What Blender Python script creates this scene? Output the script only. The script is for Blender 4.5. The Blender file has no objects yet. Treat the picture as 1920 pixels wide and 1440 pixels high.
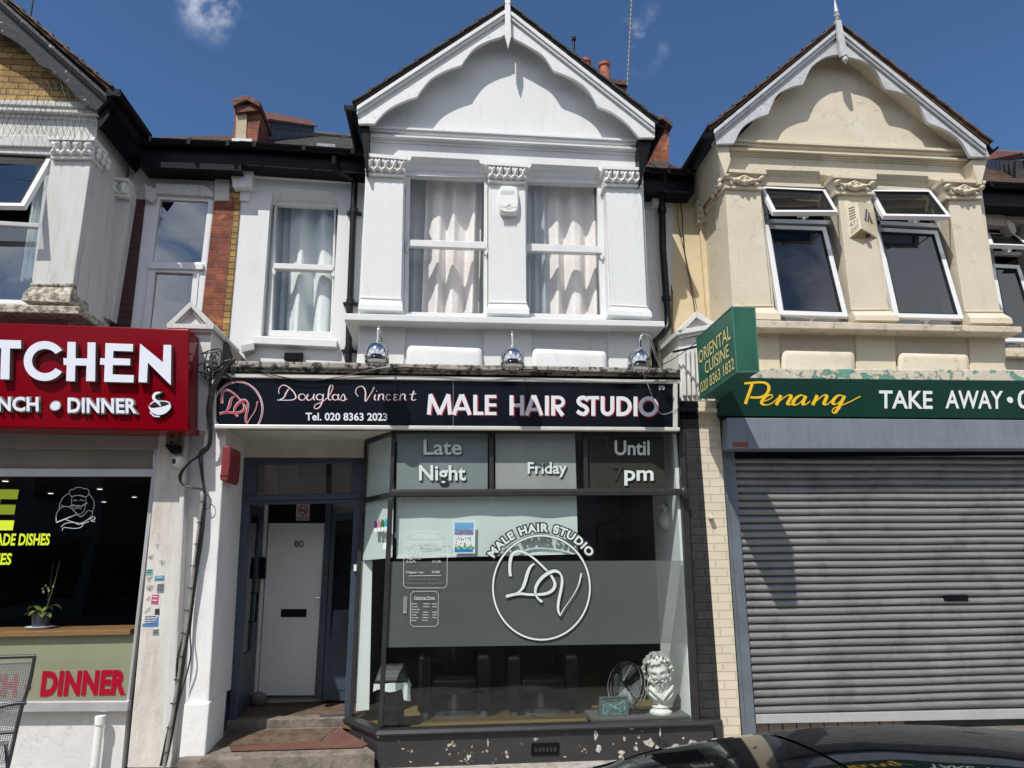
import bpy, bmesh, math, random
from math import radians as rad, sin, cos, pi
from mathutils import Vector as V, Matrix
from mathutils.geometry import tessellate_polygon
random.seed(7)
scn = bpy.context.scene
COL = scn.collection
# ------------------------------------------------------------------ camera
FPX = 1331.0
PITCH, YAW, ROLL = rad(13.3917), rad(-5.3602), rad(-0.5159)
CAM = V((0.0, -7.0, 1.795))
_fw = V((-sin(YAW)*cos(PITCH), cos(YAW)*cos(PITCH), sin(PITCH)))
_r0 = V((cos(YAW), sin(YAW), 0)); _u0 = _r0.cross(_fw)
_rt = _r0*cos(ROLL) + _u0*sin(ROLL); _up = _u0*cos(ROLL) - _r0*sin(ROLL)
cd = bpy.data.cameras.new('camera'); cam = bpy.data.objects.new('camera', cd); COL.objects.link(cam)
m = Matrix((_rt, _up, -_fw)).transposed().to_4x4(); m.translation = CAM
cam.matrix_world = m
cd.sensor_width = 36; cd.sensor_fit = 'HORIZONTAL'; cd.lens = FPX/1920*36; cd.clip_start = .05; cd.clip_end = 3000
scn.camera = cam
# ------------------------------------------------------------------ sun, sky, exposure
SUN = V((.60, 1.0, -1.62)).normalized()             # direction the light travels
sd = bpy.data.lights.new('sun', 'SUN'); sd.energy = 4.2; sd.angle = rad(.53); sd.color = (1, .955, .88)
so = bpy.data.objects.new('sun', sd); COL.objects.link(so); so.location = (-8, -14, 22)
so.rotation_euler = SUN.to_track_quat('-Z', 'Y').to_euler()
scn.view_settings.view_transform = 'Standard'; scn.view_settings.look = 'None'
scn.view_settings.gamma = 1; scn.view_settings.exposure = .22; scn.view_settings.use_curve_mapping = False
scn.cycles.max_bounces = 8; scn.cycles.transparent_max_bounces = 16

def ray(px, py): return _fw*FPX + _rt*(px-960) - _up*(py-720)
def P(px, py, Y): d = ray(px, py); return CAM + d*((Y-CAM.y)/d.y)      # photo pixel -> point on the plane y=Y
def PZ(px, py, z): d = ray(px, py); return CAM + d*((z-CAM.z)/d.z)     # ... on the level z
def PX(px, py, x): d = ray(px, py); return CAM + d*((x-CAM.x)/d.x)     # ... on the plane x

w = bpy.data.worlds.new('World'); scn.world = w; w.use_nodes = True
nt = w.node_tree; nt.nodes.clear(); N = nt.nodes.new; Lk = nt.links.new
out = N('ShaderNodeOutputWorld'); bg = N('ShaderNodeBackground'); Lk(bg.outputs[0], out.inputs[0])
sky = N('ShaderNodeTexSky'); sky.sky_type = 'NISHITA'; sky.sun_disc = False
sky.sun_elevation = math.asin(-SUN.z); sky.sun_rotation = math.atan2(-SUN.x, -SUN.y) % (2*pi)
sky.air_density = 1.0; sky.dust_density = .35; sky.ozone_density = 2.6; sky.altitude = 50
tc = N('ShaderNodeTexCoord')
def wmath(op, a, b=None, clamp=False):
    n = N('ShaderNodeMath'); n.operation = op; n.use_clamp = clamp
    for i, x in enumerate((a, b)):
        if x is None: continue
        if isinstance(x, (int, float)): n.inputs[i].default_value = x
        else: Lk(x, n.inputs[i])
    return n.outputs[0]
def wrange(v, a, b, c=0, d=1):
    n = N('ShaderNodeMapRange'); n.interpolation_type = 'SMOOTHSTEP'; Lk(v, n.inputs[0])
    for i, x in enumerate((a, b, c, d)): n.inputs[i+1].default_value = x
    return n.outputs[0]
def wnoise(scale, detail=6, rough=.6, dist=0):
    n = N('ShaderNodeTexNoise'); n.inputs['Scale'].default_value = scale; n.inputs['Detail'].default_value = detail
    n.inputs['Roughness'].default_value = rough; n.inputs['Distortion'].default_value = dist
    Lk(tc.outputs['Generated'], n.inputs['Vector']); return n.outputs[0]
def wblob(px, py, r_in, r_out):                 # a small cloud standing in this direction of the sky
    d = ray(px, py).normalized()
    n = N('ShaderNodeVectorMath'); n.operation = 'DISTANCE'; Lk(tc.outputs['Generated'], n.inputs[0]); n.inputs[1].default_value = d
    return wrange(n.outputs['Value'], r_in, r_out, 1, 0)
fine = wnoise(17, 8, .6, .1); broad = wnoise(2.6, 8, .58, .3)
c1 = wmath('MULTIPLY', wblob(394, 8, .004, .050), wrange(fine, .40, .64))
c2 = wmath('MULTIPLY', wblob(1195, 75, .008, .052), wrange(fine, .50, .80, 0, .42))
sep = N('ShaderNodeSeparateXYZ'); Lk(tc.outputs['Generated'], sep.inputs[0])
south = wrange(sep.outputs['Y'], .12, -.25)
low = wmath('MULTIPLY', wrange(sep.outputs['Z'], .0, .06), wrange(sep.outputs['Z'], .95, .45))
c3 = wmath('MULTIPLY', wmath('MULTIPLY', wrange(broad, .40, .55), south), low)
cl = wmath('MAXIMUM', wmath('MAXIMUM', wmath('MULTIPLY', c1, .62), c2), wmath('MULTIPLY', c3, .95))
mixc = N('ShaderNodeMix'); mixc.data_type = 'RGBA'; Lk(cl, mixc.inputs[0])
hsv = N('ShaderNodeMix'); hsv.data_type = 'RGBA'; hsv.blend_type = 'MULTIPLY'; hsv.inputs[0].default_value = 1; Lk(sky.outputs[0], hsv.inputs[6]); hsv.inputs[7].default_value = (.56, .74, .91, 1)
Lk(hsv.outputs[2], mixc.inputs[6]); mixc.inputs[7].default_value = (9.5, 9.8, 10.4, 1)
Lk(mixc.outputs[2], bg.inputs[0]); bg.inputs[1].default_value = .105

# ------------------------------------------------------------------ materials
MATS = {}
def mat(name, col, rough=.6, metal=0.0, var=0.0, vscale=2.0, col2=None, th=(.45, .6), c2scale=6.0, bump=0.0, bscale=60.0,
        spec=.5, coat=0.0, streak=False, col3=None, th3=(.6, .7), c3scale=20.0, brick=None, emit=0.0, wave=None, crack=None, crackcol=(.16, .14, .12), drip=None):
    """procedural Principled material: base colour, mottling (var), patches of col2 / col3 where noise is high, bump"""
    if name in MATS: return MATS[name]
    M = bpy.data.materials.new(name); M.use_nodes = True; t = M.node_tree; b = t.nodes['Principled BSDF']
    def n(k): return t.nodes.new(k)
    L = t.links.new
    b.inputs['Roughness'].default_value = rough; b.inputs['Metallic'].default_value = metal
    b.inputs['Specular IOR Level'].default_value = spec; b.inputs['Coat Weight'].default_value = coat; b.inputs['Coat Roughness'].default_value = .03
    geo = n('ShaderNodeNewGeometry'); pos = geo.outputs['Position']
    def noise(sc, det=5, ro=.6, vec=None):
        k = n('ShaderNodeTexNoise'); k.inputs['Scale'].default_value = sc; k.inputs['Detail'].default_value = det; k.inputs['Roughness'].default_value = ro
        L(vec or pos, k.inputs['Vector']); return k.outputs[0]
    def rng(v, a, bb, c=0., d=1.):
        k = n('ShaderNodeMapRange'); L(v, k.inputs[0])
        for i, x in enumerate((a, bb, c, d)): k.inputs[i+1].default_value = x
        return k.outputs[0]
    def mix(f, a, c, mode='MIX'):
        k = n('ShaderNodeMix'); k.data_type = 'RGBA'; k.blend_type = mode
        for i, x in ((0, f), (6, a), (7, c)):
            if isinstance(x, (tuple, list)): k.inputs[i].default_value = (*x[:3], 1)
            elif isinstance(x, (int, float)): k.inputs[i].default_value = x
            else: L(x, k.inputs[i])
        return k.outputs[2]
    cur = tuple(col); heights = []
    if brick:
        bw, bh, mort, c2b = brick
        sx = n('ShaderNodeSeparateXYZ'); L(pos, sx.inputs[0]); ad = n('ShaderNodeMath'); L(sx.outputs[0], ad.inputs[0]); L(sx.outputs[1], ad.inputs[1])
        cx = n('ShaderNodeCombineXYZ'); L(ad.outputs[0], cx.inputs[0]); L(sx.outputs[2], cx.inputs[1])
        wob = n('ShaderNodeTexNoise'); wob.inputs['Scale'].default_value = 9; L(pos, wob.inputs['Vector'])
        mx = n('ShaderNodeVectorMath'); mx.operation = 'MULTIPLY_ADD'; L(wob.outputs['Color'], mx.inputs[0]); mx.inputs[1].default_value = (.02, .012, 0); L(cx.outputs[0], mx.inputs[2])
        k = n('ShaderNodeTexBrick'); L(mx.outputs[0], k.inputs['Vector']); k.inputs['Scale'].default_value = 1
        k.inputs['Color1'].default_value = (*col, 1); k.inputs['Color2'].default_value = (*c2b, 1); k.inputs['Mortar'].default_value = (*mort, 1)
        k.inputs['Brick Width'].default_value = bw; k.inputs['Row Height'].default_value = bh; k.inputs['Mortar Size'].default_value = .006; k.inputs['Mortar Smooth'].default_value = .4
        cur = k.outputs['Color']; heights.append((k.outputs['Fac'], -.6))
    if wave:      # wood grain along x
        k = n('ShaderNodeTexWave'); k.bands_direction = 'Z'; k.inputs['Scale'].default_value = wave; k.inputs['Distortion'].default_value = 6; k.inputs['Detail'].default_value = 3
        L(pos, k.inputs['Vector']); cur = mix(rng(k.outputs['Fac'], 0, 1, 0, .6), cur, col2 or col)
    if var:
        lo = max(0, 1-var*1.6); hi = 1+var*.8
        vn = noise(vscale, 6, .62)
        if streak:
            mp = n('ShaderNodeMapping'); mp.inputs['Scale'].default_value = (1, 1, .08); L(pos, mp.inputs['Vector'])
            vn2 = noise(vscale*6, 4, .6, mp.outputs[0]); ad2 = n('ShaderNodeMath'); ad2.operation = 'ADD'; L(vn, ad2.inputs[0]); L(vn2, ad2.inputs[1])
            g = rng(ad2.outputs[0], .65, 1.35, lo, hi)
        else: g = rng(vn, .3, .7, lo, hi)
        cg = n('ShaderNodeCombineColor'); [L(g, cg.inputs[i]) for i in range(3)]
        cur = mix(1.0, cur, cg.outputs[0], 'MULTIPLY')
    if col2 and not wave:
        vec = None
        if streak:
            mp = n('ShaderNodeMapping'); mp.inputs['Scale'].default_value = (1, 1, .25); L(pos, mp.inputs['Vector']); vec = mp.outputs[0]
        f = rng(noise(c2scale, 8, .68, vec), *th); cur = mix(f, cur, col2); heights.append((f, -.5))
    if col3:
        f = rng(noise(c3scale, 8, .7), *th3); cur = mix(f, cur, col3)
    if crack:
        k = n('ShaderNodeTexVoronoi'); k.feature = 'DISTANCE_TO_EDGE'; k.inputs['Scale'].default_value = crack
        wv = n('ShaderNodeVectorMath'); wv.operation = 'MULTIPLY_ADD'; wn = n('ShaderNodeTexNoise'); wn.inputs['Scale'].default_value = crack*1.4; L(pos, wn.inputs['Vector'])
        L(wn.outputs['Color'], wv.inputs[0]); wv.inputs[1].default_value = (.12, .12, .12); L(pos, wv.inputs[2]); L(wv.outputs[0], k.inputs['Vector'])
        kn = noise(crack*.35, 3); mm = n('ShaderNodeMath'); mm.operation = 'MULTIPLY'; L(rng(k.outputs['Distance'], .0011*crack, 0.0), mm.inputs[0]); L(rng(kn, .45, .6), mm.inputs[1])
        cur = mix(mm.outputs[0], cur, crackcol)
    if drip:      # thin rain streaks
        dc, d0_, d1_, dk = drip; mp = n('ShaderNodeMapping'); mp.inputs['Scale'].default_value = (1, 1, .045); L(pos, mp.inputs['Vector'])
        mm = n('ShaderNodeMath'); mm.operation = 'MULTIPLY'; L(rng(noise(22, 4, .6, mp.outputs[0]), d0_, d1_, 0, dk), mm.inputs[0]); L(rng(noise(1.7, 4), .42, .6), mm.inputs[1])
        cur = mix(mm.outputs[0], cur, dc)
    if isinstance(cur, tuple): b.inputs['Base Color'].default_value = (*cur, 1)
    else: L(cur, b.inputs['Base Color'])
    if bump or heights:
        h = None
        terms = list(heights)
        if bump: terms.append((noise(bscale, 6, .65), bump)); terms.append((noise(bscale*.12, 3, .5), bump*1.6))
        for src, k in terms:
            mm = n('ShaderNodeMath'); mm.operation = 'MULTIPLY'; L(src, mm.inputs[0]); mm.inputs[1].default_value = k
            if h is None: h = mm.outputs[0]
            else:
                a = n('ShaderNodeMath'); L(h, a.inputs[0]); L(mm.outputs[0], a.inputs[1]); h = a.outputs[0]
        bp = n('ShaderNodeBump'); bp.inputs['Strength'].default_value = 1; bp.inputs['Distance'].default_value = .012; L(h, bp.inputs['Height']); L(bp.outputs[0], b.inputs['Normal'])
    if emit:
        b.inputs['Emission Color'].default_value = (*col, 1); b.inputs['Emission Strength'].default_value = emit
    MATS[name] = M; return M
def glassmat(name, refl=.1, tint=(.9, .95, .93), dirt=.0, dirtcol=(.5, .5, .5)):
    M = bpy.data.materials.new(name); M.use_nodes = True; t = M.node_tree; t.nodes.clear(); n = t.nodes.new; L = t.links.new
    o = n('ShaderNodeOutputMaterial'); tr = n('ShaderNodeBsdfTransparent'); tr.inputs[0].default_value = (*tint, 1)
    gl = n('ShaderNodeBsdfGlossy'); gl.inputs['Roughness'].default_value = 0.0; gl.inputs['Color'].default_value = (.95, .97, 1, 1)
    geo = n('ShaderNodeNewGeometry'); no = n('ShaderNodeTexNoise'); no.inputs['Scale'].default_value = 1.3; no.inputs['Detail'].default_value = 1; L(geo.outputs['Position'], no.inputs['Vector'])
    bp = n('ShaderNodeBump'); bp.inputs['Strength'].default_value = .35; bp.inputs['Distance'].default_value = .02; L(no.outputs[0], bp.inputs['Height']); L(bp.outputs[0], gl.inputs['Normal'])
    lw = n('ShaderNodeLayerWeight'); lw.inputs[0].default_value = .5          # Schlick's curve on the facing ratio
    pw = n('ShaderNodeMath'); pw.operation = 'POWER'; L(lw.outputs['Facing'], pw.inputs[0]); pw.inputs[1].default_value = 4.5
    mr = n('ShaderNodeMapRange'); L(pw.outputs[0], mr.inputs[0]); mr.inputs[3].default_value = refl; mr.inputs[4].default_value = 1
    mx = n('ShaderNodeMixShader'); L(mr.outputs[0], mx.inputs[0]); L(tr.outputs[0], mx.inputs[1]); L(gl.outputs[0], mx.inputs[2]); res = mx.outputs[0]
    if dirt:
        df = n('ShaderNodeBsdfDiffuse'); df.inputs[0].default_value = (*dirtcol, 1)
        n2 = n('ShaderNodeTexNoise'); n2.inputs['Scale'].default_value = 5; n2.inputs['Detail'].default_value = 8; L(geo.outputs['Position'], n2.inputs['Vector'])
        r2 = n('ShaderNodeMapRange'); L(n2.outputs[0], r2.inputs[0]); r2.inputs[1].default_value = .3; r2.inputs[2].default_value = .8; r2.inputs[3].default_value = dirt*.5; r2.inputs[4].default_value = dirt*1.6
        m2 = n('ShaderNodeMixShader'); L(r2.outputs[0], m2.inputs[0]); L(res, m2.inputs[1]); L(df.outputs[0], m2.inputs[2]); res = m2.outputs[0]
    L(res, o.inputs[0]); return M
def filmmat(name, col, opacity):
    M = bpy.data.materials.new(name); M.use_nodes = True; t = M.node_tree; t.nodes.clear(); n = t.nodes.new; L = t.links.new
    o = n('ShaderNodeOutputMaterial'); tr = n('ShaderNodeBsdfTransparent'); df = n('ShaderNodeBsdfDiffuse'); df.inputs[0].default_value = (*col, 1)
    geo = n('ShaderNodeNewGeometry'); no = n('ShaderNodeTexNoise'); no.inputs['Scale'].default_value = 1.1; no.inputs['Detail'].default_value = 4; L(geo.outputs['Position'], no.inputs['Vector'])
    mr = n('ShaderNodeMapRange'); L(no.outputs[0], mr.inputs[0]); mr.inputs[1].default_value = .3; mr.inputs[2].default_value = .7; mr.inputs[3].default_value = opacity-.05; mr.inputs[4].default_value = min(1, opacity+.05)
    tl = n('ShaderNodeBsdfTranslucent'); tl.inputs[0].default_value = (*[min(1, c*1.4) for c in col], 1)
    m0 = n('ShaderNodeMixShader'); m0.inputs[0].default_value = .3; L(df.outputs[0], m0.inputs[1]); L(tl.outputs[0], m0.inputs[2])
    mx = n('ShaderNodeMixShader'); L(mr.outputs[0], mx.inputs[0]); L(tr.outputs[0], mx.inputs[1]); L(m0.outputs[0], mx.inputs[2])
    L(mx.outputs[0], o.inputs[0]); return M
def clothmat(name, col, col2, transl=.35):
    M = bpy.data.materials.new(name); M.use_nodes = True; t = M.node_tree; t.nodes.clear(); n = t.nodes.new; L = t.links.new
    o = n('ShaderNodeOutputMaterial'); geo = n('ShaderNodeNewGeometry'); mp = n('ShaderNodeMapping'); mp.inputs['Scale'].default_value = (1, 1, .45); L(geo.outputs['Position'], mp.inputs[0])
    no = n('ShaderNodeTexNoise'); no.inputs['Scale'].default_value = 55; no.inputs['Detail'].default_value = 5; no.inputs['Distortion'].default_value = 1.5; L(mp.outputs[0], no.inputs['Vector'])
    rp = n('ShaderNodeMapRange'); L(no.outputs[0], rp.inputs[0]); rp.inputs[1].default_value = .42; rp.inputs[2].default_value = .58
    mx = n('ShaderNodeMix'); mx.data_type = 'RGBA'; L(rp.outputs[0], mx.inputs[0]); mx.inputs[6].default_value = (*col, 1); mx.inputs[7].default_value = (*col2, 1)
    df = n('ShaderNodeBsdfDiffuse'); tl = n('ShaderNodeBsdfTranslucent'); L(mx.outputs[2], df.inputs[0]); L(mx.outputs[2], tl.inputs[0])
    ms = n('ShaderNodeMixShader'); ms.inputs[0].default_value = transl; L(df.outputs[0], ms.inputs[1]); L(tl.outputs[0], ms.inputs[2]); L(ms.outputs[0], o.inputs[0]); return M

WHITE = mat('white_masonry_paint', (.66, .673, .678), .75, var=.035, vscale=1.3, bump=.2, bscale=26, col2=(.50, .50, .49), th=(.60, .84), c2scale=4, streak=True, crack=1.6, crackcol=(.42, .42, .42), drip=((.36, .36, .35), .57, .72, .22))
WHITEWOOD = mat('white_gloss_wood', (.66, .665, .665), .4, var=.05, vscale=7, bump=.06, bscale=90, col2=(.46, .44, .42), th=(.64, .76), c2scale=16, col3=(.30, .28, .26), th3=(.70, .76), c3scale=45)
ORNAMENT = mat('white_painted_plaster', (.66, .66, .65), .6, bump=.05, bscale=120)
CREAM = mat('cream_masonry_paint', (.60, .535, .415), .8, var=.05, vscale=2.2, bump=.2, bscale=42, col2=(.50, .44, .33), th=(.58, .78), c2scale=7, col3=(.62, .59, .52), th3=(.55, .72), c3scale=2.4, drip=((.30, .25, .19), .57, .72, .35))
CREAMY = mat('cream_yellow_paint', (.62, .52, .34), .75, var=.08, vscale=2.5, bump=.12, bscale=50)
OLDWHITE = mat('old_grey_white_paint', (.56, .555, .54), .75, var=.08, vscale=2.5, bump=.18, bscale=45, col2=(.36, .34, .31), th=(.62, .76), c2scale=7, streak=True, col3=(.16, .15, .14), th3=(.70, .73), c3scale=9, drip=((.27, .25, .22), .54, .70, .55))
PEEL = mat('weathered_stone_ledge', (.50, .46, .38), .85, var=.15, vscale=9, bump=.5, bscale=60, col2=(.17, .15, .12), th=(.47, .60), c2scale=20)
DIRTYWHITE = mat('dirty_white_render', (.60, .58, .54), .8, var=.10, vscale=3, bump=.25, bscale=35, col2=(.47, .42, .35), th=(.56, .74), c2scale=4, streak=True, col3=(.26, .22, .17), th3=(.70, .76), c3scale=14, crack=3.5, crackcol=(.33, .30, .27))
CRACKED = mat('cracked_white_paint', (.64, .64, .63), .7, var=.05, vscale=5, bump=.2, bscale=40, crack=14)
BLACKGLOSS = mat('black_gloss_paint', (.005, .006, .009), .38, spec=.12, var=.15, vscale=8, bump=.04, bscale=50)
BLACKPIPE = mat('black_plastic_pipe', (.008, .009, .011), .36, spec=.3)
PEELBLACK = mat('peeling_black_board', (.02, .022, .028), .30, bump=.22, bscale=30, col2=(.40, .38, .36), th=(.615, .64), c2scale=9, spec=.25)
SLATE = mat('dark_slate', (.032, .032, .034), .7, var=.3, vscale=6, bump=.2, bscale=40, col2=(.075, .06, .05), th=(.52, .66), c2scale=9)
BROWNTILE = mat('brown_clay_tile', (.13, .070, .045), .75, var=.35, vscale=5, bump=.3, bscale=50, col2=(.05, .042, .036), th=(.48, .62), c2scale=9)
OLDCLAY = mat('weathered_clay_tile', (.17, .062, .042), .8, var=.3, vscale=7, bump=.3, bscale=50, col2=(.06, .045, .04), th=(.5, .64), c2scale=9)
TERRA = mat('terracotta', (.36, .11, .055), .75, var=.22, vscale=7, bump=.15, bscale=60, col2=(.12, .06, .05), th=(.58, .70), c2scale=8)
REDBRICK = mat('orange_red_brick', (.30, .085, .035), .85, var=.28, vscale=6, bump=.6, bscale=40, brick=(.215, .073, (.16, .11, .08), (.16, .04, .032)), col3=(.40, .15, .05), th3=(.56, .66), c3scale=7)
YELBRICK = mat('yellow_stock_brick', (.42, .27, .085), .85, var=.3, vscale=7, bump=.5, bscale=45, brick=(.215, .073, (.075, .06, .05), (.27, .145, .04)), col3=(.12, .075, .035), th3=(.60, .70), c3scale=9)
MAROON = mat('maroon_painted_brick', (.058, .010, .018), .55, var=.2, vscale=6, bump=.15, bscale=40, brick=(.6, .075, (.022, .006, .009), (.045, .008, .014)))
BLACKBRICK = mat('black_painted_brick', (.022, .022, .024), .45, var=.25, vscale=5, bump=.2, bscale=50, brick=(.225, .078, (.010, .010, .011), (.028, .028, .03)))
CREAMBRICK = mat('cream_painted_brick', (.60, .53, .405), .7, var=.05, vscale=5, bump=.2, bscale=50, brick=(.225, .078, (.555, .49, .37), (.61, .54, .415)))
UPVC = mat('white_window_plastic', (.68, .69, .71), .35, var=.03, vscale=6)
CHROME = mat('polished_chrome', (.62, .61, .60), .09, metal=1)
STEEL = mat('galvanised_steel', (.42, .44, .47), .34, metal=.85, var=.12, vscale=4, streak=True, bump=.03, bscale=20)
SLATMAT = mat('shutter_slat_steel', (.215, .217, .22), .36, metal=.2, var=.12, vscale=1.3, bump=.03, bscale=30, spec=.6, col2=(.115, .115, .118), th=(.50, .72), c2scale=2.2, col3=(.40, .40, .41), th3=(.69, .74), c3scale=26)
SHUTBOX = mat('grey_painted_steel', (.19, .22, .262), .5, metal=.2, var=.12, vscale=3, streak=True)
GUIDE = mat('guide_rail_steel', (.15, .18, .21), .5, metal=.3, var=.15, vscale=4, col2=(.36, .38, .40), th=(.66, .70), c2scale=11)
ALU = mat('brushed_aluminium', (.56, .57, .59), .42, metal=.55, var=.06, vscale=6)
CREAMALU = mat('fascia_frame_trim', (.60, .585, .54), .4, metal=.15, var=.06, vscale=8)
NAVY = mat('navy_black_sign_panel', (.0045, .0065, .012), .25, spec=.18, var=.2, vscale=3)
REDSIGN = mat('red_acrylic', (.17, .0010, .006), .10, spec=.12)
DKGREEN = mat('dark_green_sign_panel', (.0035, .032, .023), .30, spec=.2, var=.12, vscale=3)
GREENBOX = mat('green_sign_face', (.016, .105, .068), .4, var=.12, vscale=4)
LETTERWHITE = mat('white_letter_vinyl', (.68, .69, .73), .4)
LETTERRED = mat('red_letter_vinyl', (.50, .03, .045), .4)
LETTERYEL = mat('yellow_letter', (.75, .47, .012), .4)
LETTERGOLD = mat('pale_gold_letter', (.62, .55, .22), .4)
LETTERLIME = mat('lime_yellow_vinyl', (.62, .75, .03), .45)
LETTERCRIM = mat('crimson_vinyl', (.33, .003, .018), .5, spec=.15)
LETTERMINT = mat('mint_white_vinyl', (.60, .68, .66), .5)
BLACKVINYL = mat('black_vinyl', (.010, .011, .012), .5)
FRAMEBLK = mat('charcoal_paint', (.024, .024, .026), .42, var=.2, vscale=6, bump=.05, bscale=60)
RISER = mat('charcoal_render', (.030, .029, .029), .55, var=.15, vscale=3, bump=.12, bscale=30)
BLUEPAINT = mat('slate_blue_paint', (.045, .066, .095), .38, var=.12, vscale=5, bump=.04, bscale=60)
WHITEDOOR = mat('white_door_paint', (.70, .70, .71), .45, var=.03, vscale=3)
SOFFIT = mat('off_white_ceiling', (.58, .55, .49), .8, var=.10, vscale=3, bump=.06)
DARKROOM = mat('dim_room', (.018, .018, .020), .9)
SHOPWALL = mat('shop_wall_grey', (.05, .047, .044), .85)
SHOPWHITE = mat('shop_wall_white', (.80, .83, .825), .7)
SHOPFLOOR = mat('shop_wood_floor', (.15, .115, .045), .6, wave=9, col2=(.12, .085, .03))
WOODTOP = mat('oak_counter', (.36, .20, .085), .45, wave=14, col2=(.22, .11, .045))
OLIVE = mat('olive_panel', (.36, .37, .235), .7, var=.04)
CONCRETE = mat('worn_concrete', (.20, .17, .14), .85, var=.2, vscale=5, bump=.3, bscale=45, col2=(.11, .09, .075), th=(.50, .66), c2scale=7)
TREADBROWN = mat('brown_step', (.13, .085, .055), .8, var=.2, vscale=6, bump=.25, bscale=50, col2=(.07, .05, .035), th=(.5, .65), c2scale=10)
REDTILE = mat('red_painted_step', (.135, .058, .045), .85, var=.2, vscale=7, bump=.15, bscale=50, col2=(.14, .07, .055), th=(.56, .68), c2scale=14)
PAVING = mat('paving', (.38, .35, .315), .85, var=.15, vscale=4, bump=.25, bscale=40, col2=(.14, .12, .10), th=(.52, .68), c2scale=6)
ASPHALT = mat('asphalt', (.05, .05, .052), .9, var=.2, vscale=3, bump=.4, bscale=90)
CABLEBLK = mat('black_cable', (.012, .012, .013), .45)
CABLEGREY = mat('grey_cable', (.42, .42, .41), .5)
OLDWOOD = mat('weathered_wood', (.34, .31, .27), .85, var=.2, vscale=8, bump=.5, bscale=50, col2=(.035, .032, .03), th=(.50, .58), c2scale=11)
GREENPEEL = mat('peeling_green_white', (.56, .51, .42), .8, var=.12, vscale=6, bump=.5, bscale=40, col2=(.10, .28, .22), th=(.53, .57), c2scale=7, col3=(.10, .09, .08), th3=(.64, .68), c3scale=22)
LEADMAT = mat('lead_flashing', (.16, .17, .19), .5, metal=.3, var=.25, vscale=8, bump=.3, bscale=30)
PLASTER = mat('plaster_cast', (.66, .66, .62), .65, var=.06, vscale=10, bump=.05, bscale=70)
CARPAINT = mat('black_car_paint', (.003, .003, .004), .05, spec=.3)
CARGLASS = mat('tinted_car_glass', (.003, .004, .005), .02, spec=.6)
RUBBER = mat('rubber', (.015, .015, .016), .7)
DARKMETAL = mat('dark_grey_metal', (.045, .047, .055), .4, metal=.4)
MESHGREY = mat('grey_chair_mesh', (.20, .20, .21), .6)
BLACKSEAT = mat('black_leatherette', (.005, .006, .009), .5, spec=.2)
PAPER = mat('white_paper', (.80, .81, .82), .6)
PLASTICWHITE = mat('white_plastic', (.74, .75, .74), .45)
PLASTICCREAM = mat('aged_cream_plastic', (.60, .54, .38), .5, var=.08, vscale=8)
REDPLASTIC = mat('dull_red_plastic', (.20, .022, .022), .45, var=.12, vscale=7)
LEAF = mat('orchid_leaf', (.17, .23, .05), .4, var=.2, vscale=12)
GLASSUP = glassmat('window_glass', .22, (.80, .84, .86))
GLASSSASH = glassmat('sash_glass', .045, (.97, .98, .98), .008)
GLASSDK = glassmat('dark_window_glass', .095, (.16, .18, .21), .022, (.14, .18, .25))
GLASSSHOP = glassmat('shop_glass', .048, (.91, .95, .94), .006)
FROST = filmmat('frosted_film', (.235, .248, .252), .60)
FROSTPANEL = filmmat('grey_window_film', (.20, .22, .22), .86)
CURTAIN = clothmat('lace_curtain_cream', (.96, .915, .885), (.88, .825, .80), .14)
CURTAINB = clothmat('lace_curtain_white', (.90, .95, .94), (.80, .86, .85), .16)
SHEER = clothmat('blue_grey_sheer', (.62, .70, .73), (.57, .65, .68), .4)
BLIND = clothmat('mint_blind', (.76, .84, .82), (.745, .825, .805), .2)

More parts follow.
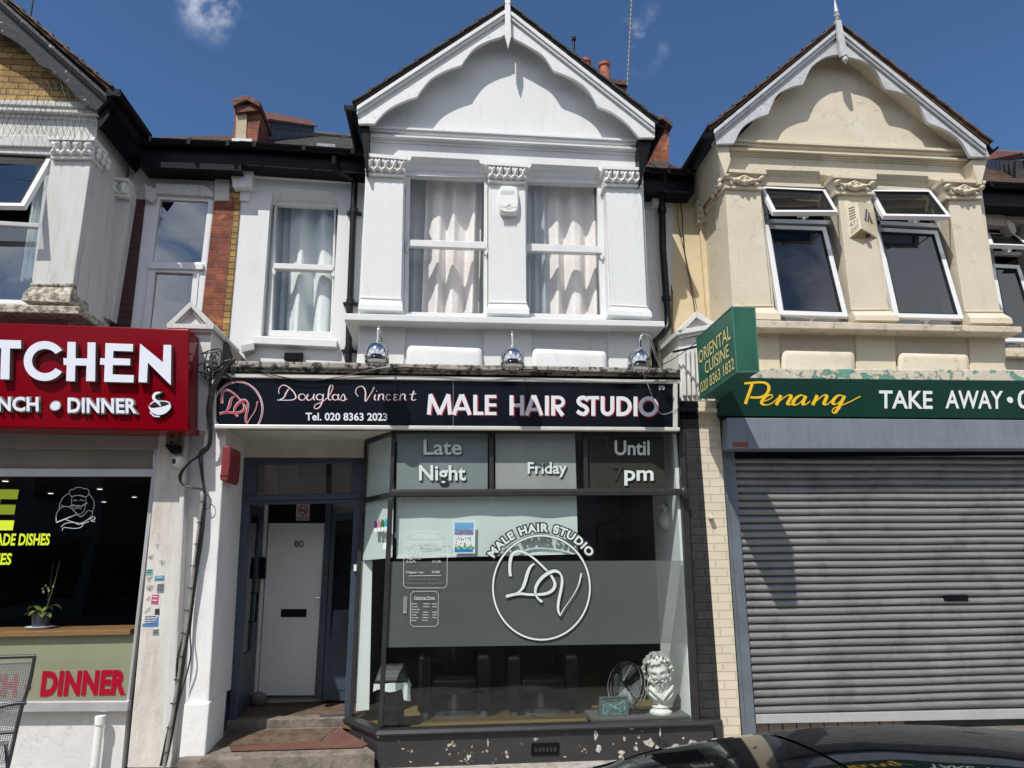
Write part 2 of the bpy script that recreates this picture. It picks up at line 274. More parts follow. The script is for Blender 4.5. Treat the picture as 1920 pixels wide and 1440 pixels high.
# ------------------------------------------------------------------ mesh helpers
class MB:
    def __init__(s): s.v = []; s.f = []
    def add(s, vs, fs):
        k = len(s.v); s.v += [tuple(x) for x in vs]; s.f += [tuple(i+k for i in f) for f in fs]; return s
    def poly(s, pts): return s.add(pts, [tuple(range(len(pts)))])
    def prism(s, pts, off):                      # closed prism: polygon + the same polygon moved by off
        n = len(pts); off = V(off); a = [V(p) for p in pts]; b = [p+off for p in a]
        return s.add(a+b, [tuple(range(n)), tuple(range(2*n-1, n-1, -1))] + [(i, (i+1) % n, n+(i+1) % n, n+i) for i in range(n)])
    def slab(s, px, Yf, Yb):                     # outline in photo pixels standing on plane Yf, going straight back to Yb
        return s.prism([P(x, y, Yf) for x, y in px], (0, Yb-Yf, 0))
    def rect(s, x0, y0, x1, y1, Yf, Yb): return s.slab([(x0, y0), (x1, y0), (x1, y1), (x0, y1)], Yf, Yb)
    def box(s, a, b):
        (x0, y0, z0), (x1, y1, z1) = a, b
        return s.prism([(x0, y0, z0), (x1, y0, z0), (x1, y0, z1), (x0, y0, z1)], (0, y1-y0, 0))
    def loft(s, rings, close=True, caps=True):
        n = len(rings[0]); vs = [p for r in rings for p in r]; fs = []
        for i in range(len(rings)-1):
            for j in range(n if close else n-1):
                fs.append((i*n+j, i*n+(j+1) % n, (i+1)*n+(j+1) % n, (i+1)*n+j))
        if caps and close: fs += [tuple(range(n-1, -1, -1)), tuple((len(rings)-1)*n+j for j in range(n))]
        return s.add(vs, fs)
    def tube(s, pts, r, n=8, radii=None):
        pts = [V(p) for p in pts]; rings = []; prev = None
        for i, p in enumerate(pts):
            d = (pts[min(i+1, len(pts)-1)]-pts[max(i-1, 0)]).normalized()
            u = prev if prev is not None else (V((0, 0, 1)) if abs(d.z) < .9 else V((1, 0, 0)))
            u = (u-d*u.dot(d))
            if u.length < 1e-6: u = V((1, 0, 0))-d*d.x
            u.normalize(); prev = u; q = d.cross(u); rr = radii[i] if radii else r
            rings.append([p+(u*cos(2*pi*k/n)+q*sin(2*pi*k/n))*rr for k in range(n)])
        return s.loft(rings)
    def lathe(s, c, prof, axis=(0, 0, 1), n=20):     # prof: (radius, distance along the axis)
        c = V(c); a = V(axis).normalized(); u = a.orthogonal().normalized(); q = a.cross(u)
        return s.loft([[c+a*h+(u*cos(2*pi*k/n)+q*sin(2*pi*k/n))*max(r, 1e-4) for k in range(n)] for r, h in prof])
    def ball(s, c, r, seg=10, rings=6, rot=None):
        c = V(c); r = (r, r, r) if isinstance(r, (int, float)) else r; R = rot or Matrix.Identity(3)
        rg = []
        for i in range(rings+1):
            t = pi*i/rings; rr = max(sin(t), 1e-3)
            rg.append([c+R @ V((r[0]*rr*cos(2*pi*k/seg), r[1]*rr*sin(2*pi*k/seg), r[2]*cos(t))) for k in range(seg)])
        return s.loft(rg)
    def holed(s, outer, holes, Yf, Yb):          # wall slab with openings (photo pixels on plane Yf)
        loops = [[P(x, y, Yf) for x, y in L] for L in [outer]+holes]
        s.holed3(loops, V((0, Yb-Yf, 0))); return s
    def holed3(s, loops, off):
        loops = [[V(p) for p in L] for L in loops]; flat = [p for L in loops for p in L]; n = len(flat)
        tris = tessellate_polygon(loops)
        fs = [tuple(t) for t in tris] + [tuple(i+n for i in reversed(t)) for t in tris]
        k = 0
        for L in loops:
            m_ = len(L); fs += [(k+i, k+(i+1) % m_, n+k+(i+1) % m_, n+k+i) for i in range(m_)]; k += m_
        return s.add(flat+[p+V(off) for p in flat], fs)
    def build(s, name, material, parent=None, smooth=False, bevel=0.0, label=None):
        me = bpy.data.meshes.new(name); me.from_pydata(s.v, [], s.f)
        bm = bmesh.new(); bm.from_mesh(me); bmesh.ops.recalc_face_normals(bm, faces=bm.faces); bm.to_mesh(me); bm.free()
        me.materials.append(material)
        o = bpy.data.objects.new(name, me); COL.objects.link(o)
        if smooth:
            for p in me.polygons: p.use_smooth = True
            me.set_sharp_from_angle(angle=rad(smooth if smooth > 1 else 40))
        if bevel:
            b = o.modifiers.new('bevel', 'BEVEL'); b.width = bevel; b.segments = 2; b.limit_method = 'ANGLE'; b.angle_limit = rad(35)
        if parent is not None:
            o.parent = parent
            if parent.type == 'EMPTY': o.matrix_parent_inverse = Matrix.Translation(-parent.location)
        if label: o['label'] = label
        return o
def tag(o, label, cat, group=None):
    o['label'] = label; o['category'] = cat
    if group: o['group'] = group
    return o
def thing(name, label, cat, loc, group=None):
    o = bpy.data.objects.new(name, None); COL.objects.link(o); o.location = loc; o.empty_display_size = .2
    return tag(o, label, cat, group)
def lerp(a, b, t): return a+(b-a)*t
def quad_inset(c, b):      # TL,TR,BR,BL corners moved inwards by b metres (b = number or (left,top,right,bottom))
    TL, TR, BR, BL = [V(p) for p in c]; b = (b,)*4 if isinstance(b, (int, float)) else b
    w1 = (TR-TL).length; h1 = (BL-TL).length
    def bil(u, v): return lerp(lerp(TL, TR, u), lerp(BL, BR, u), v)
    l, t, r, bo = b[0]/w1, b[1]/h1, 1-b[2]/w1, 1-b[3]/h1
    return [bil(l, t), bil(r, t), bil(r, bo), bil(l, bo)]
def frame3(mb, c, b, thick, out=None):     # rectangular frame, border b, depth thick (positive = away from the street)
    c = [V(p) for p in c]; nrm = (c[1]-c[0]).cross(c[3]-c[0]).normalized()
    if nrm.y < 0: nrm = -nrm
    inn = quad_inset(c, b); mb.holed3([c, inn], nrm*thick); return inn, nrm
def q4(x0, y0, x1, y1, x2, y2, x3, y3): return [(x0, y0), (x1, y1), (x2, y2), (x3, y3)]
def smoothpath(pts, n=6):
    pts = [tuple(map(float, p)) for p in pts]; out = []
    for i in range(len(pts)-1):
        p0 = pts[max(i-1, 0)]; p1 = pts[i]; p2 = pts[i+1]; p3 = pts[min(i+2, len(pts)-1)]
        for k in range(n):
            t = k/n
            out.append(tuple(.5*((2*b)+(-a+c)*t+(2*a-5*b+4*c-d)*t*t+(-a+3*b-3*c+d)*t**3) for a, b, c, d in zip(p0, p1, p2, p3)))
    out.append(pts[-1]); return out
# flat lettering made of pen strokes; coordinates pass through place(x, y, depth) -> 3D
def stroke(mb, pts, width, place, d0=0.0, thick=.002, nib=None, taper=False):
    """ribbon of given width (same units as pts); nib=(wmin,wmax,angle) gives a broad-pen stroke; climbs a hair along its length so crossings never coincide"""
    n = len(pts); L = []; R = []; wid = None
    if nib and nib[0] == 'point':       # pointed pen: broad going down, fine going up
        raw = []
        for i in range(n):
            a = pts[max(i-1, 0)]; b = pts[min(i+1, n-1)]; l = math.hypot(b[0]-a[0], b[1]-a[1]) or 1; raw.append(max(0, (b[1]-a[1])/l))
        wid = [nib[1]+(nib[2]-nib[1])*sum(raw[max(0, i-2):i+3])/len(raw[max(0, i-2):i+3]) for i in range(n)]; nib = None
    for i, (x, y) in enumerate(pts):
        a = pts[max(i-1, 0)]; b = pts[min(i+1, n-1)]; dx, dy = b[0]-a[0], b[1]-a[1]; l = math.hypot(dx, dy) or 1
        nx, ny = -dy/l, dx/l; wd = width
        if nib:
            ang = math.atan2(dy, dx)-nib[2]; wd = nib[0]+(nib[1]-nib[0])*abs(sin(ang))
        if wid: wd = wid[i]
        if taper: wd *= .35+.65*min(1, 4*i/n, 4*(n-1-i)/n)
        L.append((x+nx*wd/2, y+ny*wd/2)); R.append((x-nx*wd/2, y-ny*wd/2))
    vs = []; 
    for i in range(n):
        d = d0+i*.00004
        vs += [place(*L[i], d+thick), place(*R[i], d+thick)]
    fs = [(2*i, 2*i+1, 2*i+3, 2*i+2) for i in range(n-1)]
    mb.add(vs, fs); return mb
def crop_place(ox, oy, k, Y):         # pixel place on plane Y, d = proud of it
    return lambda x, y, d=0.0: P(ox+x/k, oy+y/k, Y)+V((0, -d, 0))
_font = {}
def lintel_outline(a, b, c, d): return [a, (a[0]+5, b[1]+8), (b[0]-2, b[1]+6), b, c, (c[0]+2, c[1]+6), (d[0]-5, c[1]+9), d]
def lintel(parent, a, b, c, d, Y, depth, m, e=7):
    """shouldered lintel: sloping soffit from the outline in the wall face back to the window head"""
    o = lintel_outline(a, b, c, d); n = len(o); mb = MB()
    F = [P(x, y, Y) for x, y in o]; L_, R_ = P(a[0], a[1]+e, Y+depth), P(d[0], d[1]+e, Y+depth)
    B = [lerp(L_, R_, (x-a[0])/(d[0]-a[0])) for x, y in o]
    mb.loft([F, [lerp(f, b_, .3)+V((0, .01, .008)) for f, b_ in zip(F, B)], [lerp(f, b_, .34)+V((0, .03, .0)) for f, b_ in zip(F, B)], B], close=False)
    mb.prism([L_+V((0, -.03, -.012)), R_+V((0, -.03, -.012)), R_+V((0, -.03, .03)), L_+V((0, -.03, .03))], (0, .06, 0))
    return mb.build('window_lintel', m, parent)
def glyphs(body, offset=0.0, shear=0.0, spacing=1.0, extrude=0.0, word=1.0):
    key = (body, offset, shear, spacing, extrude, word)
    if key in _font: return _font[key]
    cu = bpy.data.curves.new('lettering', 'FONT'); cu.body = body; cu.size = 1; cu.offset = offset; cu.shear = shear; cu.space_character = spacing; cu.space_word = word
    cu.extrude = extrude; cu.resolution_u = 3
    o = bpy.data.objects.new('lettering', cu); COL.objects.link(o)
    me = bpy.data.meshes.new_from_object(o.evaluated_get(bpy.context.evaluated_depsgraph_get()))
    r = ([v.co.copy() for v in me.vertices], [tuple(p.vertices) for p in me.polygons])
    bpy.data.objects.remove(o); bpy.data.curves.remove(cu); bpy.data.meshes.remove(me)
    _font[key] = r; return r
CAPH = None
def text(mb, body, a, b, h, offset=0.0, shear=0.0, spacing=1.0, depth=0.0, base=0.0, grow=0.0, word=1.0):
    """lettering with its baseline from point a to point b (3D), cap height vector h (3D); base = distance proud of the sheet"""
    global CAPH
    if CAPH is None: vs, _ = glyphs('H'); CAPH = max(v.y for v in vs)
    vs, fs = glyphs(body, offset, shear, spacing, depth and 1.0 or 0.0, word)
    vs0, _ = glyphs(body, 0.0, shear, spacing, 0.0, word)
    x0 = min(v.x for v in vs0); x1 = max(v.x for v in vs0)
    a, b, h = V(a), V(b), V(h); u = (b-a)/(x1-x0); vv = h/CAPH; nn = u.cross(vv).normalized()
    mb.add([a+u*(v.x-x0)+vv*v.y+nn*(base+(v.z+1)*.5*depth if depth else base) for v in vs], fs); return mb
def ptext(mb, body, x0, y0, x1, y1, cap, Y, **k):      # same, from photo pixels on the plane Y
    a = P(x0, y0, Y); b = P(x1, y1, Y); h = P(x0, y0-cap, Y)-a; h.y = 0
    return text(mb, body, a, b, h, **k)
def arc(cx, cy, rx, ry, a0, a1, n=40): return [(cx+rx*cos(a0+(a1-a0)*i/n), cy-ry*sin(a0+(a1-a0)*i/n)) for i in range(n+1)]
# ------------------------------------------------------------------ depths (metres along the street normal; the bay piers stand at 0)
YP, YG, YB, YS, YF, YW, YSB, YD = 0.0, .06, -.15, -.19, -.30, -.18, .80, .47
def base_at(px, py, Y): p = P(px, py, Y); return (p.x, p.y, 0)

# ------------------------------------------------------------------ ground
def struct(name, mb, m):
    o = mb.build(name, m); o['kind'] = 'structure'; return o
KERBY = -3.75; ROADZ = -.115
struct('pavement', MB().box((-40, KERBY+.13, -.2), (40, 9, 0)), PAVING)
struct('kerb', MB().box((-40, KERBY, -.25), (40, KERBY+.128, .003)), mat('kerb_stone', (.30, .29, .27), .8, var=.15, vscale=6, bump=.2))
struct('road', MB().box((-400, -300, -.4), (400, KERBY-.002, ROADZ)), ASPHALT)
struct('ground', MB().box((-600, -600, -.6), (600, 600, -.45)), mat('far_ground', (.12, .12, .10), .9))
struct('opposite_pavement', MB().box((-60, -17.0, -.39), (60, -14.6, 0)), PAVING)

# ------------------------------------------------------------------ house shells
white = thing('white_house', 'white painted shop house in the middle with a scalloped gable over two curtained sash windows', 'house', base_at(950, 1400, .3))
cream = thing('cream_house', 'cream painted shop house with a scalloped grey gable board above open white casement windows', 'house', base_at(1700, 1380, .3))
left = thing('brick_gabled_house', 'old white and brick house with a peeling black gable board above the red shop sign', 'house', base_at(100, 1420, .3))

def ellip_arc(pts, n=8): return smoothpath(pts, n)
def capital(parent, box, Y, m, leaves=5, side=None, wrap=None, scroll=False):
    """carved capital: abacus, leaves or a scroll garland, necking bead"""
    (x0, y0), (x1, y1), (x2, y2), (x3, y3) = box
    mb = MB()
    A, B, C_, D = [P(*p, Y) for p in box]; hgt = (A-D).length; wid = (B-A).length
    dep = .30
    def at(u, v, d=0): return lerp(lerp(A, B, u), lerp(D, C_, u), v)+V((0, -d, 0))
    mb.prism([at(-.03, 0, .07), at(1.03, 0, .07), at(1.03, .17, .07), at(-.03, .17, .07)], (0, dep, 0))
    mb.prism([at(-.01, .17, .045), at(1.01, .17, .045), at(1.0, .25, .02), at(0, .25, .02)], (0, dep-.03, 0))
    mb.prism([at(.02, .25, .02), at(.98, .25, .02), at(.98, .9, .02), at(.02, .9, .02)], (0, dep-.05, 0))
    mb.prism([at(-.01, .88, .03), at(1.01, .88, .03), at(1.01, 1, .03), at(-.01, 1, .03)], (0, dep-.06, 0))
    if not scroll:
        for i in range(leaves):
            u = (i+.5)/leaves; cw = wid/leaves
            for sgn in (-1, 1):
                R = Matrix.Rotation(sgn*.55*(1 if i % 2 == 0 else .5), 3, 'Y')
                mb.ball(at(u+sgn*.028, .40, .035), (cw*.27, .05, hgt*.21), 8, 6, R)
                mb.ball(at(u+sgn*.035, .70, .025), (cw*.30, .045, hgt*.19), 8, 6, Matrix.Rotation(-sgn*.9, 3, 'Y'))
            mb.ball(at(u, .58, .045), (cw*.17, .045, hgt*.2), 8, 6)
            if i: mb.ball(at(i/leaves, .78, .02), (cw*.2, .035, hgt*.14), 8, 6)
    else:
        top = [at(u, .40+.17*abs(sin(u*2*pi))**1.2-.10*(1-abs(2*u-1)), .05) for u in [i/24 for i in range(25)]]
        mb.tube(top, hgt*.06, 7)
        for u in (.06, .94): mb.ball(at(u, .42, .05), (wid*.07, .045, hgt*.14), 10, 6); mb.ball(at(u, .42, .09), (wid*.03, .02, hgt*.06), 8, 6)
        for k in range(7):
            u = .26+.08*k; mb.ball(at(u, .60+.12*(1-abs(k-3)/3), .04+.02*(k % 2)), (wid*.055, .045, hgt*(.13+.04*(3-abs(k-3))/3)), 8, 6, Matrix.Rotation((k-3)*.3, 3, 'Y'))
        mb.ball(at(.5, .52, .065), (wid*.05, .03, hgt*.09), 8, 6)
        for u in (.16, .84): mb.ball(at(u, .74, .02), (wid*.09, .03, hgt*.09), 8, 6, Matrix.Rotation(.6 if u < .5 else -.6, 3, 'Y'))
    if side:       # the same capital returned along a visible side wall: side = +1 (right face) or -1 (left face), with depth
        sg, sd_ = side; e = 1.0 if sg > 0 else 0.0
        for i in range(3):
            for vv, rr in ((.42, .19), (.70, .15)):
                c = at(e, vv)+V((sg*.02, sd_*(i+.5)/3, 0)); mb.ball(c, (.03, sd_*.13, hgt*rr), 8, 6, Matrix.Rotation((i-1)*.5, 3, 'X'))
    return mb.build('capital', m, parent, smooth=50)
def pier(parent, shaft, basep, cap, Y, m, mo, back=.35, side=None, scroll=False, leaves=5, footm=None):
    """pilaster: shaft, flared foot with bead, carved capital. corners TL,TR,BR,BL in pixels on plane Y"""
    mb = MB().slab(shaft, Y, Y+back)
    p = mb.build('pier', m, parent, bevel=.006)
    b = MB()
    (x3, y3), (x2, y2) = shaft[3], shaft[2]
    TL, TR, BR, BL = [P(*q, Y) for q in (shaft[3], shaft[2], basep[2], basep[3])]
    h = (TL-BL).length
    def ring(pl, pr, d): return [pl+V((0, -d, 0)), pr+V((0, -d, 0)), pr+V((0, back, 0)), pl+V((0, back, 0))]
    out = BL.x-TL.x, BR.x-TR.x
    lv = [(0.0, .022), (.10, .024), (.18, .012), (.20, .02), (.42, .05), (.6, .075), (.62, .08), (1.0, .085)]
    rings = []
    for t, d in lv:
        k = min(1, max(0, d/.085)); l_ = lerp(TL, BL, t); r_ = lerp(TR, BR, t)
        l_.x = TL.x+out[0]*k; r_.x = TR.x+out[1]*k
        rings.append(ring(l_, r_, d))
    b.loft(rings).build('plinth', footm or m, p, bevel=.004)
    c = capital(p, cap, Y-.01, mo, leaves=leaves, side=side, scroll=scroll)
    return p
def sash_window(parent, outer, g1, g2, rail, Y, label=None, sill=None):
    """box sash: frame with two openings, panes, meeting rail with horns"""
    fr = MB().holed(outer, [g1, g2], Y, Y+.07)
    f = fr.build('window', WHITEWOOD, parent, bevel=.003, label=label)
    MB().slab(rail, Y-.045, Y+.01).build('meeting_rail', WHITEWOOD, f, bevel=.004)
    for g, dy in ((g1, .035), (g2, .02)):
        MB().poly([P(x, y, Y)+V((0, dy, 0)) for x, y in g]).build('pane', GLASSSASH, f)
    for i, x in ((3, rail[3]), (2, rail[2])):
        px, py = x; MB().slab(smoothpath([(px-3, py), (px+3, py), (px+3, py+7), (px+1, py+12), (px-2, py+9), (px-3, py)], 2)[:-1], Y-.03, Y+.005).build('sash_horn', WHITEWOOD, f)
    return f
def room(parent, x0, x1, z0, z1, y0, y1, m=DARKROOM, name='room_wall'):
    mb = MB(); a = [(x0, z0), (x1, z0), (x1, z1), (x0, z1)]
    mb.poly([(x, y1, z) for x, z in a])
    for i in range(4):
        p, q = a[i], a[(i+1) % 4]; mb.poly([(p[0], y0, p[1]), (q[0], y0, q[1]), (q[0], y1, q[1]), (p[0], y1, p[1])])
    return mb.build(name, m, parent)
def curtain(name, label, px, Y, m, waves, amp=.045, phase=0.0, group=None, gather=1.0, cat='curtain'):
    """hanging cloth with vertical folds: px = TL,TR,BR,BL"""
    TL, TR, BR, BL = [P(x, y, Y) for x, y in px]; nu, nv = 110, 26; vs = []
    for j in range(nv+1):
        v = j/nv
        for i in range(nu+1):
            u = i/nu; p = lerp(lerp(TL, TR, u), lerp(BL, BR, u), v)
            a = amp*(.55+.6*v)*(sin(2*pi*waves*(u+.012*sin(5*v+phase))+phase)+.35*sin(2*pi*waves*1.7*u+2*phase+v)+.2*sin(2*pi*waves*.5*u+phase*3))
            vs.append(p+V((0, a, 0)))
    k = nu+1
    o = MB().add(vs, [(j*k+i, j*k+i+1, (j+1)*k+i+1, (j+1)*k+i) for j in range(nv) for i in range(nu)]).build(name, m, smooth=60)
    return tag(o, label, cat, group)
def barge(parent, left_pts, right_pts, apexL, apexR, Y, m, rakeL, rakeR, name='barge_board'):
    """scalloped barge board: *_pts inner edge from eave to apex; rake* outer edge from eave to apex (pixels)"""
    for inner, outer in ((left_pts, rakeL), (right_pts, rakeR)):
        o = MB().slab(outer+list(reversed(inner)), Y, Y+.04).build(name, m, parent, bevel=.004)
        (ax, ay), (bx, by) = outer[0], outer[-1]
        def band(off0, off1):            # strip parallel to the outer edge, between two offsets in pixels below it
            return [(ax, ay+off0), (bx, by+off0), (bx, by+off1), (ax, ay+off1)]
        MB().slab(band(0, 16), Y-.03, Y-.002).build('moulding', m, o, bevel=.003)
        MB().slab(band(1, 8), Y-.05, Y-.031).build('moulding', m, o, bevel=.003)
def gable_roof(parent, eaveL, apex, eaveR, Yfront, Yback, m, thick=.05, tiles=None, tilemat=None):
    """two slopes running back from the verge; tile ends stand along the verge"""
    for e, nm in ((eaveL, 0), (eaveR, 1)):
        a = P(*e, Yfront); b = P(*apex, Yfront); d = (b-a).normalized(); nrm = V((-d.z, 0, d.x)); nrm = nrm if nrm.z > 0 else -nrm
        mb = MB().prism([a, b, b+nrm*thick, a+nrm*thick], (0, Yback-Yfront, 0))
        L = (b-a).length; k = int(L/.20)
        for i in range(k):
            s0 = a+d*(L*i/k)+nrm*(thick+.002); s1 = a+d*(L*(i+1.12)/k)+nrm*(thick+.002)
            if i == k-1: s1 = b+nrm*(thick+.002)
            for j in range(14):
                y0 = Yfront-.03+j*.17+(.085 if i % 2 and j else 0)
                mb.prism([s0+nrm*.012+V((0, y0-a.y, 0)), s1+V((0, y0-a.y, 0)), s1+nrm*.012+V((0, y0-a.y, 0)), s0+nrm*.034+V((0, y0-a.y, 0))], (0, .166, 0))
        mb.build('roof_slope', tilemat or m, parent)
def half_round(mb, p0, p1, r):           # gutter: an open trough from p0 to p1 with a thick wall
    p0, p1 = V(p0), V(p1); d = (p1-p0).normalized(); u = d.cross(V((0, 0, 1))).normalized(); up = u.cross(d)
    def ring(c): return [c+u*(r*cos(pi+pi*k/8))+up*(r*sin(pi+pi*k/8)) for k in range(9)]+[c+u*((r-.008)*cos(-pi*k/8))+up*((r-.008)*sin(-pi*k/8)) for k in range(9)]
    mb.loft([ring(p0), ring(p1)])

# ================================================================== WHITE HOUSE
# set-back wall with its window
lin0 = ((506, 390), (524, 352), (617, 359), (634, 396))
win0 = lintel_outline(*lin0)+[(621, 634), (489, 630)]
MB().holed([(474, 300), (735, 300), (725, 760), (424, 760), (428, 640), (452, 345)], [win0], YSB, YSB+.25).build('wall', WHITE, white)
MB().slab([(430, 309), (474, 309), (471, 349), (436, 351)], YSB-.13, YSB+.2).build('corbel', WHITE, white, bevel=.01)
MB().slab([(450, 351), (471, 349), (466, 377), (449, 376)], YSB-.03, YSB+.2).build('corbel_tail', WHITE, white, bevel=.01)
MB().slab([(472, 318), (700, 330), (700, 345), (470, 331)], YSB-.035, YSB+.02).build('frieze_band', WHITE, white, bevel=.008)
lintel(white, *lin0, YSB, .11, WHITE, e=-6)
sash_window(white, q4(516, 372, 630, 379, 623, 634, 500, 630), q4(519, 384, 627, 390, 623, 497, 514, 494), q4(513, 505, 623.5, 508, 619, 622, 509, 619), q4(514, 493, 624, 497, 624, 507, 513, 503), YSB+.10)
MB().slab([(474, 630), (632, 637), (631, 651), (474, 644)], YSB-.09, YSB+.2).build('window_sill', WHITE, white, bevel=.008)
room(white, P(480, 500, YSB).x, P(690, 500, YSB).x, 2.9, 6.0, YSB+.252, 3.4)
curtain('lace_curtain', 'pale lace curtain in the narrow sash window beside the black downpipe', q4(545, 380, 640, 386, 632, 632, 535, 628), YSB+.30, CURTAINB, 1.9, .10, 2.2)
curtain('sheer_curtain', 'thin blue grey curtain edge at the left of the narrow sash window', q4(512, 380, 552, 383, 540, 628, 500, 625), YSB+.36, SHEER, 2.5, .03, 1)
MB().slab([(1195, 338), (1262, 340), (1262, 760), (1205, 760)], YSB, YSB+.25).build('wall', WHITE, white)
# bay front: frieze, gable, apron
bay_top = [(690, 238), (950, 70), (1201, 262)]
linl = ((759, 322), (772, 293), (898, 299.5), (916, 327)); linr = ((985, 334), (997, 307), (1121, 313), (1134, 338))
wl = lintel_outline(*linl)+[(917, 592), (755, 588)]; wr = lintel_outline(*linr)+[(1141, 598), (985, 594)]
lintel(white, *linl, YG, .13, WHITE); lintel(white, *linr, YG, .13, WHITE)
MB().holed([(678, 230), (950, 40), (1214, 252), (1205, 340), (1216, 600), (672, 594), (688, 320)], [wl, wr], YG, YG+.22).build('gable_wall', WHITE, white)
MB().slab([(672, 588), (686, 318), (690, 318), (676, 588)], YG+.001, YSB+.1).build('bay_side_wall', WHITE, white)
MB().slab([(1205, 318), (1201, 318), (1212, 596), (1217, 596)], YG+.001, YSB+.1).build('bay_side_wall', WHITE, white)
MB().slab([(676, 596), (1216, 610), (1219, 720), (668, 720)], YP+.02, YSB).build('apron_wall', WHITE, white)
for q in ([(674, 600), (762, 603), (757, 686), (668, 684)], [(907, 606), (998, 609), (998, 690), (905, 688)], [(1138, 612), (1215, 614), (1220, 692), (1142, 692)]):
    MB().slab(q, YP-.005, YP+.05).build('apron_pier', WHITE, white, bevel=.012)
def cushion(parent, x0, y0, x1, y1, m):
    """raised apron panel with soft rounded shoulders; (x0, y0)-(x1, y1) = its top corners, 48 px high"""
    def ring(g, Y, drop):
        o = [(x0+4, y0), (x1-4, y1), (x1+1, y1+3), (x1+3, y1+12), (x1+3, y1+46), (x0-4, y0+46), (x0-4, y0+12), (x0-1, y0+3)]; cx = (x0+x1)/2; cy = (y0+y1)/2+24
        return [P(x+(g if x < cx else -g), y+(g*1.1 if y < cy else 0), Y) for x, y in o]
    return MB().loft([ring(9, YP-.085, 0), ring(4, YP-.078, 0), ring(1, YP-.055, 0), ring(0, YP-.02, 0), ring(0, YP+.03, 0)]).build('apron_panel', m, parent, smooth=70)
cushion(white, 766, 647, 902, 652, WHITE); cushion(white, 1001, 653, 1135, 658, WHITE)
MB().slab([(646, 587), (1246, 602), (1247, 613), (645, 600)], YS, YSB).build('bay_sill', WHITE, white, bevel=.008)
# cornice between gable and frieze, in stepped mouldings
for (ya, yb), d in (((235, 239), .075), ((239, 246), .055), ((246, 250.5), .035), ((250.5, 253.5), .075), ((253.5, 258), .04), ((258, 264), .02)):
    MB().slab([(694, ya), (1197, ya+24+2), (1197.5, yb+24+2), (694, yb)], YG-d, YG+.02).build('cornice', WHITE, white, bevel=.003)
pier(white, q4(687, 327, 757, 331, 752, 560, 678, 557), q4(678, 557, 752, 560, 756, 588, 673, 585), q4(686, 293, 762, 300, 759, 333, 687, 330), YP, WHITE, ORNAMENT)
pier(white, q4(917, 343, 985, 346, 987, 567, 917, 566), q4(917, 566, 987, 567, 991, 594, 913, 592), q4(914, 309, 987, 314, 985, 346, 916, 343), YP, WHITE, ORNAMENT)
pier(white, q4(1136, 351, 1203, 350, 1213, 575, 1146, 571), q4(1146, 571, 1213, 575, 1219, 599, 1139, 595), q4(1131, 317, 1204, 320, 1204, 352, 1133, 350), YP, WHITE, ORNAMENT)
sash_window(white, q4(761, 322, 914, 330, 914, 592, 757, 588), q4(769, 331, 908, 338, 907.5, 453, 767, 449), q4(766.5, 461, 908, 466, 906.5, 588, 765, 584.5), q4(765, 449, 910, 454, 911, 466, 763, 461), YG+.12)
sash_window(white, q4(985, 336, 1131, 343, 1140, 598, 984, 594), q4(989, 343, 1120, 347, 1122, 462, 987.5, 457), q4(987, 471, 1123, 474.5, 1127, 590, 987, 587), q4(986, 456, 1126, 461, 1128, 474, 986, 470), YG+.12)
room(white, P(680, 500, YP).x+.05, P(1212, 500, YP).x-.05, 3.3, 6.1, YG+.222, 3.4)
curtain('lace_curtain', 'cream lace curtain in the left sash window of the white bay, falling in deep folds', q4(800, 320, 905, 326, 898, 592, 790, 590), YG+.36, CURTAIN, 3.1, .058, .4)
curtain('lace_curtain', 'cream lace curtain in the right sash window of the white bay', q4(1022, 335, 1118, 340, 1124, 600, 1026, 596), YG+.36, CURTAIN, 2.6, .058, 1.9)
curtain('sheer_curtain', 'plain grey sheer hanging behind the left bay window', q4(755, 320, 922, 326, 916, 592, 745, 590), YG+.46, SHEER, 5, .02, .3)
curtain('sheer_curtain', 'pale blue curtain strip at the left edge of the right bay window', q4(982, 330, 1024, 332, 1028, 597, 980, 595), YG+.30, SHEER, 3, .03, .9)
# gable boards, roof
rakeL = [(669, 198), (947, 17)]; rakeR = [(1228, 231), (955, 17)]
inL = smoothpath([(672, 232), (700, 232)], 2)+smoothpath([(702, 232), (724, 208), (752, 192), (783, 181)], 5)+smoothpath([(785, 176), (806, 150), (834, 133), (866, 122)], 5)+smoothpath([(869, 116), (888, 92), (912, 78), (940, 69)], 5)+[(944, 66), (948, 66)]
inR = smoothpath([(1228, 258), (1200, 258)], 2)+smoothpath([(1197, 256), (1176, 232), (1150, 212), (1122, 200)], 5)+smoothpath([(1119, 196), (1102, 168), (1076, 148), (1040, 133)], 5)+smoothpath([(1036, 130), (1018, 104), (990, 86), (964, 72)], 5)+[(960, 66), (954, 66)]
barge(white, inL, inR, None, None, YB, WHITEWOOD, rakeL, rakeR)
gable_roof(white, (666, 197), (951, 13), (1232, 231), YB-.035, 3.0, SLATE, thick=.02)
bs = MB()
bs.slab([(672, 212), (948, 34), (951, 34), (951, 40), (676, 218)], YB+.042, YG); bs.slab([(1226, 244), (957, 34), (952, 34), (952, 40), (1222, 250)], YB+.042, YG)
bs.build('verge_soffit', WHITE, white)
MB().slab([(947, -14), (956.5, -14), (958.5, 68), (953, 90), (947, 68)], YB-.065, YB-.032).build('finial', WHITEWOOD, white, bevel=.004)
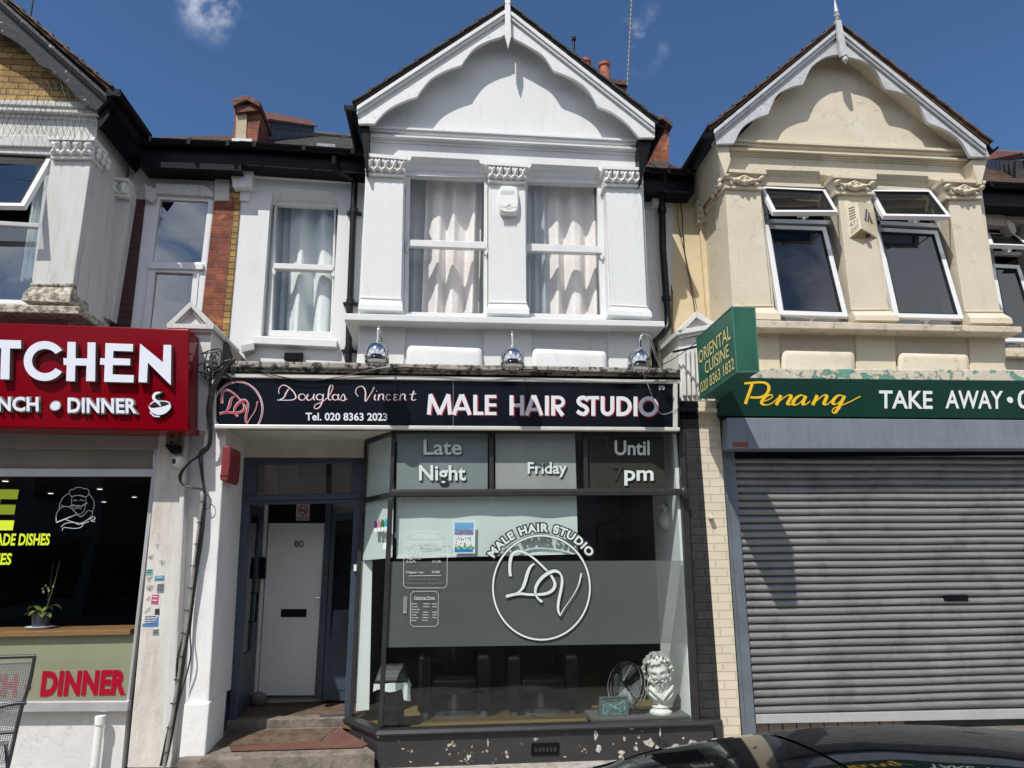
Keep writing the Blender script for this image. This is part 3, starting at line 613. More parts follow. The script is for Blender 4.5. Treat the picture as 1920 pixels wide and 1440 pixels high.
# dark side eaves of the bay and their gutters
e = MB(); e.slab([(676, 232), (692, 232), (690, 322), (686, 322)], YB+.05, YSB); e.build('bay_eave', BLACKGLOSS, white)
e = MB(); e.slab([(1197, 258), (1224, 258), (1202, 345), (1200, 345)], YB+.05, YSB); e.build('bay_eave', BLACKGLOSS, white)
def eave_run(p_front, Yf, Yb, drop=0.0, r=.062):
    a = P(*p_front, Yf); return a, V((a.x, Yb, a.z-drop))
g = MB(); a, b = eave_run((656, 197), YB-.05, .62); half_round(g, a, b, .062); g.prism([a+V((-.06, 0, -.062)), a+V((.06, 0, -.062)), a+V((.06, 0, 0)), a+V((-.06, 0, 0))], (0, .012, 0)); g.build('bay_gutter', BLACKGLOSS, white, smooth=30)
g = MB(); a, b = eave_run((1243, 231), YB-.05, .62); half_round(g, a, b, .055); g.build('bay_gutter', BLACKGLOSS, white, smooth=30)
# main eaves gutter over the set-back wall, fascia board and roof strip
def main_eave(parent, xl, yl, xr, yr, Yg=.47, board=(18, 46), slate=None, gap=0):
    a = P(xl, yl, Yg); b = P(xr, yr, Yg); g = MB(); half_round(g, a, b, .058)
    k = max(2, int((b-a).length/.8))
    for i in range(k+1):
        c = lerp(a, b, (i+.3)/(k+.6)); g.box((c.x-.02, c.y-.064, c.z-.064), (c.x+.02, c.y+.02, c.z+.006))
    g.build('gutter', BLACKGLOSS, parent, smooth=30)
    MB().slab([(xl, yl+4), (xr, yr+4), (xr, yr+board[1]-6), (xl, yl+board[1]-6)], Yg+.07, Yg+.10).build('eave_board', BLACKGLOSS, parent)
    MB().prism([V((a.x, Yg+.09, P(xl, yl+board[1]-6, Yg+.07).z)), V((b.x, Yg+.09, P(xr, yr+board[1]-6, Yg+.07).z)), V((b.x, YSB+.1, P(xr, yr+board[1]-6, Yg+.07).z)), V((a.x, YSB+.1, P(xl, yl+board[1]-6, Yg+.07).z))], (0, 0, .02)).build('eave_soffit', BLACKGLOSS, parent)
main_eave(white, 452, 269, 690, 286)
def roof_strip(parent, name, xl, yl, xr, yr, ridge_l, ridge_r, m, Yg=.47, Yr=4.2):
    a = P(xl, yl, Yg)+V((0, .02, .01)); b = P(xr, yr, Yg)+V((0, .02, .01)); c = P(*ridge_r, Yr); d = P(*ridge_l, Yr)
    c.x = b.x; d.x = a.x; mb = MB(); n_ = 22; k = max(3, int((b-a).length/.2))
    mb.prism([a, b, c, d], (0, 0, -.05))
    for i in range(n_):
        for j in range(k):
            u0, u1 = j/k, (j+.97)/k; v0, v1 = i/n_, (i+1.08)/n_
            q = [lerp(lerp(a, b, u), lerp(d, c, u), v) for u, v in ((u0, v0), (u1, v0), (u1, v1), (u0, v1))]
            z = .014+.006*random.random()
            mb.prism([q[0]+V((0, 0, z+.012)), q[1]+V((0, 0, z+.012)), q[2]+V((0, 0, z-.004)), q[3]+V((0, 0, z-.004))], (0, 0, -.014))
    mb.tube([d+V((0, 0, .03)), c+V((0, 0, .03))], .07, 8)
    return mb.build(name, m, parent)
roof_strip(white, 'main_roof', 440, 268, 700, 286, (440, 249), (700, 268), SLATE)
# rear roof behind the bay, right part toward the cream house
roof_strip(white, 'main_roof', 1195, 316, 1300, 322, (1195, 286), (1300, 289), BROWNTILE)
main_eave(white, 1200, 318, 1302, 322)
# party wall parapet with pitched coping, dark hung flank and clay coping tiles
pw = MB(); pw.slab([(441, 200), (486, 196), (489, 216), (481, 268), (436, 268)], .62, 1.0); pw.build('party_wall', REDBRICK, white)
MB().slab([(443, 216), (463, 213), (461, 262), (441, 264)], .605, .615).build('cement_patch', mat('cement_render', (.44, .37, .26), .9, var=.12, vscale=6, bump=.3), white)
MB().slab([(434, 186), (462, 177.5), (488, 190), (487, 200), (462, 187), (437, 199)], .52, 1.15).build('coping', OLDCLAY, white, bevel=.006)
MB().slab([(439, 199), (485, 194), (486, 206), (441, 211)], .56, 1.1).build('coping_bed', OLDCLAY, white)
MB().slab([(434, 259), (473, 260), (470, 271), (437, 270)], .56, .62).build('lead_flashing', mat('pale_flashing', (.55, .56, .58), .5, bump=.3, bscale=20), white)
fl = MB()
Z0 = P(489, 262, 1.0); Z1 = P(603, 262, 3.9); T0 = P(497, 222, 1.0); T1 = P(600, 236, 3.9)
T0.x = Z0.x; T1.x = Z0.x; Z1.x = Z0.x
fl.prism([Z0, Z1, T1, T0], (-.22, 0, 0))
for i in range(30):
    t0, t1 = i/30, (i+.9)/30
    for r_ in range(2):
        v0, v1 = r_*.5, r_*.5+.56
        q = [lerp(lerp(T0, T1, t), lerp(Z0, Z1, t), v) for t, v in ((t0, v0), (t1, v0), ((t0+t1)/2, v1))]
        fl.prism([q[0]+V((.006, 0, 0)), q[1]+V((.006, 0, 0)), q[2]+V((.03, 0, 0))], (.012, 0, 0))
fl.build('hung_slates', LEADMAT, white)
cp = MB()
for i in range(12):
    a = lerp(T0, T1, i/12); b = lerp(T0, T1, (i+.97)/12); c_ = V((-.11, 0, .10))
    cp.prism([a+V((.07, 0, 0)), a+c_+V((0, 0, .02)), a+V((-.30, 0, 0)), a+V((-.30, 0, -.03)), a+c_+V((0, 0, -.02)), a+V((.07, 0, -.03))], b-a)
cp.build('coping_tiles', OLDCLAY, white)
MB().slab([(594, 268), (628, 270), (629, 276), (593, 273)], .75, .95).build('roof_vent', LEADMAT, white)
# right party wall
pr = MB().slab([(1229, 232), (1254, 236), (1254, 312), (1225, 310)], .95, 1.3); pr.build('party_wall', REDBRICK, white)
MB().slab([(1224, 226), (1241, 214), (1262, 231), (1261, 238), (1242, 222), (1226, 234)], .85, 3.0).build('coping', BROWNTILE, white, bevel=.005)
MB().slab([(1219, 303), (1258, 305), (1250, 318), (1224, 316)], .9, .948).build('lead_flashing', mat('dark_lead', (.05, .05, .055), .7), white)
# chimney
ch = MB(); ch.slab([(1104, 142), (1174, 152), (1176, 230), (1104, 230)], 4.0, 4.6); o = ch.build('chimney', REDBRICK, white)
MB().slab([(1100, 140), (1177, 151), (1178, 160), (1100, 150)], 3.94, 4.66).build('chimney_cap', mat('sooty_brick', (.05, .035, .03), .9, bump=.4, col2=(.13, .06, .045), th=(.5, .6)), o, bevel=.01)
for px, py in ((1098, 142), (1134, 148)):
    b_ = P(px, py, 4.25); MB().lathe(b_, [(.0, -.05), (.105, -.05), (.10, .05), (.088, .20), (.088, .24), (.11, .26), (.115, .31), (.09, .325), (.07, .32), (.06, .1)], n=18).build('chimney_pot', TERRA, o, smooth=40)
b_ = P(1076, 108, 4.4); c_ = P(1076, 74, 4.4); vp = MB().tube([b_, c_], .022, 8); vp.lathe(c_, [(.04, -.02), (.04, .05), (.02, .06)]); vp.build('vent_pipe', BLACKGLOSS, white)
# downpipe
dp = MB(); Yp_ = YSB-.09
dp.tube([P(628, 294, .5), P(628, 309, .52), P(631, 317, .55), P(660, 335, .66), P(665, 343, Yp_), P(655.5, 588, Yp_), P(653, 690, Yp_)], .038, 12)
for x, y in ((663.5, 396), (654, 656), (657, 567)): dp.lathe(P(x, y, Yp_), [(.048, -.03), (.048, .03)], n=12); c = P(x, y, Yp_); dp.box((c.x-.085, c.y+.02, c.z-.012), (c.x+.085, c.y+.09, c.z+.012))
dp.tube([P(628, 294, .5), P(628, 309, .52)], .046, 12)
dp.build('downpipe', BLACKPIPE, white, smooth=40)
dp = MB(); dp.tube([P(1247, 325, .5), P(1245, 350, .6), P(1241, 380, Yp_), P(1243, 470, Yp_), P(1252, 590, Yp_), P(1253, 612, Yp_), P(1240, 630, Yp_-.05), P(1228, 640, Yp_-.1), P(1226, 700, Yp_-.1)], .042, 12)
for x, y in ((1241, 395), (1249, 560)): dp.lathe(P(x, y, Yp_), [(.054, -.03), (.054, .03)], n=12)
dp.build('downpipe', BLACKPIPE, white, smooth=40)
# ---- ground floor of the white house
cb = MB(); cb.slab([(433, 676), (1276, 690), (1277, 700), (430, 688)], YF-.07, YSB); cb.slab([(430, 688), (1277, 700), (1276, 706), (432, 696)], YF-.03, YSB)
cb.build('shopfront_cornice', OLDWOOD, white, bevel=.012)
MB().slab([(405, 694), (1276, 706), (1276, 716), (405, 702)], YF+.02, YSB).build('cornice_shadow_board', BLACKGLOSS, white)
MB().slab([(400, 703), (1274, 715), (1274, 806), (399, 801)], YF+.035, YF+.16).build('fascia_backing', FRAMEBLK, white)
# shop window: front plane and canted return to the door
Ysd = .36                                           # depth at the back of the canted return
FA = dict(tl=(735, 808), bl=(716, 1360), tr=(1275, 808), br=(1302, 1345))
sillz = P(715, 1362, YW).z
def canted(px, py): return P(px, py, Ysd)
sr = MB(); zb = 0.0
c0 = P(709, 1372, YW-.03); c1 = P(1316, 1352, YW-.03); c2 = P(650, 1340, Ysd)
def riser_ring(z, g=0.0): return [V((c2.x-g, c2.y, z)), V((c0.x-g*.4, c0.y-g, z)), V((c1.x+.10, c1.y-g, z)), V((c1.x+.10, c1.y+.1, z)), V((c0.x+.06, c0.y+.1, z)), V((c2.x+.08, c2.y+.04, z))]
sr.loft([riser_ring(-.02), riser_ring(c0.z-.03)])
RISERCHIP = mat('chipped_charcoal_render', (.030, .029, .029), .55, var=.15, vscale=3, bump=.12, bscale=30, col2=(.50, .46, .40), th=(.615, .63), c2scale=5.5)
o = sr.build('stall_riser', RISERCHIP, white, bevel=.008)
MB().loft([riser_ring(c0.z-.03, .035), riser_ring(c0.z-.012, .04), riser_ring(c0.z+.012, .015)]).build('shop_sill', FRAMEBLK, o, bevel=.004)
chips = MB(); rc = random.Random(6)
for cx, cy, w_, h_ in ((1117, 1378, 9, 22), (1122, 1405, 11, 20), (1171, 1385, 7, 13), (1166, 1411, 14, 8), (1192, 1403, 11, 12), (1217, 1392, 24, 19), (1232, 1400, 9, 9), (1238, 1372, 4, 20), (1267, 1398, 14, 12), (1297, 1392, 22, 13), (1289, 1399, 9, 8), (1341, 1388, 17, 9), (1281, 1384, 5, 5), (1185, 1366, 9, 5), (709, 1380, 10, 9), (755, 1404, 6, 4), (915, 1392, 3, 16), (913, 1408, 6, 6), (951, 1419, 9, 7), (820, 1432, 10, 5), (770, 1428, 6, 4), (1150, 1395, 3, 4), (865, 1427, 8, 4), (1060, 1419, 7, 4), (1030, 1363, 5, 2.5), (975, 1366, 6, 2.5)):
    n_ = 11; chips.prism([P(cx+w_*.5*cos(2*pi*k/n_)*rc.uniform(.45, 1.15), cy+h_*.5*sin(2*pi*k/n_)*rc.uniform(.45, 1.15), YW-.0335) for k in range(n_)], (0, .002, 0))
co_ = chips.build('bare_plaster_chips', mat('bare_plaster', (.50, .47, .43), .9, var=.15, vscale=20, bump=.3, bscale=60, col2=(.30, .26, .22), th=(.55, .65), c2scale=30), o); co_['kind'] = 'stuff'
av = MB(); a4 = [P(x, y, YW-.042) for x, y in q4(997, 1394, 1049, 1393, 1048, 1415, 996, 1416)]; inn, nr = frame3(av, a4, .022, .03); av.poly([p+nr*.025 for p in inn])
for i in range(1, 6): av.prism([lerp(inn[0], inn[1], i/6-.012), lerp(inn[0], inn[1], i/6+.012), lerp(inn[3], inn[2], i/6+.012), lerp(inn[3], inn[2], i/6-.012)], nr*.012)
av.build('air_brick', BLACKGLOSS, o)
MB().slab([(1238, 1384), (1248, 1383), (1249, 1412), (1238, 1412)], YW-.075, YW-.03).build('pipe_stub', FRAMEBLK, o, bevel=.008)
# frame members
fm = MB()
def bar(mb, a, b, wx, wy, Yf, Yb):       # pixel bar from a to b, width wx on the page
    mb.slab([(a[0]-wx, a[1]-wy), (a[0]+wx, a[1]-wy) if wy == 0 else (b[0]+wx, b[1]-wy), (b[0]+wx, b[1]+wy), (b[0]-wx, b[1]+wy) if wy == 0 else (a[0]-wx, a[1]+wy)], Yf, Yb)
bar(fm, (738, 808), (733, 928), 3.6, 0, YW, YW+.06)         # corner post, upper
bar(fm, (732, 935), (713.5, 1362), 4.4, 0, YW, YW+.06)
bar(fm, (921, 808), (922, 920), 4, 0, YW, YW+.06); bar(fm, (1097, 808), (1100, 918), 4, 0, YW, YW+.06)
bar(fm, (1279, 808), (1283, 930), 5, 0, YW, YW+.06); bar(fm, (1284, 928), (1306, 1352), 6, 0, YW, YW+.06)
fm.slab([(735, 804), (1284, 807), (1284, 812), (735, 811)], YW, YW+.06)
o = fm.build('window_frame', FRAMEBLK, white, bevel=.004)
tb = MB(); tb.slab([(733, 920), (1283, 919), (1283, 928), (731, 930)], YW-.022, YW+.06); tb.slab([(735, 917), (1281, 916), (1281, 920), (735, 921)], YW-.010, YW+.05); tb.build('transom_bar', FRAMEBLK, o, bevel=.005)
MB().ball(P(1282, 923, YW-.07), (.035, .03, .055), 10, 8).build('transom_end_boss', FRAMEBLK, o, smooth=60)
# canted return frame: posts and rails between front corner and door jamb
def span(mb, pf, pb, hpx, th=.03):       # bar from front pixel point to back pixel point, hpx = height in pixels
    a = P(*pf, YW+.03); b = P(*pb, Ysd); a2 = P(pf[0], pf[1]+hpx, YW+.03); b2 = P(pb[0], pb[1]+hpx, Ysd)
    mb.prism([a, b, b2, a2], V((.045, .03, 0)))
cf = MB(); span(cf, (735, 805), (684, 825), 7); span(cf, (733, 922), (680, 934), 9); bar(cf, (686, 826), (681, 934), 3, 0, Ysd, Ysd+.05); bar(cf, (679, 934), (659, 1340), 4, 0, Ysd, Ysd+.05)
cf.build('canted_frame', FRAMEBLK, o, bevel=.003)
for q, nm in (((740, 812, 918, 812, 919, 919, 736, 920), 0), ((925, 812, 1094, 812, 1096, 918, 926, 919), 0), ((1101, 812, 1275, 812, 1279, 917, 1104, 918), 0), ((735, 930, 1280, 928, 1302, 1347, 718, 1360), 0)):
    MB().poly([P(q[i], q[i+1], YW+.03) for i in range(0, 8, 2)]).build('pane', GLASSSHOP, o)
for f1, b1, b2, f2 in (((736, 811), (686, 828), (683, 930), (733, 922)), ((731, 932), (680, 938), (660, 1338), (714, 1360))):
    MB().poly([P(*f1, YW+.04), P(*b1, Ysd+.01), P(*b2, Ysd+.01), P(*f2, YW+.04)]).build('pane', GLASSSHOP, o)
# films and vinyl on the big pane
MB().poly([P(x, y, YW+.035) for x, y in [(726, 1053), (1284, 1051), (1294, 1206), (722, 1214)]]).build('frosted_band', FROST, o)
for q in ((745, 813, 915, 813, 914, 917, 743, 918), (929, 813, 1078, 813, 1081, 917, 929, 917)):
    MB().slab(q4(*q), YW+.036, YW+.040).build('panel_blind', mat('grey_panel_blind', (.22, .25, .26), .8, var=.06) if q[0] < 900 else mat('pale_panel_blind', (.33, .34, .34), .8, var=.08), o)

MB().slab(q4(1104, 813, 1244, 813, 1247, 917, 1106, 917), YW+.036, YW+.040).build('panel_film', filmmat('smoky_film', (.075, .072, .062), .86), o)
# ---- door recess of the white house
xl_ = P(430, 860, YD).x; xr_ = P(683, 850, YD).x
zsof = P(440, 807, YF+.16).z
MB().box((xl_-.1, YF+.17, zsof), (P(742, 808, YW).x, YD+.05, zsof+.05)).build('recess_ceiling', SOFFIT, white)
MB().box((P(440, 857, YD).x, YD-.012, P(458, 857, YD).z-.004), (P(690, 853, YD).x, YD+.1, zsof)).build('recess_plaster', SOFFIT, white)
df = MB().holed(q4(457, 857, 682, 852, 660, 1344, 427, 1360), [q4(481, 872, 659, 867, 657, 924, 479, 928), q4(468, 946, 664, 942, 645, 1342, 443, 1354)], YD, YD+.09)
dfo = df.build('door_frame', BLUEPAINT, white, bevel=.005)
MB().poly([P(x, y, YD+.045) for x, y in q4(481, 872, 659, 867, 657, 924, 479, 928)]).build('pane', GLASSUP, dfo)
MB().slab(q4(462, 930, 678, 925, 677, 934, 461, 939), YD-.03, YD+.002).build('transom_rail', BLUEPAINT, dfo, bevel=.006)
MB().slab(q4(612, 866, 622, 866, 621, 926, 611, 926), YD+.06, YD+.08).build('glazing_bar', FRAMEBLK, dfo)
zf = P(540, 1349, YD).z
YI = 1.22; zi = P(540, 1304, YI).z
xa_, xb_ = P(443, 1354, YD).x, P(664, 942, YD).x+.02
ps = MB(); zt = P(560, 866, YD).z+.06
ps.poly([(xa_-.12, YD+.09, zf-.01), (xa_-.12, YI+.1, zf-.01), (xa_-.12, YI+.1, zt), (xa_-.12, YD+.09, zt)])
ps.poly([(xb_+.15, YD+.09, zf-.01), (xb_+.15, YI+.1, zf-.01), (xb_+.15, YI+.1, zt), (xb_+.15, YD+.09, zt)])
ps.poly([(xa_-.12, YD+.09, zt), (xb_+.15, YD+.09, zt), (xb_+.15, YI+.1, zt), (xa_-.12, YI+.1, zt)])
ps.poly([(xa_-.12, YI+.1, zf-.01), (xb_+.15, YI+.1, zf-.01), (xb_+.15, YI+.1, zt), (xa_-.12, YI+.1, zt)])
ps.build('passage_wall', mat('passage_white', (.52, .52, .51), .8, var=.05), white)
MB().box((xa_-.12, YD+.02, zf-.03), (xb_+.15, YI+.1, zf-.004)).build('passage_floor', TREADBROWN, white)
d4 = [P(x, y, YI) for x, y in q4(504, 981, 610, 981, 590, 1304, 484, 1304)]
zdoor = MB().prism(d4, (0, .04, 0)); dr = zdoor.build('inner_door', WHITEDOOR, white, bevel=.004)
MB().slab(q4(527, 1142, 575, 1142, 574, 1157, 526, 1157), YI-.008, YI-.001).build('letter_box', BLACKGLOSS, dr, bevel=.002)
n80 = MB(); ptext(n80, '80', 552, 1026, 569, 1026, 12.5, YI-.004, offset=.012); n80.build('door_number', BLACKVINYL, dr)
MB().tube([P(592, 1121, YI-.04), P(600, 1121, YI-.04)], .009, 8).build('door_handle', CHROME, dr)
MB().slab(q4(503, 943, 612, 943, 612, 979, 503, 979), YI+.01, YI+.03).build('fanlight_panel', BLACKGLOSS, white)
MB().slab(q4(497, 940, 503, 940, 482, 1306, 476, 1306), YI-.02, YI+.03).build('door_lining', WHITEDOOR, white)
MB().slab(q4(611, 943, 622, 943, 603, 1308, 591, 1308), YI-.06, YI+.03).build('door_post', BLUEPAINT, white)
b4 = [P(x, y, YI-.05) for x, y in q4(622, 964, 694, 958, 676, 1316, 604, 1312)]
sdm = MB(); inn, nr = frame3(sdm, b4, (.05, .08, .05, .62), .04); so_ = sdm.build('shop_door', BLUEPAINT, white, bevel=.003)
MB().poly([p+nr*.02 for p in inn]).build('pane', GLASSDK, so_)
pn = MB(); q = quad_inset(b4, (.07, 1.02, .07, .1)); pn.prism([p-nr*.008 for p in q], nr*.012); pn.build('door_panel', BLUEPAINT, so_, bevel=.004)
# open blue outer door folded back along the left side of the passage
TL, TR = P(469, 948, YD+.10), P(493, 967, 1.12); BL, BR = V((TL.x-.0, TL.y, zf+.01)), V((TR.x, TR.y, zf+.01))
l4 = [V((TL.x, TL.y, P(560, 944, YD).z)), V((TR.x, TR.y, P(560, 944, YD).z)), BR, BL]
lm = MB(); inn, nr = frame3(lm, l4, (.09, .09, .09, .55), -.045); nrm_ = (l4[1]-l4[0]).cross(l4[3]-l4[0]).normalized()
dl = lm.build('open_door', BLUEPAINT, white, bevel=.003); MB().poly([p-nr*.02 for p in inn]).build('pane', GLASSDK, dl)
hb = MB(); k = V((.07, -.01, 0))
for yy in (.72, .76):
    pass
hx = l4[0].x+.10; h0, h1 = P(480, 1112, .72), P(473, 1166, .72)
hb.tube([V((hx-.07, .72, h0.z)), V((hx, .72, h0.z)), V((hx, .72, h1.z)), V((hx-.07, .72, h1.z))], .011, 8)
hb.build('pull_handle', BLACKGLOSS, dl)
MB().slab(q4(663, 1058, 669, 1058, 669, 1071, 663, 1071), YD-.03, YD-.001).build('door_latch', PLASTICWHITE, dfo, bevel=.003)
# step
zs = P(702, 1411, -.30).z
FL, FR = PZ(334, 1425, zs), PZ(704, 1410, zs)
zbk = P(540, 1364, YD-.035).z; xL, xR = FL.x, P(648, 1341, Ysd).x-.02
top5 = [FL, FR, V((xR, Ysd, lerp(zs, zbk, .85))), V((xR, YD+.03, zbk)), V((xL+.1, YD+.03, zbk))]
stp = MB().loft([[V((p.x, p.y, -.02)) for p in top5], [V(p) for p in top5]]); so2 = stp.build('door_step', CONCRETE, white, bevel=.014)
_sn = (FR-FL).cross(top5[4]-FL)
def PS(px, py, up):              # pixel -> point on the sloping tread
    d = ray(px, py); p = CAM+d*((FL-CAM).dot(_sn)/d.dot(_sn)); return p+V((0, 0, up))
th = MB().slab([(425, 1351), (647, 1345), (645, 1362), (422, 1369)], YD-.035, YD+.1); th.build('threshold', CONCRETE, white, bevel=.008)
MB().prism([PS(x, y, .005) for x, y in [(406, 1400), (430, 1372), (634, 1366), (618, 1374), (600, 1393)]], (0, 0, .003)).build('brown_tread', TREADBROWN, so2)
MB().prism([PS(x, y, .010) for x, y in [(430, 1402), (604, 1393), (622, 1374), (636, 1367), (690, 1398), (678, 1404), (433, 1411)]], (0, 0, .003)).build('red_strip', REDTILE, so2)
# white pilaster left of the door with plinth; groove; dirty pilaster
YPB = -.20
pb = MB().prism([P(x, y, YPB) for x, y in q4(383, 800, 424, 800, 391, 1320, 352, 1320)], (0, YD-YPB, 0)); pbo = pb.build('door_pilaster', DIRTYWHITE if False else mat('patched_white_paint', (.72, .72, .72), .75, var=.06, vscale=4, bump=.25, bscale=35, col2=(.56, .55, .53), th=(.58, .74), c2scale=5, streak=True, crack=2.6, crackcol=(.36, .35, .34)), white, bevel=.012)
MB().prism([P(x, y, YPB-.04) for x, y in q4(345, 1319, 393, 1317, 384, 1420, 335, 1422)], (0, .5, 0)).build('pilaster_plinth', MATS['patched_white_paint'], pbo, bevel=.012)
MB().slab(q4(355, 806, 384, 806, 354, 1440, 308, 1440), YPB+.14, YPB+.6).build('pilaster_strip', MATS['patched_white_paint'], pbo, bevel=.006)
MB().slab(q4(345, 806, 352, 806, 322, 1440, 300, 1440), YPB+.03, YPB+.5).build('pilaster_bead', OLDWHITE, pbo, bevel=.01)
dpm = MB().slab(q4(299, 806, 346, 806, 303, 1440, 238, 1440), YPB+.06, YPB+.6); dpo = dpm.build('shop_pilaster', DIRTYWHITE, left, bevel=.008)
# right hand brick pier of the white house, and the painted cap
YBP = -.14
bp = MB().slab(q4(1275, 782, 1309, 782, 1358, 1440, 1308, 1440), YBP, YSB); bpo = bp.build('brick_pier', BLACKBRICK, white)
MB().slab(q4(1308, 1352, 1355, 1350, 1360, 1440, 1308, 1440), YBP-.03, YSB-.1).build('pier_base', RISERCHIP, bpo, bevel=.006)
cpm = MB()
for (y0, y1), d in (((752, 764), .06), ((764, 772), .10), ((772, 784), .03)): cpm.slab([(1271, y0), (1308.5, y0), (1310, y1), (1272, y1)], YBP-d, YSB)
cpm.build('pier_cap', BLACKGLOSS, bpo, bevel=.008)
bp = MB().slab(q4(1309.5, 784, 1349, 784, 1394, 1440, 1358.5, 1440), YBP, YSB); cpo = bp.build('brick_pier', CREAMBRICK, cream)
cpm = MB()
for (y0, y1), d in (((753, 764), .06), ((764, 772), .10), ((772, 784), .03)): cpm.slab([(1309, y0), (1345, y0), (1347, y1), (1310.5, y1)], YBP-d, YSB)
cpm.build('pier_cap', CREAMBRICK, cpo, bevel=.008)
# console pediments over the party piers
def pediment(parent, apex, bl, br, body, Yp, Yb, m, flutes=False, dy=0):
    """little gabled console block: front triangle with raised mouldings, body below"""
    mb = MB().slab([apex, br, bl], Yp+.03, Yb); o = mb.build('console_pediment', m, parent)
    mm = MB(); ax, ay = apex
    for (qx, qy) in (bl, br):
        s = -1 if qx < ax else 1
        mm.slab([(ax, ay-3), (qx+s*5, qy+1), (qx-s*1, qy+8), (ax, ay+9)], Yp-.03, Yb+.02)
        mm.slab([(ax, ay+9), (qx-s*1, qy+8), (qx-s*8, qy+8), (ax, ay+15)], Yp, Yb)
    mm.slab([(bl[0]-6, bl[1]), (br[0]+6, br[1]), (br[0]+5, br[1]+9), (bl[0]-5, bl[1]+9)], Yp-.03, Yb)
    mm.slab([(bl[0]-1, bl[1]+9), (br[0]+1, br[1]+9), (br[0], br[1]+15), (bl[0], bl[1]+15)], Yp, Yb)
    mm.build('console_moulding', m, o, bevel=.004)
    b = MB().slab(body, Yp+.04, Yb)
    b.build('console_body', m, o, bevel=.006)
    if flutes:
        f = MB(); (x0, y0), (x1, y1), (x2, y2), (x3, y3) = flutes
        for i in range(4):
            u0, u1 = (i+.18)/4, (i+.82)/4
            f.slab([(lerp(x0, x1, u0), y0), (lerp(x0, x1, u1), y0), (lerp(x3, x2, u1), y3), (lerp(x3, x2, u0), y3)], Yp+.005, Yp+.042)
        f.build('fluting', m, o, bevel=.008)
    return o
pediment(cream, (1306, 586), (1274, 619), (1338, 606), [(1272, 634), (1338, 628), (1346, 752), (1276, 752)], -.10, .55, mat('grey_white_console', (.66, .65, .62), .75, var=.1, vscale=5, bump=.25, bscale=40, col2=(.36, .34, .31), th=(.60, .72), c2scale=8), q4(1278, 652, 1312, 652, 1316, 742, 1280, 742))
pediment(left, (358, 567), (318, 606), (395, 608), [(326, 620), (397, 622), (386, 806), (326, 806)], -.30, .55, OLDWHITE)
wp = MB().prism([P(418, 632, .1), P(452, 668, .1), P(452, 690, .1), P(415, 690, .1)], (0, .6, 0)); wp.build('lead_gully', mat('dark_stained_render', (.10, .09, .08), .9, bump=.4), left)

# ================================================================== CREAM HOUSE
MB().slab([(1255, 318), (1375, 326), (1385, 760), (1260, 760)], YSB, YSB+.25).build('wall', CREAMY, cream)
MB().slab([(1310, 395), (1336, 396), (1356, 640), (1330, 640)], YSB-.06, YSB+.1).build('rear_pilaster', CREAMY, cream, bevel=.01)
capital(cream, q4(1304, 380, 1337, 380, 1338, 418, 1308, 418), YSB-.08, CREAM, leaves=2)
MB().slab([(1252, 336), (1345, 342), (1345, 356), (1252, 350)], YSB-.03, YSB+.05).build('frieze_band', CREAMY, cream, bevel=.008)
MB().slab([(1221, 346), (1247, 346), (1247, 384), (1224, 382)], YSB-.10, YSB+.05).build('corbel', WHITE, white, bevel=.008)
linl = ((1425, 341), (1436, 318), (1536, 321), (1562, 346)); linr = ((1632, 347), (1644, 326), (1740, 330), (1768, 355))
wl = lintel_outline(*linl)+[(1600, 603), (1455, 602)]; wr = lintel_outline(*linr)+[(1811, 610), (1674, 606)]
lintel(cream, *linl, YG, .10, CREAM); lintel(cream, *linr, YG, .10, CREAM)
ol, orr = q4(1428, 349, 1566, 353, 1600, 603, 1455, 602), q4(1634, 352, 1776, 360, 1811, 610, 1674, 606)
MB().holed([(1377, 264), (1570, 70), (1822, 292), (1838, 340), (1878, 620), (1376, 620), (1358, 340)], [wl, wr], YG, YG+.22).build('gable_wall', CREAM, cream)
MB().prism([P(x, y, 0)+V((.03, .32, 0)) for x, y in [(1356, 290), (1366, 290), (1390, 625), (1378, 625)]], (0, YSB-.3, 0)).build('bay_side_wall', CREAM, cream)
MB().prism([P(x, y, 0)+V((0, .05, 0)) for x, y in [(1356, 290), (1372, 290), (1372, 350), (1360, 350)]], (0, YSB-.05, 0)).build('bay_side_frieze', CREAM, cream)
MB().slab([(1838, 330), (1833, 330), (1870, 620), (1876, 620)], YG+.001, YSB+.1).build('bay_side_wall', CREAM, cream)
MB().slab([(1340, 612), (1884, 622), (1888, 730), (1344, 730)], YP+.02, YSB).build('apron_wall', CREAM, cream)
for q in ([(1344, 618), (1462, 620), (1464, 700), (1344, 700)], [(1604, 624), (1679, 625), (1682, 704), (1606, 702)], [(1817, 626), (1881, 627), (1886, 704), (1820, 704)]): MB().slab(q, YP-.005, YP+.05).build('apron_pier', CREAM, cream, bevel=.012)
cushion(cream, 1469, 656, 1600, 659, CREAM); cushion(cream, 1687, 661, 1814, 664, CREAM)
MB().slab([(1344, 598), (1916, 612), (1917, 624), (1342, 613)], YS, YSB).build('bay_sill', mat('stained_cream_sill', (.58, .51, .40), .8, var=.12, vscale=5, bump=.3, bscale=45, col2=(.30, .24, .17), th=(.56, .70), c2scale=9), cream, bevel=.01)
for (ya, yb), d in (((261, 266), .09), ((266, 273), .065), ((273, 278), .04), ((278, 281.5), .08), ((281.5, 287), .045), ((287, 292), .02)):
    MB().slab([(1366, ya-2), (1815, ya+19), (1817, yb+19), (1367, yb-2)], YG-d, YG+.02).build('cornice', CREAM, cream, bevel=.003)
pier(cream, q4(1360, 352, 1426, 357, 1447, 572, 1374, 573), q4(1374, 573, 1447, 572, 1458, 604, 1378, 602), q4(1354, 322, 1430, 327, 1427, 357, 1358, 354), YP, CREAM, CREAM, back=.33, side=(-1, .33), scroll=True)
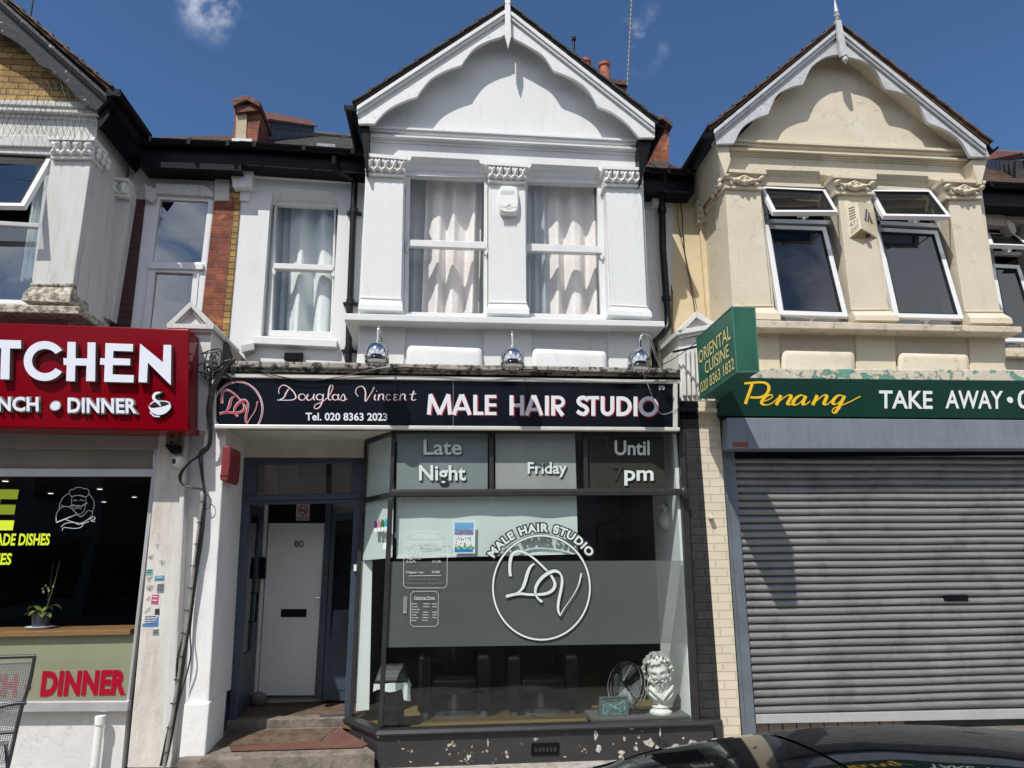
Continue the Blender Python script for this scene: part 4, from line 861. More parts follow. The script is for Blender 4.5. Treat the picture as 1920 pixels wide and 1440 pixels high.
pier(cream, q4(1571, 364, 1632, 364.5, 1665, 579, 1596, 580), q4(1596, 580, 1665, 579, 1678, 606, 1597, 605), q4(1557, 333, 1635, 337, 1634, 366, 1566, 365), YP, CREAM, CREAM, scroll=True)
pier(cream, q4(1778, 373, 1837, 373, 1876, 583, 1809, 583), q4(1809, 583, 1876, 583, 1889, 611, 1811, 610), q4(1762, 340, 1838, 344, 1837, 374, 1772, 374), YP, CREAM, CREAM, scroll=True)
def casement(win, c, b, thick=.055, glass=GLASSDK, handle=None):
    """outward opened plastic casement: c = its four corners in space"""
    mb = MB(); inn, nr = frame3(mb, c, b, thick); o = mb.build('casement', UPVC, win, bevel=.005)
    g = MB(); i2 = quad_inset(inn, -.003); frame3(g, i2, .014, .01)
    MB().poly([p+nr*.02 for p in inn]).build('pane', glass, o)
    gk = MB(); inn2, _ = frame3(gk, [p-nr*.001 for p in inn], .010, thick*.4); gk.build('gasket', RUBBER, o)
    if handle: hm = MB(); a = lerp(V(c[3]), V(c[2]), .5)+nr*(thick+.01); hm.box((a.x-.07, a.y, a.z+.0), (a.x+.06, a.y+.025, a.z+.022)); hm.box((a.x-.015, a.y-.01, a.z-.03), (a.x+.015, a.y+.02, a.z+.02)); hm.build('window_catch', PLASTICWHITE, o, bevel=.004)
    return o
def open_window(parent, opening, small, big, Yh, Ys, Yb, label, bb=.05):
    fr = MB(); op = [P(x, y, Yh+.075) for x, y in opening]; inn, nr = frame3(fr, op, .045, .06)
    l = lerp(op[0], op[3], .25); r = lerp(op[1], op[2], .25); d = V((0, 0, -.05)); fr.prism([l, r, r+d, l+d], (0, .06, 0))
    o = fr.build('window', UPVC, parent, bevel=.003, label=label)
    casement(o, [P(*small[0], Yh), P(*small[1], Yh), P(*small[2], Ys), P(*small[3], Ys)], .042, handle=True)
    casement(o, [P(*big[0], Yh), P(*big[1], Yh), P(*big[2], Yb), P(*big[3], Yb)], .055, handle=True)
    st = MB()
    for i in (2, 3):
        p = P(*small[i], Ys); q = lerp(op[1] if i == 2 else op[0], op[2] if i == 2 else op[3], .22); st.tube([p+V((0, .05, .01)), q], .007, 6)
        p = P(*big[i], Yb); q = (op[2] if i == 2 else op[3])+V((0, 0, .06)); st.tube([p+V((0, .05, .01)), q], .007, 6)
    st.build('window_stay', STEEL, o)
    return o
open_window(cream, ol, q4(1426, 349, 1548, 355, 1572, 397, 1450, 397), q4(1434, 421, 1549, 425, 1591, 594, 1461, 590), YG+.07, YG-.24, YG-.10, 'left open window over the green fascia')
open_window(cream, orr, q4(1630, 355, 1745, 356, 1784, 406, 1657, 404), q4(1641, 426, 1758, 432, 1808, 598, 1678, 595), YG+.07, YG-.24, YG-.10, 'right open window over the green fascia')
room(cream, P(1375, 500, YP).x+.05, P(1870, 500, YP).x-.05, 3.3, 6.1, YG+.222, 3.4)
rl = [(1339, 243), (1567, 54)]; rr = [(1849, 272), (1578, 54)]
inL = smoothpath([(1343, 270), (1374, 269)], 2)+smoothpath([(1377, 268), (1392, 240), (1414, 224), (1441, 214)], 5)+smoothpath([(1443, 208), (1458, 178), (1482, 164), (1506, 158)], 5)+smoothpath([(1509, 152), (1522, 126), (1546, 108), (1572, 102)], 5)+[(1577, 100)]
inR = smoothpath([(1856, 294), (1823, 294)], 2)+smoothpath([(1819, 293), (1802, 264), (1775, 244), (1742, 231)], 5)+smoothpath([(1738, 227), (1722, 194), (1696, 176), (1661, 167)], 5)+smoothpath([(1657, 162), (1644, 134), (1622, 116), (1592, 107)], 5)+[(1580, 100)]
GREYBOARD = mat('silver_grey_gloss_board', (.50, .51, .52), .32, var=.12, vscale=10, bump=.12, bscale=60, col2=(.34, .33, .32), th=(.62, .74), c2scale=18)
barge(cream, inL, inR, None, None, YB, GREYBOARD, rl, rr)
gable_roof(cream, (1333, 243), (1571, 50), (1856, 272), YB-.035, 3.0, BROWNTILE, thick=.025)
bs = MB(); bs.slab([(1343, 256), (1570, 70), (1573, 76), (1347, 262)], YB+.042, YG); bs.slab([(1848, 284), (1578, 70), (1573, 76), (1843, 290)], YB+.042, YG); bs.build('verge_soffit', CREAM, cream)
fi = MB(); fi.slab([(1567, 37), (1577, 37), (1590, 104), (1577, 104)], YB-.075, YB-.035)
pA, pB = P(1570, 37, YB-.055), P(1563, 4, YB-.055); fi.lathe(pA, [(.02, -.01), (.03, .0), (.016, .02), (.034, .045), (.036, .065), (.015, .085), (.026, .10), (.003, .30)], n=14)
pC = P(1583.5, 104, YB-.055); fi.lathe(pC, [(.03, .01), (.03, -.005), (.012, -.015), (.034, -.045), (.032, -.07), (.014, -.09), (.004, -.12)], n=14)
fi.build('finial', GREYBOARD, cream, smooth=35)
MB().slab([(1340, 268), (1364, 262), (1370, 300), (1360, 330)], YB+.05, YSB).build('bay_eave', CREAM, cream)
MB().slab([(1822, 300), (1852, 296), (1840, 345), (1834, 345)], YB+.05, YSB).build('bay_eave', CREAM, cream)
g = MB(); a, b = eave_run((1329, 250), YB-.05, .62); half_round(g, a, b, .065); g.prism([a+V((-.065, 0, -.065)), a+V((.065, 0, -.065)), a+V((.065, 0, .005)), a+V((-.065, 0, .005))], (0, .012, 0)); g.build('bay_gutter', BLACKGLOSS, cream, smooth=30)
g = MB(); a, b = eave_run((1864, 273), YB-.05, .62); half_round(g, a, b, .06); g.build('bay_gutter', BLACKGLOSS, cream, smooth=30)
# right hand set-back wall, window and roof of the cream house
MB().holed([(1826, 340), (2060, 350), (2100, 760), (1865, 760)], [q4(1848, 412, 1925, 416, 1975, 652, 1884, 652)], YSB, YSB+.25).build('wall', mat('grey_cream_render', (.52, .47, .38), .8, var=.08, vscale=3, bump=.15), cream)
open_window(cream, q4(1848, 412, 1925, 416, 1975, 652, 1884, 652), q4(1850, 436, 1903, 438, 1936, 461, 1855, 458), q4(1858, 494, 1912, 497, 1962, 642, 1881, 640), YSB+.10, YSB-.16, YSB-.02, 'open window at the right edge of the photo')
MB().slab([(1842, 398), (1882, 401), (1892, 414), (1892, 424), (1842, 420)], YSB-.03, YSB+.1).build('window_hood', MATS['grey_cream_render'], cream, bevel=.008)
MB().slab([(1886, 415), (1893, 411), (1903, 420), (1907, 433), (1902, 441), (1894, 432)], YSB-.05, YSB+.1).build('window_hood', MATS['grey_cream_render'], cream, bevel=.01)
MB().slab([(1880, 656), (1990, 660), (1990, 672), (1880, 668)], YSB-.09, YSB+.2).build('window_sill', MATS['stained_cream_sill'], cream, bevel=.008)
room(cream, P(1860, 500, YSB).x, P(2050, 500, YSB).x, 3.0, 6.0, YSB+.252, 3.0)
main_eave(cream, 1826, 344, 2040, 352); roof_strip(cream, 'main_roof', 1810, 340, 2050, 350, (1810, 300), (2050, 306), BROWNTILE)
pw2 = MB(); pw2.prism([P(1905, 300, .9), P(1905, 340, .9), P(1826, 338, 4.0), P(1835, 300, 4.0)], (.3, 0, 0)); pw2.build('party_wall', SLATE, cream)
MB().prism([P(1918, 286, .8), P(1922, 298, .8), P(1842, 302, 4.0), P(1856, 282, 4.0)], (.28, 0, .02)).build('coping', OLDCLAY, cream)
hs = MB()
for i in range(9):
    t = i/9; a = lerp(P(1904, 302, .88), P(1838, 306, 3.9), t); b = lerp(P(1904, 302, .88), P(1838, 306, 3.9), t+.1)
    hs.prism([a+V((-.02, 0, 0)), b+V((-.02, 0, 0)), lerp(a, b, .5)+V((-.05, 0, -.28))], (-.012, 0, 0))
hs.build('hung_slates', LEADMAT, cream)
# cream shopfront
MB().slab([(1345, 690), (2020, 694), (2020, 716), (1345, 710)], -.26, YSB).build('shopfront_cornice', GREENPEEL, cream, bevel=.012)
MB().slab([(1349, 712), (2000, 718), (2000, 790), (1352, 786)], -.20, .3).build('fascia_backing', FRAMEBLK, cream)
MB().slab([(1349, 786), (1378, 786), (1424, 1440), (1394, 1440)], .02, .5).build('side_reveal', GUIDE, cream)
zb_ = P(1420, 1357, 0).z
pl = MB()
for i in range(14):
    x0 = P(1416+i*26, 1360, .03).x; x1 = P(1441+i*26, 1360, .03).x; pl.box((x0+.004, .03, -.02), (x1-.004, .06, zb_+.05))
pl.build('plank_riser', mat('taupe_planks', (.20, .16, .125), .75, var=.15, vscale=6, streak=True, bump=.15), cream)
MB().box((P(1700, 1360, 0).x, .02, -.02), (P(2000, 1360, 0).x, .5, zb_-.03)).build('shop_step', FRAMEBLK, cream)
MB().prism([V((P(1738, 1364, -.22).x, -.22, zb_-.09)), V((P(1990, 1362, -.22).x, -.22, zb_-.09)), V((P(1990, 1340, .01).x, .01, zb_-.09)), V((P(1738, 1340, .01).x, .01, zb_-.09))], (0, 0, -.035)).build('step_plate', mat('rusty_tread_plate', (.22, .20, .18), .6, metal=.4, var=.3, vscale=9, bump=.4, bscale=60), cream)

# ================================================================== LEFT HOUSE
MB().holed([(244, 300), (436, 308), (430, 345), (452, 350), (428, 640), (424, 760), (205, 760), (212, 600)], [q4(283, 350, 396, 356, 370, 625, 262, 625)], YSB+.002, YSB+.25).build('wall', OLDWHITE, left)
MB().slab([(244, 373), (272, 374), (243, 618), (209, 618)], YSB-.02, YSB+.1).build('painted_brick_panel', MAROON, left)
MB().slab([(402, 377), (430, 377), (424, 330), (452, 351), (426, 640), (380, 640), (385, 560)][0:1]+[(440, 378), (414, 640), (372, 640)], YSB-.022, YSB+.1).build('brick_panel', REDBRICK, left)
MB().slab([(430.5, 352), (452.5, 352), (427, 640), (414.5, 640), (440.5, 378), (430.5, 378)], YSB-.020, YSB+.1).build('brick_panel', YELBRICK, left)
MB().slab([(270, 345), (290, 352), (292, 372), (283, 378), (272, 372)], YSB-.08, YSB+.1).build('window_hood', OLDWHITE, left, bevel=.01)
MB().slab([(292, 343), (382, 347), (394, 354), (400, 362), (400, 368), (288, 362)], YSB-.05, YSB+.12).build('window_hood', OLDWHITE, left, bevel=.008)
MB().slab([(404, 318), (431, 320), (429, 376), (401, 376)], YSB-.04, YSB+.1).build('wall_band', OLDWHITE, left, bevel=.006)
wf = MB().holed(q4(272, 363, 401, 368, 372, 640, 240, 640), [q4(299, 373, 390, 378, 377, 491.5, 285, 490), q4(289, 507, 364, 511, 352, 632, 274, 632)], YSB+.0, YSB+.08)
wo = wf.build('window', UPVC, left, bevel=.006, label='tall closed window beside the maroon brick strip')
MB().slab(q4(279, 491, 381, 494, 380, 505, 278, 503), YSB-.04, YSB-.001).build('transom_rail', UPVC, wo, bevel=.006)
cs = MB(); c4 = [P(x, y, YSB-.012) for x, y in q4(280, 499, 374, 503, 362, 640, 263, 640)]; inn, nr = frame3(cs, c4, .065, .05); cs.build('casement', UPVC, wo, bevel=.004)
for q in (q4(299, 373, 390, 378, 377, 491.5, 285, 490), q4(289, 507, 364, 511, 352, 632, 274, 632)): MB().poly([P(x, y, YSB+.03) for x, y in q]).build('pane', GLASSUP, wo)
room(left, P(262, 500, YSB).x-.1, P(420, 500, YSB).x, 3.0, 6.0, YSB+.252, 3.0)
main_eave(left, 262, 262, 452, 270, board=(20, 56)); roof_strip(left, 'main_roof', 258, 262, 448, 268, (258, 247), (448, 252), BROWNTILE)
# bay: front at YP like its neighbour
bw = q4(-260, 276, 100, 290, 62, 570, -300, 560)
MB().holed([(-330, 200), (-120, -40), (183, 200), (184, 225), (170, 330), (137, 580), (-360, 580)], [bw], YG, YG+.22).build('bay_wall', OLDWHITE, left)
MB().slab([(-330, 180), (-140, -60), (160, 190)], YG-.002, YG+.1).build('brick_gable', YELBRICK, left)
MB().slab([(186, 215), (181, 215), (136, 575), (142, 575)], YG+.001, YSB+.1).build('bay_side_wall', OLDWHITE, left)
for (ya, yb), d in (((191, 199), .07), ((199, 205), .045), ((205, 210), .075), ((210, 222), .025)):
    MB().slab([(-330, ya-17), (182, ya+3), (182, yb+3), (-330, yb-17)], YG-d, YSB).build('cornice', OLDWHITE, left, bevel=.004)
MB().slab([(-300, 252), (92, 253), (98, 262), (98, 276), (-300, 264)], YG-.03, YG+.16).build('window_lintel', OLDWHITE, left, bevel=.01)
pier(left, q4(96, 299, 171, 300, 137, 533, 61, 532), q4(61, 532, 137, 533, 138, 573, 49, 569), q4(98, 262, 182, 264, 174, 300, 99, 299), YP, OLDWHITE, ORNAMENT, back=.30, side=(1, .30), leaves=4, footm=PEEL)
MB().slab([(212, 362), (246, 366), (208, 600), (174, 590)], YSB-.16, YSB+.1).build('rear_pilaster', OLDWHITE, left, bevel=.008)
capital(left, q4(209, 336, 245, 340, 242, 372, 207, 368), YSB-.2, ORNAMENT, leaves=2)
MB().slab([(-330, 560), (150, 574), (148, 589), (-330, 576)], YS-.02, YSB).build('bay_sill', PEEL, left, bevel=.01)
MB().slab([(-330, 578), (132, 588), (120, 660), (-330, 660)], YP+.02, YSB).build('apron_wall', mat('dirty_apron', (.40, .38, .34), .85, var=.15, vscale=5, bump=.3, col2=(.2, .18, .16), th=(.5, .65)), left)
wfm = MB(); c4 = [P(x, y, YG+.11) for x, y in q4(-258, 276, 98, 290, 64, 572, -300, 562)]; inn, nr = frame3(wfm, c4, .05, .06)
l = lerp(c4[0], c4[3], .44); r = lerp(c4[1], c4[2], .47); wfm.prism([l, r, r+V((0, 0, -.045)), l+V((0, 0, -.045))], (0, .06, 0)); wo = wfm.build('window', UPVC, left, bevel=.004, label='bay window with its top vent swung open')
MB().poly([p+V((0, .03, 0)) for p in [lerp(inn[0], inn[3], .47), lerp(inn[1], inn[2], .47), inn[2], inn[3]]]).build('pane', GLASSUP, wo)
casement(wo, [P(-180, 276, YG+.06), P(100, 290, YG+.06), P(45, 386, YG-.34), P(-230, 382, YG-.34)], .05, glass=GLASSUP)
room(left, P(-330, 500, YP).x, P(100, 500, YP).x, 3.2, 6.2, YG+.222, 3.4)
curtain('bunched_curtain', 'white curtain bunched at the right of the open bay window of the brick gabled house', q4(68, 300, 96, 301, 72, 520, 36, 525), YG+.30, CURTAINB, 3, .04, .2)
# peeling black barge board, tiles, gutter of the left gable
inn_ = smoothpath([(182, 207), (160, 197), (140, 178), (118, 152), (96, 132), (74, 122), (56, 100), (32, 80), (0, 62), (-40, 40), (-90, 0)], 3)
o = MB().slab([(198, 190), (-90, -70)]+list(reversed(inn_)), YB, YB+.04).build('barge_board', PEELBLACK, left, bevel=.003)
MB().slab([(200, 176), (-90, -84), (-90, -70), (199, 190)], YB-.04, YB-.002).build('moulding', PEELBLACK, o, bevel=.004)
MB().slab([(200, 180), (-90, -80), (-90, -76), (200, 185)], YB-.06, YB-.041).build('moulding', PEELBLACK, o, bevel=.004)
gable_roof(left, (205, 168), (-95, -88), (-400, 160), YB-.05, 3.0, BROWNTILE, thick=.02)
MB().slab([(184, 208), (200, 192), (206, 215), (186, 240)], YB+.05, YSB).build('bay_eave', BLACKGLOSS, left)
MB().slab([(190, 200), (-90, -56), (-90, -50), (184, 206)], YB+.042, YG).build('verge_soffit', BLACKGLOSS, left)
g = MB(); a, b = eave_run((213, 168), YB-.05, .62); half_round(g, a, b, .072); g.prism([a+V((-.072, 0, -.072)), a+V((.072, 0, -.072)), a+V((.072, 0, .01)), a+V((-.072, 0, .01))], (0, .012, 0)); g.build('bay_gutter', BLACKGLOSS, left, smooth=30)
# kitchen shopfront
YK = -.08
MB().slab([(-350, 806), (300, 818), (296, 842), (-350, 836)], YK-.02, .3).build('shopfront_head', mat('beige_head_board', (.30, .27, .24), .7, var=.06), left)
kf = MB().holed(q4(-350, 828, 299, 834, 239, 1336, -350, 1332), [q4(-340, 836, 289, 840, 286, 879, -340, 877), q4(-340, 893, 284, 893, 237, 1316, -340, 1316)], YK, YK+.07)
ko = kf.build('shop_window', ALU, left, bevel=.004)
MB().slab(q4(-350, 1318, 241, 1315, 238, 1334, -350, 1338), YK-.06, YK-.001).build('window_sill', ALU, ko, bevel=.005)
MB().poly([P(x, y, YK+.03) for x, y in q4(-340, 836, 289, 840, 286, 879, -340, 877)]).build('fanlight_panel', mat('beige_fanlight', (.24, .21, .17), .5, var=.12, vscale=3), ko)
MB().poly([P(x, y, YK+.035) for x, y in q4(-340, 893, 284, 893, 237, 1316, -340, 1316)]).build('pane', glassmat('cafe_glass', .035, (.86, .88, .88), .0), ko)
MB().slab(q4(-350, 1334, 238, 1330, 226, 1460, -350, 1460), YK+.02, .3).build('stall_riser', CRACKED, left)
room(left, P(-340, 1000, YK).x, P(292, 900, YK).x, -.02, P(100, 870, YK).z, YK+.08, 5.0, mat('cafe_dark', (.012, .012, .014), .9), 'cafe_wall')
xk0, xk1 = P(-340, 1183, .1).x, P(252, 1183, .1).x
zk = P(100, 1183, YK+.08).z
MB().box((xk0, YK+.09, zk-.045), (xk1, YK+.55, zk)).build('window_counter', WOODTOP, left, bevel=.004)
MB().box((xk0, YK+.14, 0), (xk1+.05, YK+.17, zk-.047)).build('counter_front', OLIVE, left)
dl_ = MB()
for x, y in ((10, 902), (95, 925), (187, 917), (195, 941), (252, 932), (84, 937)):
    p = PZ(x, y, P(100, 870, YK).z-.012); dl_.lathe(p, [(.032, 0), (.028, -.006), (.0, -.006)], n=12)
dl_.build('ceiling_lights', mat('warm_lamp', (1, .93, .82), .5, emit=1.4), left)
# ================================================================== SIGNS
def caps_letters(mb, spec, place, wd, d0):
    """block capitals drawn with a straight pen inside boxes (x0, x1, ytop, ybase)"""
    for i, (ch, x0, x1, t, b) in enumerate(spec):
        h = wd/2; m_ = (t+b)/2; d = d0+i*.0000; S = lambda pts, dd=0, w_=wd: stroke(mb, pts, w_, place, d+dd*.0004)
        xm = (x0+x1)/2
        if ch == 'M': S([(x0+h*.8, b), (x0+h*1.7, t)]); S([(x0+h*1.55, t), (xm, b-2)], 1); S([(x1-h*1.55, t), (xm, b-2)], 2); S([(x1-h*.8, b), (x1-h*1.7, t)], 3)
        elif ch == 'A': S([(x0+h, b), (xm-h*.15, t)]); S([(x1-h, b), (xm+h*.15, t)], 1); S([(x0+h*2.0, lerp(t, b, .70)), (x1-h*2.0, lerp(t, b, .70))], 2, wd*.8)
        elif ch == 'L': S([(x0+h, t), (x0+h, b)]); S([(x0+h, b-h*.85), (x1, b-h*.85)], 1, wd*.85)
        elif ch == 'E': S([(x0+h, t), (x0+h, b)]); [S([(x0+h, y), (x1, y)], k+1, wd*.82) for k, y in enumerate((t+h*.82, m_, b-h*.82))]
        elif ch == 'H': S([(x0+h, t), (x0+h, b)]); S([(x1-h, t), (x1-h, b)], 1); S([(x0+h, m_), (x1-h, m_)], 2, wd*.9)
        elif ch == 'I': S([(xm, t), (xm, b)])
        elif ch == 'R': S([(x0+h, t), (x0+h, b)]); r = (b-t)*.27; S([(x0+h, t+h*.85), (x1-r-h*.4, t+h*.85)]+arc(x1-r-h*.4, t+h*.85+r*.85, r, r*.85, pi/2, -pi/2, 16)+[(x0+h, t+h*.85+r*1.7)], 1, wd*.85); S([(x0+(x1-x0)*.42, t+(b-t)*.56), (x1-h*.7, b)], 2)
        elif ch == 'S': q = (x1-x0); S(smoothpath([(x1-h*.5, t+(b-t)*.22), (xm+q*.12, t+h*.9), (x0+q*.30, t+h*1.2), (x0+h*1.15, t+(b-t)*.27), (x0+q*.34, t+(b-t)*.43), (x1-q*.30, t+(b-t)*.55), (x1-h*1.1, t+(b-t)*.72), (xm+q*.16, b-h*1.0), (xm-q*.16, b-h*1.2), (x0+h*.5, t+(b-t)*.76)], 5))
        elif ch == 'T': S([(xm, t), (xm, b)]); S([(x0, t+h*.85), (x1, t+h*.85)], 1, wd*.85)
        elif ch == 'U': r = (x1-x0)/2-h; S([(x0+h, t), (x0+h, b-r-h)]+arc(xm, b-r-h, r, r, pi, 2*pi, 18)+[(x1-h, t)])
        elif ch == 'D': r = (b-t)/2-h; S([(x0+h, t), (x0+h, b)]); S([(x0+h, t+h), (x1-r-h, t+h)]+arc(x1-r-h, m_, r, r, pi/2, -pi/2, 22)+[(x0+h, b-h)], 1)
        elif ch == 'O': S(arc(xm, m_, (x1-x0)/2-h, (b-t)/2-h+2, 0, 2*pi, 40))
def dv_logo(mb, place, wd, d0, ring=True, rw=24):
    """the intertwined D and V monogram in its ring (coordinates of the window decal)"""
    nib = (wd*.30, wd, rad(20))
    S = lambda pts, k, n_=nib: stroke(mb, smoothpath(pts, 7), wd, place, d0+k*.0004, nib=n_)
    S([(316, 668), (308, 600), (312, 520), (330, 450), (372, 414), (430, 410), (500, 440), (580, 500), (660, 575), (730, 650), (768, 715), (776, 765), (750, 812), (690, 845), (600, 857), (500, 856), (420, 848), (340, 858), (268, 877)], 0, (wd*.55, wd*1.0, rad(35)))
    S([(562, 536), (520, 572), (490, 640), (468, 720), (440, 790), (400, 830), (350, 848)], 12, (wd*.25, wd*1.1, rad(-10)))
    S([(645, 932), (608, 905), (578, 860), (574, 800), (600, 735), (650, 675), (715, 630), (780, 612), (830, 640), (850, 700), (842, 790), (822, 880), (808, 970), (812, 1030), (830, 1070)], 20, (wd*.5, wd*1.05, rad(60)))
    S([(828, 1078), (870, 1000), (930, 915), (985, 830), (1025, 740), (1048, 635)], 34, (wd*.22, wd*.9, rad(-55)))
    if ring: stroke(mb, arc(637, 785, 503, 540, 0, 2*pi, 90), rw, place, d0)

# ---- black shop sign
YF2 = YF
sg = thing('shop_sign', 'long black shop sign with white lettering MALE HAIR STUDIO over the barber window', 'sign', tuple(P(830, 760, YF)))
MB().slab(q4(402, 704, 1268, 717, 1268, 803, 402, 799), YF, YF+.03).build('sign_panel', NAVY, sg)
tr = MB()
tr.slab([(397, 699), (1275, 712), (1275, 719), (397, 707)], YF-.028, YF+.034); tr.slab([(397, 795.5), (1275, 801), (1275, 808), (397, 803)], YF-.028, YF+.034)
tr.slab([(397, 707), (404, 707), (404, 795.5), (397, 795.5)], YF-.028, YF+.034); tr.slab([(1263, 719), (1271, 719), (1271, 801), (1263, 801)], YF-.028, YF+.034)
tr.build('sign_trim', CREAMALU, sg, bevel=.006)
kp = crop_place(780, 680, 3.6923, YF)
sl = lambda x: 218+(x-80)*.0113; sbb = lambda x: 360+(x-80)*.0075
spec = [(c, x0, x1, sl(x0)+2, sbb(x0)+1) for c, x0, x1 in (('M', 78, 246), ('A', 247, 386), ('L', 396, 466), ('E', 476, 556), ('H', 647, 747), ('A', 750, 880), ('I', 891, 920), ('R', 935, 1024), ('S', 1107, 1198), ('T', 1186, 1266), ('U', 1277, 1371), ('D', 1386, 1492), ('I', 1504, 1532), ('O', 1538, 1676))]
for sp_ in (spec[:4], spec[4:8], spec[8:]):
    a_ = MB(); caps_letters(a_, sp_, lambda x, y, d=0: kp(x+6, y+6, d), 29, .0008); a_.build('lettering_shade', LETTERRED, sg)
    a_ = MB(); caps_letters(a_, sp_, kp, 27, .006); a_.build('lettering', LETTERWHITE, sg)
a_ = MB(); ptext(a_, 'Tel. 020 8363 2023', 573.5, 788, 726, 788.6, 13.6, YF, offset=.022, base=.004); a_.build('lettering', LETTERWHITE, sg)
a_ = MB(); ptext(a_, '80', 1235, 731, 1245.6, 731.2, 8, YF, base=.004, offset=.006); a_.build('lettering', LETTERWHITE, sg)
script = [[(655, 358), (652, 325), (672, 292), (705, 286), (745, 308), (782, 345), (800, 385), (785, 406), (738, 414), (640, 413)], [(737, 318), (715, 352), (697, 390), (660, 413)],
 arc(852, 387, 29, 27, 1.2, 1.2+2*pi, 18), [(905, 362), (893, 390), (900, 412), (925, 410), (948, 385), (957, 360)], [(957, 360), (950, 398), (962, 413)],
 arc(1003, 387, 28, 25, .6, .6+2*pi, 18), [(1034, 360), (1028, 415), (1008, 465), (978, 487), (956, 478), (968, 452), (1012, 434), (1045, 414)],
 [(1045, 414), (1080, 380), (1108, 330), (1117, 293), (1101, 283), (1086, 312), (1076, 372), (1082, 410), (1104, 408)],
 arc(1138, 389, 26, 24, .6, .6+2*pi, 18), [(1166, 362), (1160, 400), (1176, 412)], [(1178, 408), (1204, 362), (1220, 388), (1218, 412), (1196, 418), (1184, 408)], [(1218, 410), (1240, 402)],
 [(1333, 380), (1312, 352), (1318, 316), (1350, 295), (1381, 306), (1396, 350), (1394, 424), (1426, 382), (1456, 332), (1471, 301)],
 [(1480, 364), (1472, 402), (1486, 414)], [(1488, 338), (1493, 334)], [(1512, 362), (1505, 416)], [(1506, 392), (1530, 362), (1549, 370), (1546, 404), (1560, 414)],
 [(1612, 374), (1590, 362), (1572, 386), (1582, 413), (1612, 408)], [(1672, 370), (1650, 362), (1638, 376), (1656, 387), (1636, 400), (1648, 416), (1674, 407)],
 [(1697, 362), (1690, 416)], [(1691, 392), (1715, 362), (1734, 370), (1731, 404), (1744, 414)], [(1810, 333), (1796, 380), (1792, 406), (1808, 416), (1828, 406)], [(1774, 366), (1830, 358)]]
kq = crop_place(380, 660, 4.571, YF)
for off, w_, d0, m_, nm in ((4, 9.5, .0008, LETTERRED, 'script_shade'), (0, 8.5, .004, LETTERWHITE, 'script_lettering')):
    a_ = MB()
    for i, pts in enumerate(script): stroke(a_, smoothpath(pts, 4), w_, lambda x, y, d=0: kq(x+off, y+off, d), d0+i*.0001, nib=('point', w_*.62, w_*1.15))
    a_.build(nm, m_, sg)
fx = lambda x: 302+(x-637)*.42; fy = lambda y: 492+(y-785)*.435
def logo_place(dd=0): return lambda x, y, d=0: kq(max(fx(x), 100), min(fy(y), 622), d+dd)
a_ = MB(); dv_logo(a_, logo_place(), 60, .0006, rw=40); a_.build('monogram_outline', LETTERWHITE, sg)
a_ = MB(); dv_logo(a_, logo_place(), 34, .006, rw=15); a_.build('monogram', LETTERRED, sg)
MB().slab([(849.5, 712), (850.3, 712), (850.0, 797), (849.2, 797)], YF-.0005, YF).build('panel_joint', STEEL, sg)

# ---- red cafe sign
YR = -.52
rs = thing('cafe_sign', 'glossy red box sign reading KITCHEN and LUNCH DINNER in raised white letters', 'sign', tuple(P(180, 710, YR)))
MB().slab([(-320, 594), (355, 617), (352, 808), (-320, 796)], YR, -.20).build('sign_box', REDSIGN, rs, bevel=.012)
kr = lambda x, y, d=0: P(x/4.8, 560+y/4.8, YR)+V((0, -d, 0))
polys = [[(-70, 383), (222, 392), (222, 465), (124, 463), (118, 740), (38, 738), (46, 461), (-70, 458)],
 [(637, 405), (710, 407), (708, 552), (814, 554), (816, 409), (887, 411), (883, 757), (803, 755), (806, 617), (706, 615), (703, 757), (625, 754), (630, 612), (602, 610), (600, 550), (633, 551)],
 [(975, 416), (1222, 425), (1220, 490), (1046, 485), (1043, 550), (1197, 556), (1195, 614), (1041, 611), (1038, 695), (1228, 702), (1225, 768), (963, 761), (968, 610), (926, 608), (929, 551), (972, 553)],
 [(1284, 420), (1488, 588), (1494, 431), (1562, 433), (1558, 792), (1354, 590), (1345, 768), (1270, 764)]]
body = MB(); face = MB(); edge = MB()
def raised(poly, D=.055):
    body.prism([kr(x, y, 0) for x, y in poly], (0, -D, 0)); cx = sum(p[0] for p in poly)/len(poly); cy = sum(p[1] for p in poly)/len(poly)
    face.poly([kr(x, y, D+.002) for x, y in poly])
C1 = arc(432, 576, 186, 178, rad(33), rad(327), 36); C2 = arc(436, 576, 116, 108, rad(36), rad(324), 36)
for p_ in polys: raised(p_)
raised(C1+list(reversed(C2)))
# the lettering's silver sides are the body; its faces are inset white sheets
body.build('letter_sides', mat('pewter_letter_return', (.30, .28, .25), .4, metal=.6, var=.1), rs); face.build('letter_faces', mat('letter_face_white', (.68, .71, .80), .4), rs)
for nm, m_, kk in (('small_letter_sides', MATS['pewter_letter_return'], dict(offset=.075, depth=.018)), ('small_letters', MATS['letter_face_white'], dict(offset=.03, base=.037, depth=.002))):
    t_ = MB(); ptext(t_, 'LUNCH', -42, 771, 76, 771.5, 24.5, YR, spacing=1.04, **kk); t_.build(nm, m_, rs)
    t_ = MB(); ptext(t_, 'DINNER', 132, 774, 258, 775.5, 25.5, YR, spacing=1.04, **kk); t_.build(nm, m_, rs)
    t_ = MB(); t_.lathe(P(104, 761, YR-(.018 if 'sides' in nm else .037)), [(.0, -.018), (.048 if 'sides' in nm else .040, -.018), (.048 if 'sides' in nm else .040, .003), (0, .003)], (0, -1, 0), 24); t_.build('round_dot', m_, rs)
cup = MB(); cs_ = MB()
